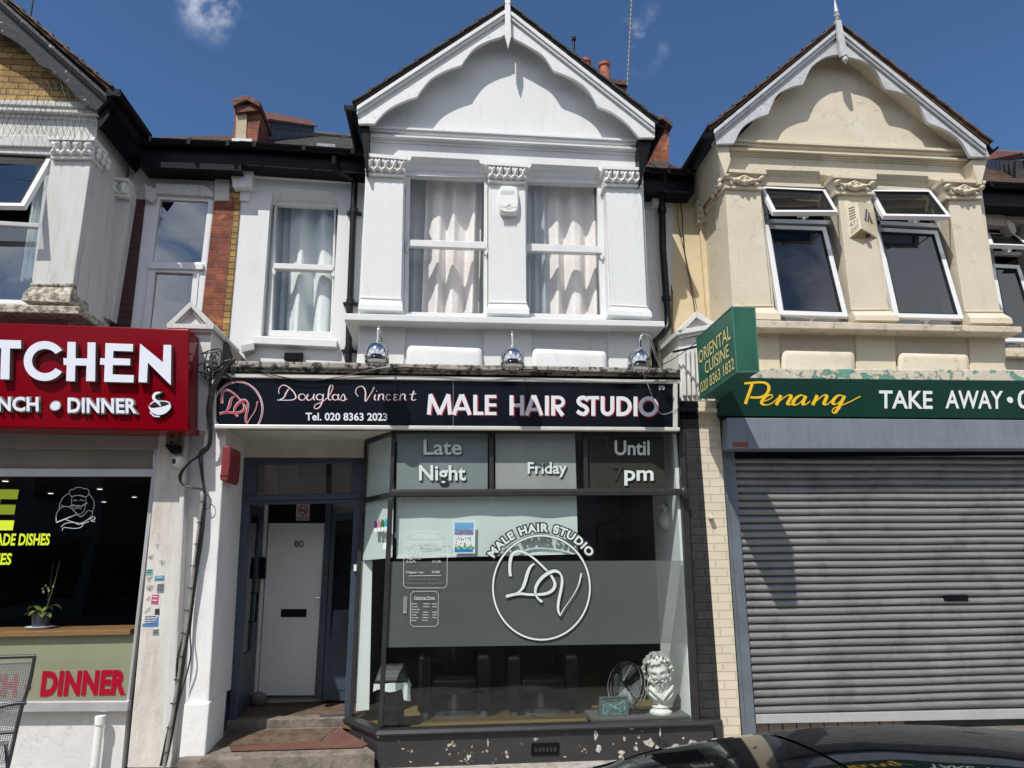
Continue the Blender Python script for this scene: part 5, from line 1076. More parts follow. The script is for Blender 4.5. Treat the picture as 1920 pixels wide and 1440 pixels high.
bowl = smoothpath([(1352, 965), (1375, 990), (1440, 985), (1500, 972), (1545, 955), (1548, 990), (1515, 1028), (1470, 1050), (1420, 1050), (1375, 1025), (1352, 985)], 4)
cs_.prism([kr(1450+(x-1450)*1.06, 1000+(y-1000)*1.1, 0) for x, y in bowl], (0, -.03, 0)); cup.poly([kr(x, y, .034) for x, y in bowl])
stroke(cup, smoothpath([(1365, 962), (1400, 935), (1460, 930), (1520, 935), (1546, 955)], 6), 9, kr, .036)
stroke(cup, smoothpath([(1460, 975), (1440, 945), (1405, 915), (1398, 885), (1420, 860), (1460, 852)], 7), 26, kr, .036, taper=True)
stroke(cup, smoothpath([(1362, 1025), (1400, 1062), (1450, 1066)], 6), 12, kr, .03)
cs_.prism([kr(x, y, 0) for x, y in smoothpath([(1375, 965), (1402, 930), (1380, 890), (1400, 855), (1465, 838), (1480, 852), (1440, 880), (1470, 920), (1540, 945), (1460, 985)], 4)], (0, -.022, 0))
cs_.build('cup_emblem_back', BLACKVINYL, rs); cup.build('cup_emblem', MATS['letter_face_white'], rs)

# ---- green takeaway sign and projecting sign
YGN = -.27
gs = thing('takeaway_sign', 'dark green fascia sign with yellow script Penang and white TAKE AWAY above the shutter', 'sign', tuple(P(1640, 750, YGN)))
MB().slab([(1347, 708), (2000, 715), (2000, 786), (1349, 779.5)], YGN, YGN+.07).build('sign_panel', DKGREEN, gs, bevel=.003)
a_ = MB(); kk = dict(offset=.018, base=.006)
for s_, x0, x1 in (('TAKE', 1648.5, 1747.5), ('AWAY', 1773, 1879), ('020', 1908, 1974)): ptext(MB(), s_, x0, 765, x1, 766, 32, YGN, **kk).build('lettering', LETTERWHITE, gs)
a_.lathe(P(1893.5, 750, YGN-.004), [(0, 0), (.033, 0), (.033, .004), (0, .004)], (0, -1, 0), 24); a_.build('dot', LETTERWHITE, gs)
kg = crop_place(1260, 680, 2.909, YGN)
pen = [[(393, 114), (440, 110), (490, 108), (520, 120), (526, 145), (510, 175), (475, 190), (425, 190)], [(436, 112), (426, 145), (412, 185), (398, 226)],
 [(486, 214), (522, 203), (546, 187), (540, 176), (512, 184), (490, 208), (490, 226), (515, 231), (545, 220), (580, 190)],
 [(592, 178), (580, 205), (566, 232)], [(568, 226), (600, 198), (632, 178), (648, 184), (636, 208), (628, 226), (648, 228), (672, 208)],
 [(726, 184), (700, 178), (672, 196), (658, 220), (668, 231), (692, 222), (722, 192)], [(728, 182), (716, 208), (712, 227), (728, 228), (752, 210)],
 [(790, 178), (778, 205), (764, 232)], [(766, 226), (798, 198), (826, 178), (842, 184), (832, 208), (826, 226), (844, 228), (870, 205)],
 [(936, 184), (910, 178), (886, 194), (874, 216), (884, 228), (908, 218), (936, 190)], [(940, 182), (922, 215), (905, 250), (885, 274), (872, 270), (880, 250), (920, 234), (965, 215), (1025, 184)]]
for off, d0, m_, nm, ww in ((3, .0006, mat('ochre_shade', (.10, .09, .02), .5), 'script_shade', 21), (0, .0045, LETTERYEL, 'script_lettering', 21)):
    a_ = MB()
    for i, pts in enumerate(pen):
        stroke(a_, smoothpath(pts, 6), ww, lambda x, y, d=0: kg(x+off, y+off*1.3, d), d0+i*.00012, nib=('point', ww*.26, ww*.92) if i > 1 else ('point', ww*.55, ww*.8))
    a_.build(nm, m_, gs)
pj = thing('projecting_sign', 'green box sign standing out from the wall reading ORIENTAL CUISINE', 'sign', tuple(P(1400, 650, -.6)))
YO, YI_ = -1.28, -.42
oTL, oTR, oBR, oBL = P(1373, 575, YO), P(1415, 576, YO), P(1423, 697, YO), P(1382, 698, YO)
iTL = P(1305, 636, YI_); iBL = P(1312, 748, YI_); 
dx_ = oTR-oTL; bx = MB(); i4 = [iTL, iTL+V((dx_.x, 0, 0)), iBL+V(((oBR-oBL).x, 0, 0)), iBL]
bx.loft([[oTL, oTR, oBR, oBL], i4]); bo = bx.build('sign_box', GREENBOX, pj, bevel=.006)
em = MB()
for a, b in ((oTL, oBL), (oBL, oBR), (oTR, oBR), (oTL, iTL), (oBL, iBL)): em.tube([a, b], .006, 6)
em.build('sign_edge', GREENPEEL if False else mat('green_edge_trim', (.05, .17, .12), .35), pj)
def face_pt(u, v): p = lerp(lerp(iTL, oTL, u), lerp(iBL, oBL, u), v); return p+V((-.003, 0, 0))
a_ = MB()
for body_, u0, u1, vb, hh in (('ORIENTAL', .06, .93, .45, .205), ('CUISINE', .22, .86, .69, .19), ('020 8363 1832', .06, .96, .925, .165)):
    a_ = MB(); A1, B1 = face_pt(u0, vb), face_pt(u1, vb); text(a_, body_, A1, B1, lerp(face_pt(u0, vb-hh)-A1, face_pt(u1, vb-hh)-B1, .5), base=.003, offset=.006); a_.build('lettering', LETTERGOLD, pj)
MB().tube([P(1262, 660, -.1), P(1306, 650, -.36), P(1312, 650, -.44)], .012, 6).build('sign_bracket', BLACKGLOSS, pj)
MB().tube([P(1330, 735, -.44), P(1336, 735, -.20)], .02, 6).build('sign_bracket', BLACKGLOSS, pj)

# ---- roller shutter
YSH = .0
rsn = thing('roller_shutter', 'closed grey steel roller shutter with its box under the green takeaway sign', 'shutter', tuple(P(1650, 1357, 0)))
MB().slab([(1363, 783), (2000, 788), (2000, 841), (1363, 841.5)], YSH-.27, YSH+.1).build('shutter_box', SHUTBOX, rsn, bevel=.008)
MB().slab([(1374, 829), (1403, 829), (1403, 837.5), (1374, 837.5)], YSH-.272, YSH-.2705).build('maker_label', mat('rust_label', (.22, .055, .025), .6), rsn)
gr_ = MB(); gr_.slab([(1353, 845), (1377, 846), (1419, 1388), (1394, 1392)], YSH-.07, YSH+.05); gr_.slab([(1352.5, 845), (1359, 845), (1400.5, 1391), (1393, 1392)], YSH-.09, YSH-.068); gr_.build('guide_rail', GUIDE, rsn, bevel=.004)
z1, z0 = P(1640, 846, YSH).z, P(1420, 1341, YSH).z
xs0, xs1 = P(1372, 846, YSH).x, P(2080, 1000, YSH).x; ns = 34; mb = MB(); hS = (z1-z0)/ns
prof = []
for i in range(ns):
    zt_ = z1-i*hS
    for t, d in ((0, 0.0), (.10, .012), (.26, .021), (.45, .0245), (.64, .021), (.76, .012), (.83, -.004), (.90, -.016), (.985, -.016)): prof.append((zt_-t*hS, -d))
xl2 = P(1419, 1341, YSH).x
def edge_x(z): return lerp(xs0, P(1414, 1341, YSH).x, (z1-z)/(z1-z0))
rs_ = random.Random(12); jit = [rs_.uniform(-.0022, .0022) for _ in range(ns)]; nx_ = 26
mb.loft([[V((lerp(edge_x(z)-.06, xs1, c/nx_), YSH+d+jit[min(ns-1, i//8)]+.0016*sin(c*.9+(i//8)*1.7), z+.0016*sin(c*.55+(i//8)*.35))) for i, (z, d) in enumerate(prof)] for c in range(nx_+1)], close=False, caps=False)
cu_ = mb.build('shutter_curtain', SLATMAT, rsn, smooth=50)
MB().slab([(1417, 1340), (2080, 1326), (2080, 1345), (1418, 1357)], YSH-.03, YSH+.02).build('bottom_bar', ALU, rsn, bevel=.004)
MB().slab(q4(1770, 1117, 1815, 1116, 1816, 1127, 1771, 1127), YSH-.030, YSH-.012).build('letter_slot', BLACKGLOSS, rsn, bevel=.002)
MB().slab(q4(1376, 846, 2080, 842, 2080, 852, 1376, 857), YSH-.05, YSH+.1).build('shutter_throat', BLACKGLOSS, rsn)

# ================================================================== LAMPS, ALARMS, SMALL THINGS ON THE FACADE
def make_lamp(px, py, label):
    Yl = YF-.30; c = P(px, py, Yl); k_ = 1.3
    t = thing('swan_neck_lamp', label, 'lamp', tuple(c), 'chrome lamps over the black sign')
    R = .088
    MB().lathe(c, [(r_*k_, h_*k_) for r_, h_ in [(.0, .125), (.016, .125), (.02, .112), (.045, .10), (.070, .075), (.083, .045), (R, .015), (R, -.002), (.086, -.012), (.088, -.014), (.084, -.030), (.086, -.033), (.074, -.05), (.062, -.048), (.03, .04), (0, .06)]], n=28).build('lamp_shade', CHROME, t, smooth=35)
    MB().tube(smoothpath([tuple(c+V(q)) for q in ((0, 0, .155), (0, 0, .25), (0, .02, .29), (.0, .06, .305), (.01, .12, .28), (.03, .22, .10), (.05, .30, -.03))], 5), .013, 10).build('lamp_arm', CHROME, t, smooth=40)
    MB().lathe(c+V((.05, .31, -.035)), [(0, -.03), (.035, -.03), (.035, .0), (.02, .02), (0, .02)], (0, -1, 0), 14).build('lamp_rose', DARKMETAL, t, smooth=40)
    MB().ball(c+V((0, 0, -.04)), (.05, .05, .04), 12, 8).build('bulb', mat('dull_bulb', (.5, .5, .48), .2), t, smooth=60)
    return t
L0 = make_lamp(707, 670, 'chrome lamp over the black sign, below the black downpipe, leftmost of the three')
def copy_tree(t, loc, label):
    r = t.copy(); COL.objects.link(r); r.location = loc; r['label'] = label
    for ch in t.children:
        c = ch.copy(); COL.objects.link(c); c.parent = r; c.matrix_parent_inverse = ch.matrix_parent_inverse.copy()
    return r
copy_tree(L0, P(961, 679, YF-.30), 'chrome lamp over the black sign, middle of the three, under the narrow centre pier')
lr = copy_tree(L0, P(1199, 683, YF-.30), 'chrome lamp over the black sign, next to the green projecting sign, its arm bent sideways'); lr.rotation_euler = (0, rad(6), rad(-55))

bb = thing('alarm_bell_box', 'white rounded alarm box on the middle pier of the white bay', 'alarm box', tuple(P(952, 405, 0)))
f4 = q4(936, 353, 969, 355, 972, 405, 935, 403)
rings = []
for d, k in ((.0, 1.0), (.035, 1.0), (.055, .96), (.068, .86)):
    out_ = []
    for (x, y) in smoothpath([(939, 353), (966, 354.5), (971, 366), (972, 392), (966, 405), (941, 404), (935, 391), (935, 366), (939, 353)], 4)[:-1]:
        out_.append(P(952+(x-952)*k, 379+(y-379)*k, 0)+V((0, -d, 0)))
    rings.append(out_)
MB().loft(rings).build('alarm_cover', PLASTICWHITE, bb, smooth=35)
vt = MB()
for i in range(9): x = 940+i*2.8; vt.slab([(x, 357), (x+1, 357), (x+1, 364), (x, 364)], -.072, -.05); vt.slab([(x, 396), (x+1, 396), (x+1, 402), (x, 402)], -.069, -.05)
vt.build('vents', mat('grey_vent', (.35, .35, .35), .6), bb)
lv_ = MB(); stroke(lv_, smoothpath([(938, 387), (946, 388), (953, 392), (961, 389), (969, 388)], 5), .8, lambda x, y, d=0: P(x, y, -.068)+V((0, -d, 0)), .002)
for k in range(4): stroke(lv_, [(948+k*2, 386-k*1.2), (953+k*2, 389-k*1.2)], .8, lambda x, y, d=0: P(x, y, -.068)+V((0, -d, 0)), .002)
lv_.build('emblem', MATS['grey_vent'], bb)
ca = thing('alarm_box', 'aged cream wedge shaped alarm box with number 471 2049 on the middle cream pier', 'alarm box', tuple(P(1612, 447, 0)))
A1, A2, A3 = P(1583, 381, 0), P(1608, 379, -.09), P(1637, 382, 0); B1, B2, B3 = P(1593, 447, 0), P(1611, 428, -.10), P(1637, 446, 0)
mb = MB(); top = [A1, A2, A3]; botm = [V((A1.x+.004, 0, B1.z)), V((A2.x, -.095, P(1611, 428, -.095).z)), V((A3.x, 0, B3.z))]
cb_ = mb.loft([top, botm]).build('alarm_cover', PLASTICCREAM, ca, bevel=.004)
def tri_face(i, j): return lambda u, v: lerp(lerp(top[i], top[j], u), lerp(botm[i], botm[j], u), v)
lf = tri_face(0, 1); rf_ = tri_face(1, 2); sl_ = MB(); nl = (top[1]-top[0]).cross(botm[0]-top[0]).normalized(); nl = nl if nl.y < 0 else -nl
for k in range(5): v = .16+k*.085; sl_.prism([lf(.25, v)+nl*.001, lf(.72, v-.02)+nl*.001, lf(.72, v+.02)+nl*.001, lf(.25, v+.04)+nl*.001], nl*.002)
for s_, v in (('471', .74), ('2049', .93)): text(sl_, s_, lf(.18, v), lf(.80, v), (lf(.4, v-.14)-lf(.4, v)), base=.002)
nr_ = (top[2]-top[1]).cross(botm[1]-top[1]).normalized(); nr_ = nr_ if nr_.y < 0 else -nr_
for q in (((.28, .62), (.46, .20), (.56, .20), (.40, .62)), ((.46, .62), (.56, .40), (.62, .40), (.56, .62)), ((.66, .62), (.56, .30), (.64, .30), (.80, .62))): sl_.prism([rf_(u, v)+nr_*.001 for u, v in q], nr_*.002)
sl_.build('markings', mat('faded_print', (.10, .10, .10), .6), cb_)
und = MB(); a = [V((p.x, p.y, p.z-.001)) for p in botm]; und.prism([lerp(sum(a, V())/3, p, .86) for p in a], (0, 0, -.006)); und.build('alarm_base', mat('tan_base', (.34, .22, .11), .6), ca)
MB().ball(sum(botm, V())/3+V((.05, -.02, -.015)), .028, 12, 8).build('strobe', CARGLASS, ca, smooth=60)
ra = thing('alarm_box', 'dull red upright alarm box beside the blue door on the white pilaster', 'alarm box', tuple(P(443, 870, .1)))
xr2 = P(424, 850, YPB).x
r4 = [PX(x, y, xr2+.075) for x, y in q4(433, 837, 453, 841, 454, 900, 432, 905)]
zc = sum((p.z for p in r4))/4; zt2, zb2 = r4[0].z, r4[3].z; y0, y1 = r4[0].y, r4[1].y
mb = MB(); prof_ = [(0, zb2+.02), (.05, zb2-.005), (.075, zb2+.02), (.08, (zt2+zb2)/2), (.072, zt2-.01), (.05, zt2+.01), (0, zt2)]
mb.prism([V((xr2+d, y0, z)) for d, z in prof_], (0, y1-y0, 0)); mb.build('alarm_cover', REDPLASTIC, ra, bevel=.012, smooth=40)
MB().prism([V((xr2+d, y0-.004, z)) for d, z in ((.0, zb2+.05), (.076, zb2+.05), (.076, zb2+.062), (0, zb2+.062))], (0, y1-y0+.008, 0)).build('seam', BLACKVINYL, ra)
o = MB().slab(q4(533, 660, 567, 660, 565, 675, 532, 675), YSB-.09, YSB-.002).build('floodlight', BLACKGLOSS, None, bevel=.006); tag(o, 'small black box light on the white wall under the narrow sash window', 'light')
o = MB().slab([(452, 647), (476, 642), (477, 655), (453, 661)], YSB-.10, YSB-.002).build('cable_junction_box', mat('grey_box', (.40, .40, .40), .5), None, bevel=.005); tag(o, 'small grey cable box at the lower left corner of the white wall', 'junction box')
jb = thing('bracket_box', 'dirty open metal box fixed under the end of the red sign', 'junction box', tuple(P(322, 845, -.15)))
MB().slab(q4(311, 813, 333, 813, 332, 836, 310, 836), -.22, -.14).build('box_body', mat('rusted_grey', (.14, .12, .10), .8, bump=.4, col2=(.28, .27, .25), th=(.5, .6), c2scale=20), jb, bevel=.004)
MB().slab(q4(308, 834, 333, 834, 334, 846, 320, 850), -.24, -.14).build('box_lid', BLACKGLOSS, jb, bevel=.004)
k_ = MB(); [k_.lathe(P(322, y, -.222), [(.014, 0), (.014, .004), (0, .004)], (0, -1, 0), 10) for y in (819, 830)]; k_.build('knockouts', BLACKVINYL, jb)
cc = thing('dome_camera', 'small white dome security camera on the dirty pilaster under the red sign', 'camera', tuple(P(333, 862, -.18)))
MB().lathe(P(338, 866, -.14), [(.055, 0), (.055, .03), (.04, .05), (0, .055)], (0, -1, 0), 18).build('camera_base', PLASTICWHITE, cc, smooth=40)
MB().lathe(P(337, 864, -.185), [(0, -.03), (.04, -.02), (.046, .02), (.04, .06), (.035, .065), (.0, .06)], (-.5, -.8, -.15), 16).build('camera_head', PLASTICWHITE, cc, smooth=40)
MB().lathe(P(337, 864, -.185)+V((-.5, -.8, -.15)).normalized()*.061, [(0, 0), (.030, 0), (.028, .006), (0, .008)], (-.5, -.8, -.15), 16).build('camera_lens', CARGLASS, cc)
# aerials
am = MB(); a = P(1176, 160, 3.9); b = P(1187, -60, 3.9); am.tube([a, b], .016, 8)
for i in range(26): c = lerp(a, b, i/26); am.box((c.x-.024, c.y-.018, c.z-.006), (c.x+.024, c.y+.018, c.z+.006))
am.build('x', mat('dull_mast', (.16, .17, .19), .6)).name = 'aerial_mast'; tag(COL.objects['aerial_mast'], 'tall thin grey aerial mast on the chimney behind the white gable', 'aerial')
o = MB().tube([P(54, 52, .8), P(66, -30, .8)], .012, 6).build('aerial_pole', BLACKPIPE); tag(o, 'thin dark pole rising behind the left roof edge', 'pole')
# bird netting on the left gable
nb = MB(); rr_ = random.Random(3)
def netp(i, j): 
    u, v = i/26, j/9; x = -14+u*190+rr_.uniform(-2, 2); y = 150+v*105+u*8+rr_.uniform(-2, 2)+8*sin(u*7+v*2); return P(x, y, -.10-.05*sin(v*3)-.02*sin(u*9))
G = [[netp((i+(.5 if j % 2 else 0))*26/17, j*9/7) for i in range(18)] for j in range(8)]
for j in range(7):
    for i in range(17):
        nb.tube([G[j][i], G[j+1][i]], .0016, 3); k = i+1 if j % 2 else i-1
        if 0 <= k < 18: nb.tube([G[j][i], G[j+1][k]], .0022, 3)
o = nb.build('bird_netting', mat('green_net', (.02, .045, .035), .7)); tag(o, 'torn dark bird netting hanging over the front of the brick gable', 'netting')
# cables
def cable(label, pts, r, m=CABLEBLK, name='cable', cat='cable', group=None, n=6):
    o = MB().tube(smoothpath([tuple(p) for p in pts], 6), r, n).build(name, m, None, smooth=60); return tag(o, label, cat, group)
YC = YPB-.05
bun = thing('cable_bundle', 'thick bundle of black cables running down the white pilaster beside a steel conduit', 'cables', tuple(P(330, 1420, YC)))
rr_ = random.Random(11)
for i in range(7):
    dx = rr_.uniform(-5, 5)
    pts = [P(432+rr_.uniform(-10, 12), 676, -.38), P(412+dx, 705, -.36), P(398+dx, 735, -.36), P(392+dx, 770, -.36), P(395+dx*.6, 800, -.34), P(392+dx*.6, 835, -.30), P(378+dx, 850, YC)]
    if i < 3: pts += [P(355, 868, YC-.01), P(341-i*2, 890, YC-.01), P(342, 908, YC), P(360, 914, YC), P(380, 918, YC)]
    else: pts += [P(380+dx*.5, 890, YC)]
    k = [0, 0, 2, 3, -3, -5, 5][i]
    pts += [P(384+k*.4, 930, YC), P(378+k*.6, 1000, YC-.01*(i % 3)), P(366+k*.7, 1080, YC-.012*(i % 2)), P(352+k, 1180, YC), P(345+k*(2.4 if i > 4 else .6), 1235, YC-.02), P(333+k*.8, 1310, YC), P(318+k, 1380, YC), P(306+k, 1436, YC)]
    MB().tube(smoothpath([tuple(p) for p in pts], 6), .0062+.002*(i % 3), 6).build('cable', CABLEBLK, bun, smooth=60)
cn = MB(); cp_ = [P(381, 925, YC-.01), P(356, 1130, YC-.012), P(340, 1240, YC-.012), P(307, 1440, YC-.012)]; cn.tube(cp_, .016, 8); cno = cn.build('conduit', mat('dull_conduit', (.33, .31, .28), .5, metal=.4, var=.2, vscale=6), bun, smooth=60)
ct = MB()
for i in range(12): c = lerp(P(380, 940, YC-.014), P(312, 1410, YC-.014), i/11); ct.tube([c+V((.025*cos(a_2), .025*sin(a_2), 0)) for a_2 in [2*pi*k/8 for k in range(9)]], .004, 4)
ct.build('cable_ties', BLACKVINYL, bun)
clump = MB(); rr_ = random.Random(4)
for i in range(14):
    c = P(400+rr_.uniform(-8, 22), 690+rr_.uniform(-22, 20), -.33); pts = [c+V((rr_.uniform(-.12, .12), rr_.uniform(-.05, .05), rr_.uniform(-.12, .12))) for _ in range(5)]; clump.tube(smoothpath([tuple(p) for p in pts], 5), .006, 5)
o = clump.build('cable_tangle', CABLEBLK, None, smooth=60); tag(o, 'tangled knot of black cables at the left end of the wooden cornice', 'cables')
cable('black cable sagging across the top of the black shop sign', [P(420, 688, -.36), P(470, 690, -.35), P(520, 705, -.34), P(580, 713, -.34), P(640, 706, -.34), P(720, 690, -.37), P(800, 690, -.375), P(900, 697, -.375), P(960, 692, -.38), P(1060, 696, -.38), P(1180, 700, -.38), P(1268, 700, -.37)], .0055)
cable('thin grey wire hanging over the last letter of the black shop sign', [P(1200, 690, -.45), P(1212, 715, -.36), P(1232, 765, -.345), P(1240, 776, -.345), P(1256, 774, -.345), P(1272, 762, -.34)], .0030, CABLEGREY)
cable('thin black wires from the right lamp up to the projecting sign', [P(1222, 690, -.5), P(1250, 680, -.4), P(1285, 658, -.35), P(1308, 640, -.3)], .0045)
cable('black wires hanging down the cream setback wall beside the downpipe', [P(1222, 308, .6), P(1255, 335, .68), P(1276, 380, YSB-.04), P(1283, 470, YSB-.03), P(1296, 540, YSB-.03), P(1303, 585, YSB-.05)], .006)
cable('second looser wire on the cream setback wall', [P(1270, 352, YSB-.03), P(1272, 420, YSB-.03), P(1290, 500, YSB-.02), P(1306, 575, YSB-.04)], .004)
cable('dark wire loop on the black brick pier below the sign end', [P(1278, 790, YBP-.03), P(1284, 830, YBP-.02), P(1280, 870, YBP-.02), P(1274, 905, YBP-.03)], .005)
cable('loose cable loop hanging on the white pilaster beside the conduit', [P(384, 925, YC), P(395, 935, YC), P(394, 950, YC), P(384, 954, YC), P(378, 945, YC)], .004)
o = MB().slab(q4(1399-67, 968, 1404-64, 968, 1404-64, 973, 1399-67, 973), YBP-.06, YBP-.002).build('wall_plug', CREAMBRICK, None, bevel=.003); tag(o, 'small cream lump sticking out of the cream painted brick pier', 'fitting')
# ================================================================== WINDOW LETTERING AND DECALS OF THE BARBER SHOP
YV = YW+.026
wd_ = thing('window_lettering', 'white cut letters Late Night Friday Until pm across the upper shop panes', 'window lettering', tuple(P(1000, 860, YV)))
gy = MB()
for s_, x0, x1, yb, cap in (('Late', 795, 865, 852, 27), ('Night', 786.5, 872.5, 900, 27), ('Friday', 990, 1062, 887.6, 20.5), ('Until', 1153, 1217.5, 852.6, 26), ('pm', 1171.5, 1224.6, 900.5, 27)):
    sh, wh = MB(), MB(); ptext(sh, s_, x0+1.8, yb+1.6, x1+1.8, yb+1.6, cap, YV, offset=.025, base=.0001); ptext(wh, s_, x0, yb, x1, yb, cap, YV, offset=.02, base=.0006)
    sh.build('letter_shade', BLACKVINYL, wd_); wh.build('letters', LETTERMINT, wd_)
ptext(gy, '7', 1151, 900, 1167, 900, 26, YV, offset=.02, base=.0016)
gy.build('dark_numeral', mat('dark_vinyl', (.02, .02, .018), .6), wd_)
lg = thing('window_monogram', 'round DV monogram on the frosted pane with MALE HAIR STUDIO arched over it', 'window decal', tuple(P(1015, 1100, YV)))
kl = crop_place(900, 960, 5.54, YV)
a_ = MB(); dv_logo(a_, kl, 46, .0003, rw=32); a_.build('monogram_outline', BLACKVINYL, lg)
a_ = MB(); dv_logo(a_, kl, 34, .0022, rw=19); a_.build('monogram', LETTERMINT, lg)
def arctext(mb, off, d0):
    vs, fs = glyphs('MALE HAIR STUDIO', off, 0, 1.12, 0, 1.3); v0, _ = glyphs('MALE HAIR STUDIO', 0, 0, 1.12, 0, 1.3); x0 = min(v.x for v in v0); x1 = max(v.x for v in v0)
    out_ = []
    for v in vs:
        a = lerp(rad(147.5), rad(33.5), (v.x-x0)/(x1-x0)); r = 582+v.y/CAPH*80; out_.append(kl(637+r*cos(a), 785-r*sin(a), d0))
    mb.add(out_, fs)
a_ = MB(); arctext(a_, .15, .0002); a_.build('arched_letter_outline', BLACKVINYL, lg)
a_ = MB(); arctext(a_, .035, .0008); a_.build('arched_letters', LETTERMINT, lg)
kt = crop_place(740, 980, 6.855, YV)
def label_box(mb, x0, y0, x1, y1, w_=5, n=34):
    pts = [(x0+n, y0), (x1-n, y0), (x1-n*.7, y0+n*.5), (x1, y0+n), (x1-6, y1-n), (x1-n*.7-6, y1-n*.5), (x1-n-6, y1), (x0+n-8, y1), (x0+n*.7-8, y1-n*.5), (x0-8, y1-n), (x0, y0+n), (x0+n*.7, y0+n*.5), (x0+n, y0)]
    stroke(mb, pts, w_, kt, .0005)
def small(mb, s_, x0, x1, yb, cap, off=.004):
    a, b = kt(x0, yb), kt(x1, yb); h_ = kt(x0, yb-cap)-a; h_.y = 0; text(mb, s_, a, b, h_, offset=off, base=.0006)
pl_ = thing('price_list', 'white outlined price list decal at the left of the shop pane', 'window decal', tuple(P(795, 1050, YV)))
a_ = MB(); label_box(a_, 122, 112, 678, 838)
for s_, x0, x1, yb, cap in (('Price List', 270, 535, 178, 38), ('Wash, Cut & Dry', 150, 465, 262, 28), ('£16.50', 485, 610, 262, 28), ('Hair Cut', 150, 305, 303, 28), ('£14.00', 485, 610, 303, 28), ("Boy's Cut", 150, 345, 392, 28), ('£12.00', 485, 600, 392, 28), ('- Ages 11-16 *', 145, 355, 472, 22), ("O.A.P's", 145, 275, 515, 28), ('£11.50', 480, 590, 515, 28), ('Clipper cut', 143, 370, 650, 28), ('£9.00', 478, 580, 648, 28)): small(a_, s_, x0, x1, yb, cap)
stroke(a_, [(265, 192), (540, 192)], 5, kt, .0005); stroke(a_, [(180, 684), (598, 676)], 5, kt, .0005); a_.build('decal_print', LETTERMINT, pl_)
a_ = MB(); small(a_, "* Children & O.A.P's", 140, 575, 738, 28); small(a_, 'Full Price on Saturday', 135, 620, 792, 28); a_.build('grey_print', mat('grey_vinyl', (.15, .15, .165), .5), pl_)
ot = thing('opening_times', 'white outlined opening times decal under the price list', 'window decal', tuple(P(795, 1140, YV)))
a_ = MB(); label_box(a_, 208, 882, 562, 1332, 4.5, 30); small(a_, 'Opening Times', 250, 515, 975, 26, .008); stroke(a_, [(248, 988), (520, 986)], 5, kt, .0005)
for i, (d_, t1, t2) in enumerate((('Monday', '9.00am -', '6.00pm'), ('Tuesday', '9.00am -', '6.00pm'), ('Wednesday', '', ''), ('Thursday', '9.00am', '6.00pm'), ('Friday', '8.00am -', '7.00pm'), ('Saturday', '8.30am -', '5.00pm'), ('Sunday', 'Closed', ''))):
    y = 1050+i*35.3; x = 215-i*1.5; small(a_, d_, x, x+len(d_)*12.3, y, 15, .012)
    if t1: small(a_, t1, 372-i*3, 372-i*3+len(t1)*11.5, y, 15, .012)
    if t2: small(a_, t2, 482, 545, y, 15, .012)
a_.build('decal_print', LETTERMINT, ot)
st_ = thing('strip_sticker', 'narrow upright printed sticker left of the opening times decal', 'sticker', tuple(P(760, 1150, YV)))
MB().prism([kt(*q) for q in ((116, 950), (160, 952), (155, 1166), (112, 1164))], (0, -.0006, 0)).build('sticker_sheet', mat('pale_sticker', (.30, .32, .33), .6), st_)
a_ = MB(); [stroke(a_, [(122, 965+k*26), (150, 970+k*26)], 9, kt, .0015) for k in range(7)]; a_.build('print', mat('dim_print', (.10, .10, .14), .6), st_)
po = thing('fayre_poster', 'small blue and white summer fayre poster inside the shop pane', 'poster', tuple(P(871, 1008, YW+.05)))
kp2 = crop_place(660, 780, 4.8, YW+.042)
def pq(x0, y0, x1, y1, d): return [kp2(x0, y0, d), kp2(x1, y0, d), kp2(x1-4, y1, d), kp2(x0, y1, d)]
YPO = 0
MB().prism(pq(912, 948, 1110, 1236, 0), (0, .002, 0)).build('poster_sheet', PAPER, po)
MB().poly(pq(922, 958, 1096, 1072, .001)).build('poster_sky', mat('print_sky', (.16, .42, .68), .6, var=.2, vscale=30), po)
MB().poly(pq(922, 1194, 1092, 1226, .001)).build('poster_base', mat('print_blue', (.02, .22, .50), .6), po)
a_ = MB()
for s_, x0, x1, yb in (("ST MICHAEL'S", 938, 1082, 1042), ('SUMMER FAYRE', 926, 1092, 1062)):
    a, b = kp2(x0, yb), kp2(x1, yb); h_ = kp2(x0, yb-15)-a; h_.y = 0; text(a_, s_, a, b, h_, offset=.03, base=.002)
a_.build('poster_title', mat('print_red', (.45, .03, .06), .6), po)
a_ = MB(); rr_ = random.Random(5); 
for k in range(26): x, y = rr_.uniform(935, 1080), rr_.uniform(1085, 1190); a_.lathe(kp2(x, y, .0015), [(0, 0), (.006, 0), (.006, .0005), (0, .0005)], (0, -1, 0), 8)
a_.build('poster_doodles', mat('print_navy', (.05, .12, .30), .6), po)
a_ = MB(); [a_.lathe(kp2(935+k*26, 1186-(k % 2)*10, .0022), [(0, 0), (.012, 0), (.012, .0005), (0, .0005)], (0, -1, 0), 8) for k in range(7)]; a_.build('poster_bushes', mat('print_green', (.12, .35, .06), .6), po)
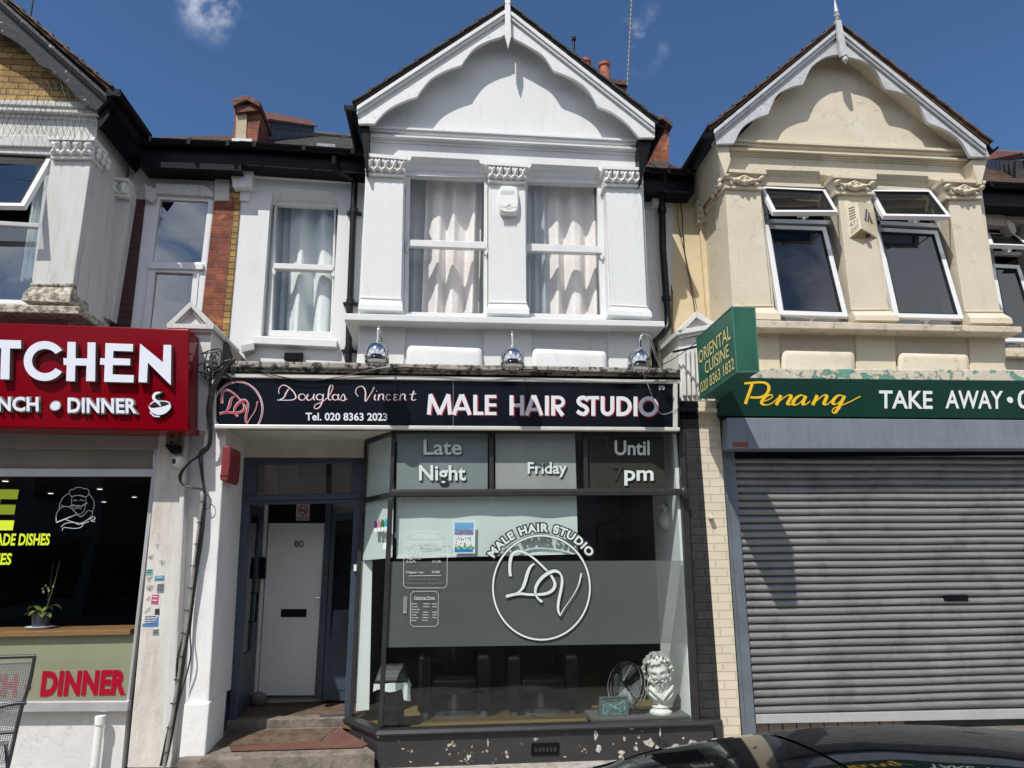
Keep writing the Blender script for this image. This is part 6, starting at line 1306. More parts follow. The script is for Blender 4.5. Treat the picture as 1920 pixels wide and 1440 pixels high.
# decals on the canted pane
cA, cB, cC, cD = P(731, 932, YW+.037), P(680, 938, Ysd+.007), P(660, 1338, Ysd+.007), P(714, 1360, YW+.037)
def cpt(px, py):                      # pixel -> point on the canted pane
    n_ = (cB-cA).cross(cD-cA); d = ray(px, py); return CAM+d*((cA-CAM).dot(n_)/d.dot(n_))
cn_ = (cB-cA).cross(cD-cA).normalized(); cn_ = cn_ if cn_.y < 0 else -cn_
for i, (px, c_, nm) in enumerate(((704.5, (.08, .035, .16), 'purple'), (711, (.55, .22, .24), 'pink'), (717.5, (.02, .16, .06), 'green'), (724, (.03, .38, .40), 'turquoise'))):
    t = thing('oval_sticker', f'{nm} oval sticker in the row on the canted shop pane', 'sticker', tuple(cpt(px, 985)), 'oval stickers on the canted pane')
    MB().prism([cpt(px+x, 984-i*.8+y) for x, y in arc(0, 0, 3.2, 8.5, 0, 2*pi, 18)[:-1]], cn_*.002).build('sticker_body', mat('sticker_'+nm, c_, .5), t)
    MB().prism([cpt(px+x, 994-i*.8+y)+cn_*.002 for x, y in arc(0, 0, 2.8, 4.2, 0, 2*pi, 14)[:-1]], cn_*.0015).build('sticker_tip', PAPER, t)
o = MB().prism([cpt(*q) for q in ((719, 1018), (727, 1016), (726, 1030), (718, 1030))], cn_*.0015).build('small_notice', PAPER, None); tag(o, 'tiny white and blue notice low on the canted shop pane', 'sticker')

# ================================================================== INSIDE THE BARBER SHOP
FZ = sillz-.085
xa = P(660, 1000, Ysd).x-.02; xw = P(1274, 930, YW).x
sw = MB()
zc_ = P(1000, 804, YW).z+.03
sw.poly([(xa-.6, 3.3, FZ), (xw+.25, 3.3, FZ), (xw+.25, 3.3, zc_), (xa-.6, 3.3, zc_)])
xl2_ = xb_+.17; sw.poly([(xl2_, Ysd+.05, FZ), (xl2_, 3.3, FZ), (xl2_, 3.3, zc_), (xl2_, Ysd+.05, zc_)])
sw.poly([(xw+.02, .72, FZ), (xw+.25, 3.3, FZ), (xw+.25, 3.3, zc_), (xw+.02, .72, zc_)])
zc_ = P(1000, 804, YW).z+.03; sw.poly([(xa, Ysd, zc_), (P(735, 808, YW).x+.03, YW+.06, zc_), (xw+.3, YW+.06, zc_), (xw+.3, 3.3, zc_), (xb_+.17, 3.3, zc_), (xb_+.17, Ysd+.06, zc_)])
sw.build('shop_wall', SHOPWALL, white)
MB().prism([(xa, Ysd, FZ), (P(716, 1360, YW).x+.08, YW+.06, FZ), (xw+.25, YW+.06, FZ), (xw+.25, 3.3, FZ), (xb_+.17, 3.3, FZ), (xb_+.17, Ysd+.06, FZ)], (0, 0, -.03)).build('shop_floor', SHOPFLOOR, white)
MB().box((xw-.005, YW+.062, FZ), (xw+.03, .73, zc_)).build('window_reveal', SHOPWHITE, white)
MB().slab(q4(676, 1052, 698, 1050, 692, 1331, 667, 1333), Ysd+.03, Ysd+.06).build('white_side_board', SHOPWHITE, white)
MB().box((P(1105, 1350, 0).x, YW+.062, sillz-.03), (xw-.006, YW+.42, sillz-.004)).build('display_ledge', mat('grey_ledge', (.10, .10, .095), .6, var=.1), white)
rb = thing('roller_blind', 'pale mint roller blind half lowered behind the shop pane', 'blind', tuple(P(910, 940, YW+.16)))
YBL = YW+.10
vs = []; nu = 60
for j in range(3):
    for i in range(nu+1):
        u = i/nu; p = lerp(P(744, 932, YBL), P(1081, 930, YBL), u); q = lerp(P(743, 1046, YBL), P(1084, 1038, YBL), u); p = lerp(p, q, j/2); vs.append(p+V((0, .006*sin(u*9)+.004*sin(u*23+1), 0)))
MB().add(vs, [(j*(nu+1)+i, j*(nu+1)+i+1, (j+1)*(nu+1)+i+1, (j+1)*(nu+1)+i) for j in range(2) for i in range(nu)]).build('blind_fabric', BLIND, rb, smooth=60)
MB().slab([(743, 1043), (1084, 1035), (1084, 1039), (743, 1047.5)], YBL-.006, YBL+.006).build('bottom_rail', PLASTICWHITE, rb)
MB().tube([P(743, 930, YBL-.03), P(742, 1000, YBL-.03)], .003, 5).lathe(P(741, 1003, YBL-.03), [(.006, -.03), (.010, -.02), (.008, .02), (.003, .03)], n=8).build('chain', STEEL, rb)
rb2 = thing('side_blind', 'grey roller blind behind the canted side pane', 'blind', tuple(P(705, 940, .1)))
off_ = V((.05, .10, 0))
MB().prism([P(729, 814, YW+.04)+off_, P(688, 830, Ysd)+off_*.3, P(676, 1051, Ysd)+off_*.3, P(724, 1046, YW+.04)+off_], (0, .004, 0)).build('blind_fabric', BLIND, rb2)
# barber chairs
def barber_chair(px, label):
    c = P(px, 1330, .72); c.z = FZ
    t = thing('barber_chair', label, 'chair', tuple(c), 'barber chairs behind the shop window')
    w2 = .29
    zt_ = P(px, 1228, .5).z
    for s_ in (-1, 1):
        MB().box((c.x+s_*w2-.065, c.y-.27, zt_-.52), (c.x+s_*w2+.065, c.y+.22, zt_)).build('armrest', BLACKSEAT, t, bevel=.03)
        MB().tube([(c.x+s_*w2, c.y-.2, FZ), (c.x+s_*w2, c.y-.2, zt_-.5)], .04, 12).build('leg', STEEL, t, smooth=40)
    MB().box((c.x-.22, c.y-.25, zt_-.36), (c.x+.22, c.y+.22, zt_-.22)).build('seat', BLACKSEAT, t, bevel=.03)
    MB().box((c.x-.24, c.y+.23, zt_-.25), (c.x+.24, c.y+.34, zt_+.34)).build('backrest', BLACKSEAT, t, bevel=.04)
    MB().lathe((c.x, c.y, FZ), [(.26, 0), (.26, .02), (.06, .05), (.05, zt_-.38-FZ)], n=20).build('base', STEEL, t, smooth=40)
    return t
barber_chair(851, 'black barber chair behind the pane, nearer the bin')
barber_chair(1014, 'black barber chair behind the pane, nearer the fan')
bn = thing('swing_bin', 'black swing top bin with a white liner at the left of the shop window', 'bin', tuple(P(735, 1345, .20)))
c = P(733, 1345, .22); zb2 = FZ; zt3 = P(733, 1275, .22).z; zl = P(733, 1245, .22).z
def rr4(hx, hy, z): return [V((c.x+hx*a, c.y+hy*b, z)) for a, b in ((-1, -1), (1, -1), (1, 1), (-1, 1))]
MB().loft([rr4(.11, .10, zb2), rr4(.135, .125, zt3)]).build('bin_body', BLACKSEAT, bn, bevel=.02)
MB().loft([rr4(.145, .135, zt3-.01), rr4(.145, .135, zt3+.02), rr4(.13, .11, zt3+.07), rr4(.105, .04, zl)]).build('bin_lid', mat('charcoal_plastic', (.03, .03, .032), .4), bn, bevel=.015)
MB().prism([V((c.x+x, c.y-.135+.02, z)) for x, z in [(q[0]*.085, zt3+.06+q[1]*.06) for q in arc(0, 0, 1, 1, 0, pi, 10)][:11]] if False else [V((c.x-.08, c.y-.128, zt3+.035)), V((c.x+.08, c.y-.128, zt3+.035)), V((c.x+.07, c.y-.085, zt3+.10)), V((c.x-.07, c.y-.085, zt3+.10))], (0, -.004, -.001)).build('swing_flap', BLACKVINYL, bn)
ln = MB(); rr_ = random.Random(8); ring1 = []; ring2 = []
for k in range(40):
    a = 2*pi*k/40; rx, ry = .150+rr_.uniform(0, .012), .14+rr_.uniform(0, .012); x, y = c.x+max(-1, min(1, 1.35*cos(a)))*rx, c.y+max(-1, min(1, 1.35*sin(a)))*ry
    ring1.append(V((x, y, zt3-.005+rr_.uniform(-.006, .006)))); d_ = .05+.03*abs(sin(3*a))+(.09 if k in (34, 35, 36) else 0)
    ring2.append(V((x+rr_.uniform(-.008, .008)+(.02 if cos(a) > .8 else 0), y+rr_.uniform(-.008, .008), zt3-d_)))
ln.loft([ring1, ring2], caps=False); ln.build('bin_liner', mat('white_liner', (.68, .74, .72), .5), bn, smooth=30)
# plaster bust
bu = thing('plaster_bust', 'white plaster bust of a curly bearded head at the right of the shop window', 'bust', tuple(P(1240, 1338, .02)))
def bp_(px, py, d=0): return P(px, py, .02)+V((0, d, 0))
so_ = P(1240, 1340, .02); zb3 = sillz-.004
K = (P(1241, 1230, .02).z-P(1241, 1338, .02).z)/.60       # overall scale of a 0.60 m bust
B0 = V((so_.x+.0, .04, zb3))
def bv(x, y, z): return B0+V((x*1.14, y*1.1, z))*K
sb = MB(); sb.lathe(B0, [(.125*K, 0), (.125*K, .02*K), (.10*K, .035*K), (.085*K, .05*K), (.095*K, .07*K), (.08*K, .085*K), (.07*K, .10*K)], n=24)
sb.build('socle', PLASTER, bu, smooth=40)
tor = []
for z, rx, ry, ox, oy in ((.095, .072, .058, 0, 0), (.12, .082, .064, .0, 0), (.16, .105, .078, .0, .0), (.205, .128, .088, -.004, .004), (.24, .138, .092, -.002, .008), (.265, .128, .088, .004, .012), (.285, .102, .08, .008, .012), (.31, .08, .074, .004, .008), (.36, .072, .07, .0, .006), (.42, .064, .064, -.005, .005)):
    fold = 1 if z < .29 else .2
    tor.append([bv(ox+rx*cos(2*pi*k/48)*(1+.05*fold*sin(9*2*pi*k/48+z*26)), oy+ry*sin(2*pi*k/48)*(1+.10*fold*sin(7*2*pi*k/48-z*34)), z) for k in range(48)])
sb = MB().loft(tor)
for q_, r_ in ((((-.125, -.045, .275), (-.085, -.088, .235), (-.03, -.098, .18), (.01, -.088, .135)), .016), (((.13, -.03, .285), (.085, -.082, .25), (.03, -.100, .195), (.0, -.092, .14)), .019), (((.135, .0, .25), (.10, -.07, .20), (.05, -.088, .15)), .015), (((-.13, -.01, .24), (-.10, -.065, .195), (-.055, -.085, .15)), .014)):
    pts = smoothpath([tuple(bv(*p)) for p in q_], 6); sb.tube(pts, r_*K, 8, radii=[r_*K*(1-.55*abs(2*i/len(pts)-1)**2) for i in range(len(pts))])
sb.build('draped_chest', PLASTER, bu, smooth=60)
Rh = Matrix.Rotation(rad(-10), 3, 'Y') @ Matrix.Rotation(rad(12), 3, 'X') @ Matrix.Rotation(rad(-16), 3, 'Z')
Hc = bv(-.010, -.02, .440); HS = 1.42
def hv(x, y, z): return Hc+(Rh @ V((x, y, z)))*K*HS
hd = MB(); prof = []
for i in range(31):
    t = -1+2*i/30; z = .125*t; r = math.sqrt(max(0.001, 1-t*t)); jaw = 1-.22*max(0, -t)
    ring = []
    for k in range(48):
        a = 2*pi*k/48; x = .083*r*jaw*cos(a); y = .098*r*sin(a)
        f = max(0, -sin(a)); g_ = lambda u, c, s_: math.exp(-((u-c)/s_)**2)
        if f > .2:
            u = x/.083
            y -= .030*g_(u, 0, .15)*(g_(t, -.17, .10)+.75*g_(t, -.02, .12)+.4*g_(t, .12, .1))        # nose
            y -= .013*g_(t, .24, .08)*f*(1-.4*g_(u, 0, .12))                                       # brow
            y += .021*(g_(u, .36, .17)+g_(u, -.36, .17))*g_(t, .10, .085)                           # eye sockets
            y -= .010*(g_(u, .52, .2)+g_(u, -.52, .2))*g_(t, -.16, .13)                             # cheekbones
            y += .017*g_(u, 0, .26)*g_(t, -.40, .035)                                               # parted mouth
            y -= .008*g_(u, 0, .24)*(g_(t, -.475, .04)+.7*g_(t, -.335, .03))                        # lips
        ring.append(hv(x, y, z))
    prof.append(ring)
hd.loft(prof)
for s_ in (-1, 1): hd.ball(hv(s_*.031, -.074, .013), (.0125*K, .009*K, .0085*K), 10, 6)
hd.build('head', PLASTER, bu, smooth=75)
hr = MB(); rr_ = random.Random(21)
for i in range(260):
    a = rr_.uniform(0, 2*pi); t = rr_.uniform(-.85, 1.0); fr_ = -sin(a)
    if fr_ > .52 and t < .56: continue
    if fr_ > .30 and t < .0: continue
    r = math.sqrt(max(0, 1-t*t)); s_ = rr_.uniform(.014, .023)
    c_ = hv((.094+.016*abs(cos(a)))*r*cos(a), .103*r*sin(a), .124*t+.014)
    hr.ball(c_, (s_*K, s_*K*.9, s_*K*1.25), 8, 5, Matrix.Rotation(rr_.uniform(-1, 1), 3, 'Y') @ Matrix.Rotation(rr_.uniform(-1, 1), 3, 'X'))
hr.build('curly_hair', PLASTER, bu, smooth=60)
hr = MB()
for i in range(110):
    u = rr_.uniform(-1, 1); v = rr_.random(); s_ = rr_.uniform(.010, .017); x = .074*u*(1-.42*v); y = -.086*math.sqrt(max(0, 1-.78*u*u))-.010*rr_.random(); z = -.060-.085*v+.045*u*u*(1-v)
    if abs(u) < .28 and z > -.066: continue
    hr.ball(hv(x, y+.022*v, z), (s_*K, s_*K, s_*K*1.4), 8, 5, Matrix.Rotation(u*.9+rr_.uniform(-.4, .4), 3, 'Y'))
for s_ in (-1, 1): hr.tube(smoothpath([tuple(hv(s_*.005, -.101, -.036)), tuple(hv(s_*.026, -.094, -.044)), tuple(hv(s_*.048, -.076, -.066))], 4), .008*K, 6)
hr.build('beard', PLASTER, bu, smooth=60)
mk = thing('plaster_mask', 'white plaster face mask hung on the white wall inside the shop window', 'mask', tuple(PX(1246, 970, xw-.02)))
mm = MB(); mc = PX(1246, 972, xw-.03); prof = []
for i in range(13):
    t = -1+2*i/12; r = math.sqrt(max(.002, 1-t*t)); ring = []
    for k in range(13):
        a = pi*k/12; y = .085*r*cos(a); f = sin(a); d = .075*r*f+.022*math.exp(-(cos(a)/.16)**2)*math.exp(-((t+.1)/.18)**2)-.014*(math.exp(-((cos(a)-.4)/.16)**2)+math.exp(-((cos(a)+.4)/.16)**2))*math.exp(-((t-.18)/.12)**2)-.006*math.exp(-((t+.45)/.06)**2)
        ring.append(V((xw-.006-d, mc.y+y, mc.z+.115*t)))
    prof.append(ring)
mm.loft(prof, close=False, caps=False); mm.build('mask_face', PLASTER, mk, smooth=60)
hm = MB(); [hm.ball(V((xw-.03-.02*rr_.random(), mc.y+.08*cos(pi*k/9), mc.z+.08+.045*sin(pi*k/9))), .022, 8, 5) for k in range(10)]; hm.build('mask_hair', PLASTER, mk, smooth=60)
# fan
fn = thing('desk_fan', 'tilted round chrome fan beside the plaster bust', 'fan', tuple(P(1185, 1338, .10)))
fc = P(1176, 1285, .12); fa = V((-.80, -.50, .34)).normalized(); u_ = fa.cross(V((0, 0, 1))).normalized(); q_ = u_.cross(fa)
Rf = .215; gd = MB()
for rr2, h_ in ((Rf, 0), (Rf*.98, .045), (Rf*.98, -.045)): gd.tube([fc+fa*h_+(u_*cos(2*pi*k/36)+q_*sin(2*pi*k/36))*rr2 for k in range(37)], .006, 6)
for h_ in (1, -1):
    for k in range(40):
        a = 2*pi*k/40; d_ = u_*cos(a)+q_*sin(a); gd.tube([fc+fa*h_*.07+d_*.03, fc+fa*h_*.065+d_*Rf*.6, fc+fa*h_*.045+d_*Rf*.98], .0018, 3)
gd.build('fan_guard', CHROME, fn, smooth=60)
bl = MB()
for k in range(4):
    a = 2*pi*k/4; pts = []
    for r_, w_, tw in ((.03, .25, .02), (.10, .55, .025), (.17, .60, .02), (.19, .35, .01)):
        for s_ in (-1, 1): aa = a+s_*w_; pts.append(fc+(u_*cos(aa)+q_*sin(aa))*r_+fa*tw*s_)
    bl.add(pts, [(2*i, 2*i+1, 2*i+3, 2*i+2) for i in range(3)])
bl.build('fan_blades', STEEL, fn, smooth=60)
MB().lathe(fc-fa*.14, [(0, 0), (.05, .01), (.06, .06), (.045, .13), (0, .14)], fa, 16).build('fan_motor', BLACKSEAT, fn, smooth=60)
sb = MB(); bz = sillz-.004; sb.tube(smoothpath([tuple(fc-fa*.10), (fc.x+.09, fc.y+.02, fc.z-.12), (fc.x+.06, fc.y, bz+.03), (fc.x+.05, fc.y-.02, bz+.012)], 5), .010, 8); sb.lathe((fc.x+.05, fc.y-.02, bz), [(.11, 0), (.11, .012), (.03, .025), (0, .025)], n=24); sb.build('fan_stand', DARKMETAL, fn, smooth=50)
# glass block with a turquoise cross
gb = thing('glass_block', 'square glass picture block with a turquoise cross leaning on the shop window sill', 'ornament', tuple(P(1152, 1348, -.05)))
b4 = [P(x, y, Yy) for (x, y), Yy in zip(q4(1124, 1306, 1178, 1304, 1180, 1346, 1123, 1348), (-.02, -.02, -.07, -.07))]
mb = MB(); inn, nr = frame3(mb, b4, .022, .05); mb.build('block_frame', mat('dark_glass_edge', (.06, .08, .075), .2), gb, bevel=.006)
MB().poly([p+nr*.012 for p in inn]).build('block_panel', mat('cloudy_glass', (.10, .13, .12), .25, var=.3, vscale=14), gb)
cr = MB(); bil = lambda u, v: lerp(lerp(inn[0], inn[1], u), lerp(inn[3], inn[2], u), v)
stroke(cr, smoothpath([(.12, .15), (.40, .42), (.62, .60), (.90, .86)], 5), .11, lambda u, v, d=0: bil(u, v)+nr*(.009-d), .0); stroke(cr, smoothpath([(.90, .14), (.62, .42), (.40, .60), (.12, .88)], 5), .11, lambda u, v, d=0: bil(u, v)+nr*(.009-d), .0012)
stroke(cr, [(.08, .10), (.92, .07), (.94, .92), (.08, .95), (.08, .10)], .07, lambda u, v, d=0: bil(u, v)+nr*(.009-d), .003); cr.build('turquoise_cross', mat('turquoise_paint', (.11, .27, .27), .5, var=.35, vscale=30, col2=(.06, .10, .10), th=(.5, .62), c2scale=35), gb)
# things deeper in the shop
for i, (x0, y0, x1, y1) in enumerate(((1177, 1003, 1198, 1025), (1211, 1004, 1231, 1023))):
    t = thing('framed_picture', ('dark framed picture on the shop back wall, farther from the mask', 'blue framed picture on the shop back wall, nearer the mask')[i], 'picture', tuple(P((x0+x1)/2, y1, 3.27)))
    f4_ = [P(x, y, 3.26) for x, y in q4(x0, y0, x1, y0, x1, y1, x0, y1)]; mb = MB(); inn, nr = frame3(mb, f4_, .02, .025); mb.build('frame', BLACKGLOSS, t)
    MB().poly([p+nr*.012 for p in inn]).build('image', mat('picture_dark', (.02, .02, .025), .3) if i == 0 else mat('picture_blue', (.03, .07, .14), .3, var=.5, vscale=20), t)
o = MB()
o.slab([(1115, 984), (1240, 946), (1240, 953), (1117, 991)], 3.24, 3.28); o.slab([(1115, 984), (1121, 986), (1123, 1050), (1117, 1050)], 3.24, 3.28)
o = o.build('mirror_frame', BLACKGLOSS, None); tag(o, 'slanting black mirror frame on the shop back wall behind the monogram', 'frame')
ns_ = thing('no_smoking_sign', 'small white no smoking notice on the dark panel above the white inner door', 'sign', tuple(P(567, 976, YI-.01)))
MB().slab(q4(556, 945, 581, 945, 580, 976, 555, 976), YI-.004, YI+.008).build('notice_sheet', mat('greyed_paper', (.42, .42, .42), .6), ns_)
a_ = MB(); kk_ = lambda x, y, d=0: P(x, y, YI-.005)+V((0, -d, 0)); stroke(a_, arc(568, 957, 8, 8.5, 0, 2*pi, 30), 2.2, kk_, .0005); stroke(a_, [(562, 951), (574, 963)], 2, kk_, .0025); a_.build('red_ring', mat('sign_red', (.35, .03, .03), .5), ns_)
a_ = MB(); a_.prism([kk_(*q, .0008) for q in ((562, 956), (574, 956), (574, 958.4), (562, 958.4))], (0, -.0004, 0)); stroke(a_, [(557.5, 970), (578.5, 970)], 1.2, kk_, .0008); stroke(a_, [(558, 973.5), (578, 973.5)], .9, kk_, .0008); a_.build('print', BLACKVINYL, ns_)
ep = thing('entry_phone', 'black entry phone on the white wall left of the white inner door', 'intercom', tuple(P(492, 1084, YI-.1)))
MB().slab(q4(487, 1045, 498, 1045, 496, 1085, 485, 1085), YI-.09, YI-.03).build('handset_base', BLACKGLOSS, ep, bevel=.006)
MB().slab(q4(488, 1047, 491.5, 1047, 490, 1083, 486.5, 1083), YI-.115, YI-.088).build('handset', BLACKGLOSS, ep, bevel=.006)
ds = MB(); c = PZ(480, 1318, zf); rr_ = random.Random(2)
c = c+V((.05, -.12, 0)); ds.ball(c+V((0, .0, .055)), (.09, .07, .075), 14, 9); ds.v = [(x+rr_.uniform(-.006, .006), y+rr_.uniform(-.006, .006), max(z, zf)) for x, y, z in ds.v]
o = ds.build('stone_doorstop', CONCRETE, None, smooth=60); tag(o, 'rough grey stone used as a doorstop in front of the white inner door', 'stone')

# ================================================================== CAFE WINDOW THINGS
YKV = YK+.026
wl_ = thing('cafe_window_lettering', 'lime yellow lettering MADE DISHES on the cafe window', 'window lettering', tuple(P(30, 1000, YKV)))
for args, kw in ((('E', -24, 989, 30, 989.5, 67, YKV), dict(offset=.05, shear=.16)), (('MADE DISHES', -22, 1022, 94, 1021.5, 20.5, YKV), dict(offset=.03, shear=.22)), (('DISHES', -48, 1058.5, 22, 1058, 20, YKV), dict(offset=.03, shear=.22))): ptext(MB(), *args, **kw).build('letters', LETTERLIME, wl_)
wl2 = thing('crimson_window_lettering', 'crimson LUNCH - DINNER lettering low on the cafe window', 'window lettering', tuple(P(150, 1300, YKV)))
a_ = MB(); ptext(a_, 'DINNER', 77, 1302.5, 231, 1299.5, 41, YKV, offset=.055, shear=.18, spacing=1.05); a_.build('letters', LETTERCRIM, wl2); a_ = MB(); ptext(a_, 'LUNCH', -110, 1305, 33, 1304, 39, YKV, offset=.035, shear=.15); a_.prism([P(x, y, YKV) for x, y in q4(47, 1285, 58, 1284.5, 57, 1292, 46, 1293)], (0, -.001, 0)); a_.build('letters', LETTERCRIM, wl2)
MB().slab(q4(-340, 1258, 243.5, 1255, 238.5, 1314, -340, 1315), YK+.032, YK+.034).build('pale_film_strip', filmmat('pale_olive_film', (.36, .36, .26), .82), ko)
ch_ = thing('chef_decal', 'white line drawing of a moustached chef holding a cloche on the cafe window', 'window decal', tuple(P(144, 960, YKV)))
kc = crop_place(0, 800, 4.3625, YKV); a_ = MB()
for i, (pts, w_) in enumerate(((([(585, 572), (568, 545), (578, 518), (605, 512), (625, 498), (655, 496), (685, 506), (715, 510), (730, 532), (722, 560), (700, 575), (640, 562), (585, 572)]), 6), ([(592, 575), (586, 615), (592, 660)], 5), ([(700, 575), (704, 615), (698, 655)], 5), ([(596, 640), (610, 690), (635, 715), (665, 712), (692, 680), (700, 640)], 5), ([(570, 655), (600, 640), (632, 652), (640, 645), (665, 652), (690, 636), (716, 622)], 9), ([(612, 670), (640, 664), (668, 670)], 8), ([(600, 608), (618, 600), (632, 610)], 7), ([(652, 608), (668, 598), (688, 608)], 7),
    ([(560, 545), (510, 590), (486, 650), (490, 680)], 6), ([(730, 550), (765, 600), (772, 650), (755, 700)], 6), ([(462, 785), (462, 720), (490, 672), (540, 652), (585, 668), (615, 700), (625, 715), (545, 752), (462, 785)], 7), ([(470, 780), (560, 745), (628, 718)], 10), ([(500, 655), (508, 642), (520, 650)], 6), ([(625, 715), (660, 735), (690, 720), (715, 690), (745, 690), (758, 720), (720, 760), (660, 790), (600, 780), (540, 760)], 6), ([(500, 820), (540, 790), (610, 785), (640, 800), (690, 790), (730, 775)], 6), ([(735, 760), (770, 735), (778, 755), (745, 770), (780, 775)], 6), ([(510, 850), (525, 825), (600, 832), (660, 825), (685, 795)], 6), ([(605, 570), (650, 560), (695, 570)], 4))):
    stroke(a_, smoothpath(pts, 4), w_*.8, kc, .0002+i*.0001)
a_.build('line_drawing', mat('decal_white', (.52, .55, .55), .5), ch_)
op = thing('potted_orchid', 'orchid in a dark pot with a staked stem of buds on the cafe window counter', 'plant', tuple(P(74, 1183, .22)))
pc = P(74, 1184, .24); pc.z = zk
MB().lathe(pc, [(.0, 0), (.085, 0), (.085, .012), (.12, .018), (.12, .022), (0, .022)], n=22).build('saucer', PLASTICWHITE, op, smooth=40)
MB().lathe(pc+V((0, 0, .015)), [(0, 0), (.065, 0), (.078, .11), (.082, .125), (.074, .125), (.07, .10), (0, .10)], n=22).build('pot', mat('blue_grey_pot', (.05, .06, .085), .35), op, smooth=40)
lf_ = MB()
for a, L_, up in ((2.7, .20, .09), (3.4, .15, .04), (.2, .16, .10), (-.5, .13, .02), (1.3, .12, .08), (4.3, .13, .05), (5.2, .12, .03)):
    d = V((cos(a), sin(a), 0)); s_ = V((-sin(a), cos(a), 0)); rg = []
    for i in range(9):
        t = i/8; c = pc+V((0, 0, .12))+d*L_*t+V((0, 0, up*sin(t*2.2)-.04*t*t)); w_ = .032*sin(pi*min(1, t*.93+.07))**.7
        rg.append([c-s_*w_+V((0, 0, w_*.35)), c, c+s_*w_+V((0, 0, w_*.35))])
    lf_.loft(rg, close=False, caps=False)
lf_.build('leaves', LEAF, op, smooth=60)
sp = MB(); tip = P(112, 1052, .30); sp.tube(smoothpath([tuple(pc+V((.02, 0, .12))), tuple(lerp(pc, tip, .5)+V((.02, 0, .05))), tuple(tip)], 6), .0035, 5); sp.build('stem', mat('stem_brown', (.16, .13, .06), .6), op, smooth=60)
bd = MB()
for px, py in ((80, 1104), (90, 1103), (82, 1110), (92, 1108), (100, 1100), (86, 1098)): bd.ball(P(px, py, .29), (.010, .010, .014), 8, 6)
for i in range(18): c = lerp(P(90, 1125, .30), P(99, 1058, .32), i/17); bd.ball(c, .0032, 5, 4)
bd.build('buds', mat('pale_buds', (.45, .42, .25), .5), op, smooth=60)
# stickers on the dirty pilaster
YST = YPB+.059
for lab, nm, q, c_, pr_ in (('torn teal sticker highest on the dirty pilaster', 'teal', q4(274, 1068, 287, 1067, 286, 1078, 273, 1078), (.16, .45, .42), 2), ('small blue label sticker on the dirty pilaster', 'blue', q4(291, 1080, 308, 1079, 308, 1088, 290, 1089), (.05, .24, .42), 1), ('grey printed sticker on the dirty pilaster above the pink one', 'grey', q4(295, 1095, 308, 1094, 307, 1111, 294, 1112), (.24, .25, .23), 3),
    ('faded pink sticker on the dirty pilaster', 'pink', q4(286, 1115, 298, 1115, 296, 1133, 283, 1132), (.55, .07, .18), 2), ('small black torn tag on the dirty pilaster', 'black', q4(291, 1142, 299, 1141, 299, 1153, 290, 1152), (.02, .02, .025), 0), ('large white and blue sticker on the dirty pilaster', 'white', q4(269, 1155, 297, 1153, 296, 1174, 267, 1174), (.60, .64, .68), 4), ('small green grey sticker lowest on the dirty pilaster', 'sage', q4(287, 1181, 298, 1179, 298, 1191, 286, 1191), (.22, .30, .30), 2)):
    t = thing('wall_sticker', lab, 'sticker', tuple(P(*q[3], YST)), 'stickers on the dirty pilaster')
    MB().prism([P(x, y, YST) for x, y in q], (0, -.0025, 0)).build('sticker_sheet', mat('sticker_paper_'+nm, c_, .7, var=.25, vscale=40, col2=(.55, .53, .5), th=(.62, .68), c2scale=60), t)
    if pr_:
        m2 = MB(); P4 = [P(x, y, YST-.003) for x, y in q]
        if nm == 'white': m2.prism([lerp(P4[3], P4[0], 0), lerp(P4[2], P4[3], 0), lerp(P4[2], P4[1], .95), lerp(P4[2], P4[1], .35)-V((.03, 0, 0)), lerp(P4[3], P4[0], .25)], (0, -.0012, 0)); m2.build('blue_corner', mat('sticker_print_blue', (.03, .20, .48), .6), t); m2 = MB()
        for k in range(pr_):
            v = (k+.7)/(pr_+.6); a = lerp(lerp(P4[0], P4[3], v), lerp(P4[1], P4[2], v), .12); b = lerp(lerp(P4[0], P4[3], v), lerp(P4[1], P4[2], v), .82); m2.prism([a, b, b+V((0, 0, .008)), a+V((0, 0, .008))], (0, -.0018, 0))
        m2.build('print', mat('sticker_ink_pale', (.62, .62, .62), .6) if nm in ('blue', 'pink') else mat('sticker_ink', (.07, .08, .12), .6), t)
gf = MB(); kf_ = lambda x, y, d=0: P(x, y, YST)+V((0, -d, 0)); rr_ = random.Random(9)
for cx, cy, n_, s_ in ((284, 1045, 7, 5), (281, 1086, 6, 6), (281, 1102, 8, 6), (279, 1122, 5, 5), (277, 1143, 5, 6), (304, 1055, 6, 6), (296, 1025, 4, 5)):
    for k in range(2): stroke(gf, smoothpath([(cx+rr_.uniform(-s_, s_)*1.1, cy+rr_.uniform(-s_, s_)) for _ in range(n_)], 5), .38, kf_, .0006+k*.0012)
o = gf.build('ink_scribbles', mat('marker_ink', (.10, .10, .12), .6)); tag(o, 'thin pen scribbles among the stickers on the dirty pilaster', 'graffiti')
wp_ = thing('waste_pipe', 'short white plastic waste pipe on the cracked white wall under the cafe window', 'pipe', tuple(P(182, 1440, -.12)))
MB().tube([P(188, 1346, YK-.07), P(176, 1450, YK-.07)], .034, 14).build('pipe_length', PLASTICWHITE, wp_, smooth=40)
MB().tube([P(188.5, 1342, YK-.07), P(187, 1358, YK-.07)], .042, 14).build('pipe_collar', PLASTICWHITE, wp_, smooth=40)
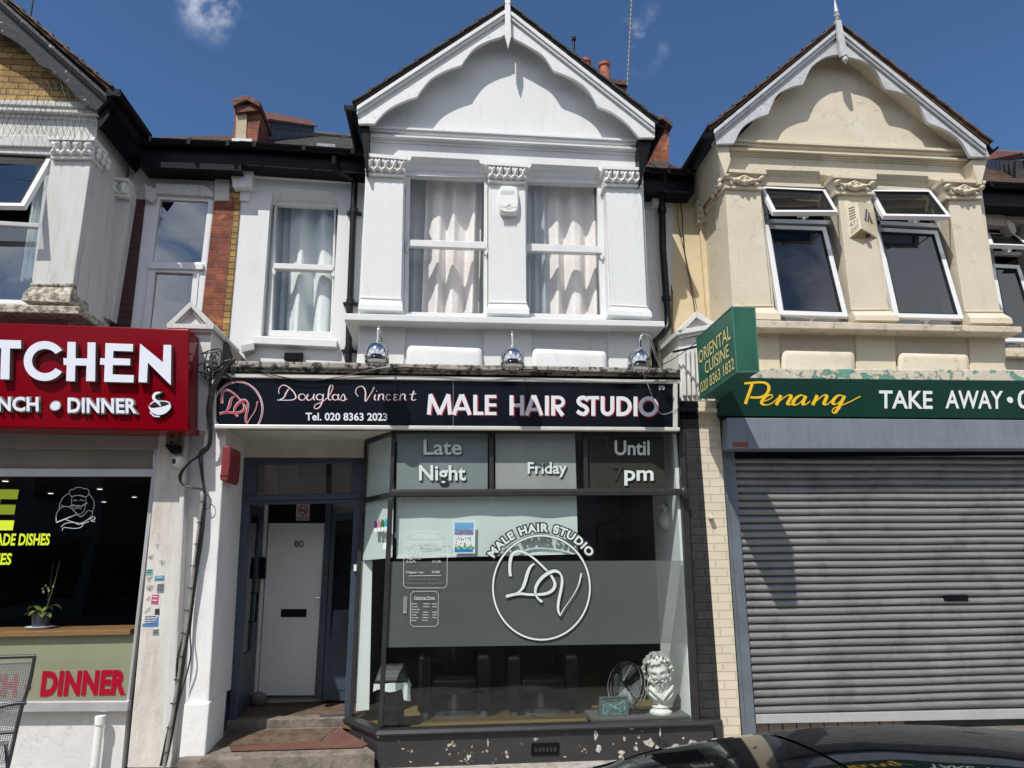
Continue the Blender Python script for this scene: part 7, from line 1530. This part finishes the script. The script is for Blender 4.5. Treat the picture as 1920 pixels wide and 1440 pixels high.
# terrace chair
tcn = thing('terrace_chair', 'grey metal garden chair with a mesh back in front of the cafe window', 'chair', (P(20, 1440, -.75).x, -.75, 0))
YCH = -.78
a, b, c2_ = P(65, 1231, YCH), P(40, 1330, YCH), P(14, 1442, YCH)
up_ = V((-.50, -.10, 0))
sd1 = smoothpath([tuple(p) for p in (a, lerp(a, b, .5)+V((.012, 0, 0)), b, lerp(b, c2_, .5), c2_, c2_+V((-.03, 0, -.22)))], 5)
fm_ = MB().tube(sd1, .014, 8); fm_.tube([tuple(V(p)+up_) for p in sd1], .014, 8); fm_.tube([a+V((.004, 0, .002)), a+up_+V((.004, 0, .012))], .015, 8); fm_.tube([b+V((-.02, 0, -.16)), b+up_+V((-.02, 0, -.16))], .012, 8)
fm_.build('chair_frame', DARKMETAL, tcn, smooth=60)
am_ = MB()
for o_ in (V((0, 0, 0)), up_): am_.tube(smoothpath([tuple(b+o_+V((.03, 0, .045))), tuple(b+o_+V((-.06, -.02, .045))), tuple(b+o_+V((-.20, -.05, .01))), tuple(b+o_+V((-.27, -.06, -.05))), tuple(V((b.x-.30, YCH-.08+o_.y, .40))+V((o_.x, 0, 0))), tuple(V((b.x-.34+o_.x, YCH-.1+o_.y, 0)))], 6), .014, 8)
am_.build('armrest', DARKMETAL, tcn, smooth=60)
msh = MB(); A_, B_ = a+V((-.012, .0, -.045)), c2_
Cx = A_+up_; Dx = B_+up_
for i in range(34):
    t = i/33; msh.tube([lerp(A_, Cx, t), lerp(B_, Dx, t)+V((0, 0, .04))], .0032, 4)
for i in range(62):
    t = i/61; msh.tube([lerp(A_, B_, t)+V((0, 0, .0)), lerp(Cx, Dx, t)], .0028, 4)
msh.tube([A_+V((0, 0, .006)), Cx+V((0, 0, .006))], .008, 6); msh.build('mesh_back', MESHGREY, tcn)
st2 = MB(); z_ = .42
for i in range(24): t = i/23; st2.tube([V((c2_.x-.02-.42*t, YCH, z_+.02*t)), V((c2_.x-.02-.42*t+up_.x*.2, YCH-.46, z_+.02*t))], .004, 4)
st2.tube([V((c2_.x-.02, YCH, z_)), V((c2_.x-.46, YCH, z_+.03))], .013, 8); st2.tube([V((c2_.x-.12, YCH-.46, z_)), V((c2_.x-.56, YCH-.46, z_+.03))], .013, 8); st2.build('seat', MESHGREY, tcn)
for s_ in (0, 1): MB().tube([V((c2_.x-.04, YCH-.46*s_, z_)), V((c2_.x+.06, YCH-.46*s_, .0))], .013, 8).build('leg', DARKMETAL, tcn)

# ================================================================== CAR, OPPOSITE HOUSES
car = thing('parked_car', 'glossy black car parked at the kerb, only its roof in view', 'car', (2.0, -4.95, ROADZ))
YR_ = -4.42; YM = -4.95
sil = [(1040, 1478), (1090, 1457), (1145, 1439.6), (1203, 1417), (1287, 1400), (1370, 1387.5), (1453, 1377), (1537, 1370), (1662, 1367.3), (1787, 1373), (1920, 1384)]
top_ = [(P(x, y, YR_).x, P(x, y, YR_).z+.02) for x, y in sil]
xe, ze = top_[-1]; top_ += [(xe+.35, ze-.05), (xe+.75, ze-.14), (xe+1.05, ze-.26)]
xf, zf_ = top_[0]
def zside(x): return .86+.0*x
gh = []
full = [(xf-.45, .86)]+top_+[(xe+1.35, .90)]
full = smoothpath(full, 4)
for x, z in full:
    k = max(0.0, min(1.0, (z-.86)/.30)); hw = lerp(.74, .53, k)
    ring = []
    for a_i in range(25):
        t = -1+2*a_i/24; y = YM-hw*t; cz = .045*(1-t*t)*k; e_ = -.05*max(0, abs(t)-.86)/.14*k; ring.append(V((x, y, z+cz+e_)))
    gh.append([V((x, YM+.74, .80))]+ring+[V((x, YM-.74, .80))])
MB().loft(gh, close=False).build('roof_and_cabin', CARPAINT, car, smooth=55)
# glass areas stand a few millimetres proud of the cabin
def cabin_patch(i0, i1, j0, j1, nm, m_):
    mb = MB(); vs = [[p+V((0, 0, .004)) for p in gh[i][j0:j1+1]] for i in range(i0, i1)]; mb.loft(vs, close=False); return mb.build(nm, m_, car, smooth=55)
n_st = len(gh)
cabin_patch(26, n_st-14, 4, 22, 'glass_roof', CARGLASS)
cabin_patch(1, 14, 3, 23, 'windscreen', CARGLASS)
bd_ = []
L0_, L1_ = xf-1.45, xe+1.75
for t, zt_, w_ in ((0, .46, .55), (.015, .56, .70), (.06, .64, .80), (.15, .72, .84), (.27, .82, .86), (.4, .88, .87), (.8, .90, .87), (.93, .88, .84), (.985, .80, .76), (1, .62, .66)):
    x = lerp(L0_, L1_, t); bd_.append([V((x, YM+y, z)) for y, z in ((w_*.96, .10), (w_, .38), (w_*.98, .62 if zt_ > .66 else zt_-.06), (w_*.88, zt_-.02), (0, zt_+.015), (-w_*.88, zt_-.02), (-w_*.98, .62 if zt_ > .66 else zt_-.06), (-w_, .38), (-w_*.96, .10))])
MB().loft(bd_).build('body', CARPAINT, car, smooth=50)
for xw_ in (lerp(L0_, L1_, .19), lerp(L0_, L1_, .81)):
    for sy in (-1, 1):
        wc = V((xw_, YM+sy*.80, ROADZ+.305)); tr_ = MB(); tr_.lathe(wc, [(.19, -.09), (.29, -.09), (.305, -.05), (.305, .06), (.29, .09), (.19, .09)], (0, sy, 0), 30); ty = tr_.build('wheel', RUBBER, car, smooth=40)
        ri = MB(); ri.lathe(wc, [(.195, .05), (.195, .092), (.18, .092), (.175, .05)], (0, sy, 0), 30); ri.lathe(wc, [(.0, .088), (.04, .086), (.045, .06), (0, .05)], (0, sy, 0), 16)
        for k in range(5):
            a = 2*pi*k/5; d = V((cos(a), 0, sin(a))); s2 = V((-sin(a), 0, cos(a))); ri.prism([wc+d*.03+s2*.022+V((0, sy*.084, 0)), wc+d*.03-s2*.022+V((0, sy*.084, 0)), wc+d*.185-s2*.03+V((0, sy*.088, 0)), wc+d*.185+s2*.03+V((0, sy*.088, 0))], (0, -sy*.03, 0))
        ri.build('rim', STEEL, ty)
for sy in (-1, 1): MB().box((xf-.30, YM+sy*.86-.10*(sy < 0), .84), (xf-.18, YM+sy*.86+.10*(sy > 0), .96)).build('door_mirror', CARPAINT, car, bevel=.03)
tint = [mat('opposite_brick', (.24, .12, .08), .85, var=.2, vscale=3), mat('opposite_render', (.55, .53, .48), .8, var=.1), mat('opposite_stock', (.30, .23, .14), .85, var=.2, vscale=3)]
labs = ['red brick terrace house', 'pale rendered terrace house', 'yellow brick terrace house']
for i in range(8):
    x0 = -22+i*5.4; m_ = tint[i % 3]; t = thing('terrace_house', f'{labs[i % 3]} across the street behind the camera, {["first","second","third","fourth","fifth","sixth","seventh","eighth"][i]} from the west', 'house', (x0+2.7, -17.2, 0), 'houses across the street')
    MB().box((x0, -25, -.2), (x0+5.38, -17.2, 5.6)).build('wall', m_, t)
    MB().prism([(x0, -16.9, 5.55), (x0, -21.1, 8.3), (x0, -25.3, 5.55)], (5.39, 0, 0)).build('roof', SLATE, t)
    MB().box((x0+.4, -17.9, 4.2), (x0+2.9, -16.6, 6.3)).build('bay', m_, t); MB().prism([(x0+.2, -16.45, 6.25), (x0+3.1, -16.45, 6.25), (x0+1.65, -16.45, 7.9)], (0, -4.2, 0)).build('bay_roof', SLATE, t)
    MB().box((x0+5.0, -21.6, 7.6), (x0+5.8, -20.4, 9.6)).build('chimney', tint[0], t)
    for a, b, z0_, z1_ in ((.8, 2.5, 4.3, 5.8), (3.6, 4.7, 3.6, 5.1)): MB().box((x0+a, -16.59 if a < 1 else -17.19, z0_), (x0+b, -16.57 if a < 1 else -17.17, z1_)).build('window', CARGLASS, t)
    MB().box((x0+.2, -17.19, .5), (x0+5.1, -17.15, 2.5)).build('shop_window', CARGLASS, t)

for src, x, lab in ((COL.objects['terrace_house'], -9.1, 'red brick terrace house next to the brick gabled house, outside the photo'), (COL.objects['terrace_house.001'], 10.2, 'pale rendered terrace house next to the cream house, outside the photo')):
    t = copy_tree(src, (x, .76, 0), lab); t.rotation_euler = (0, 0, pi); del t['group']
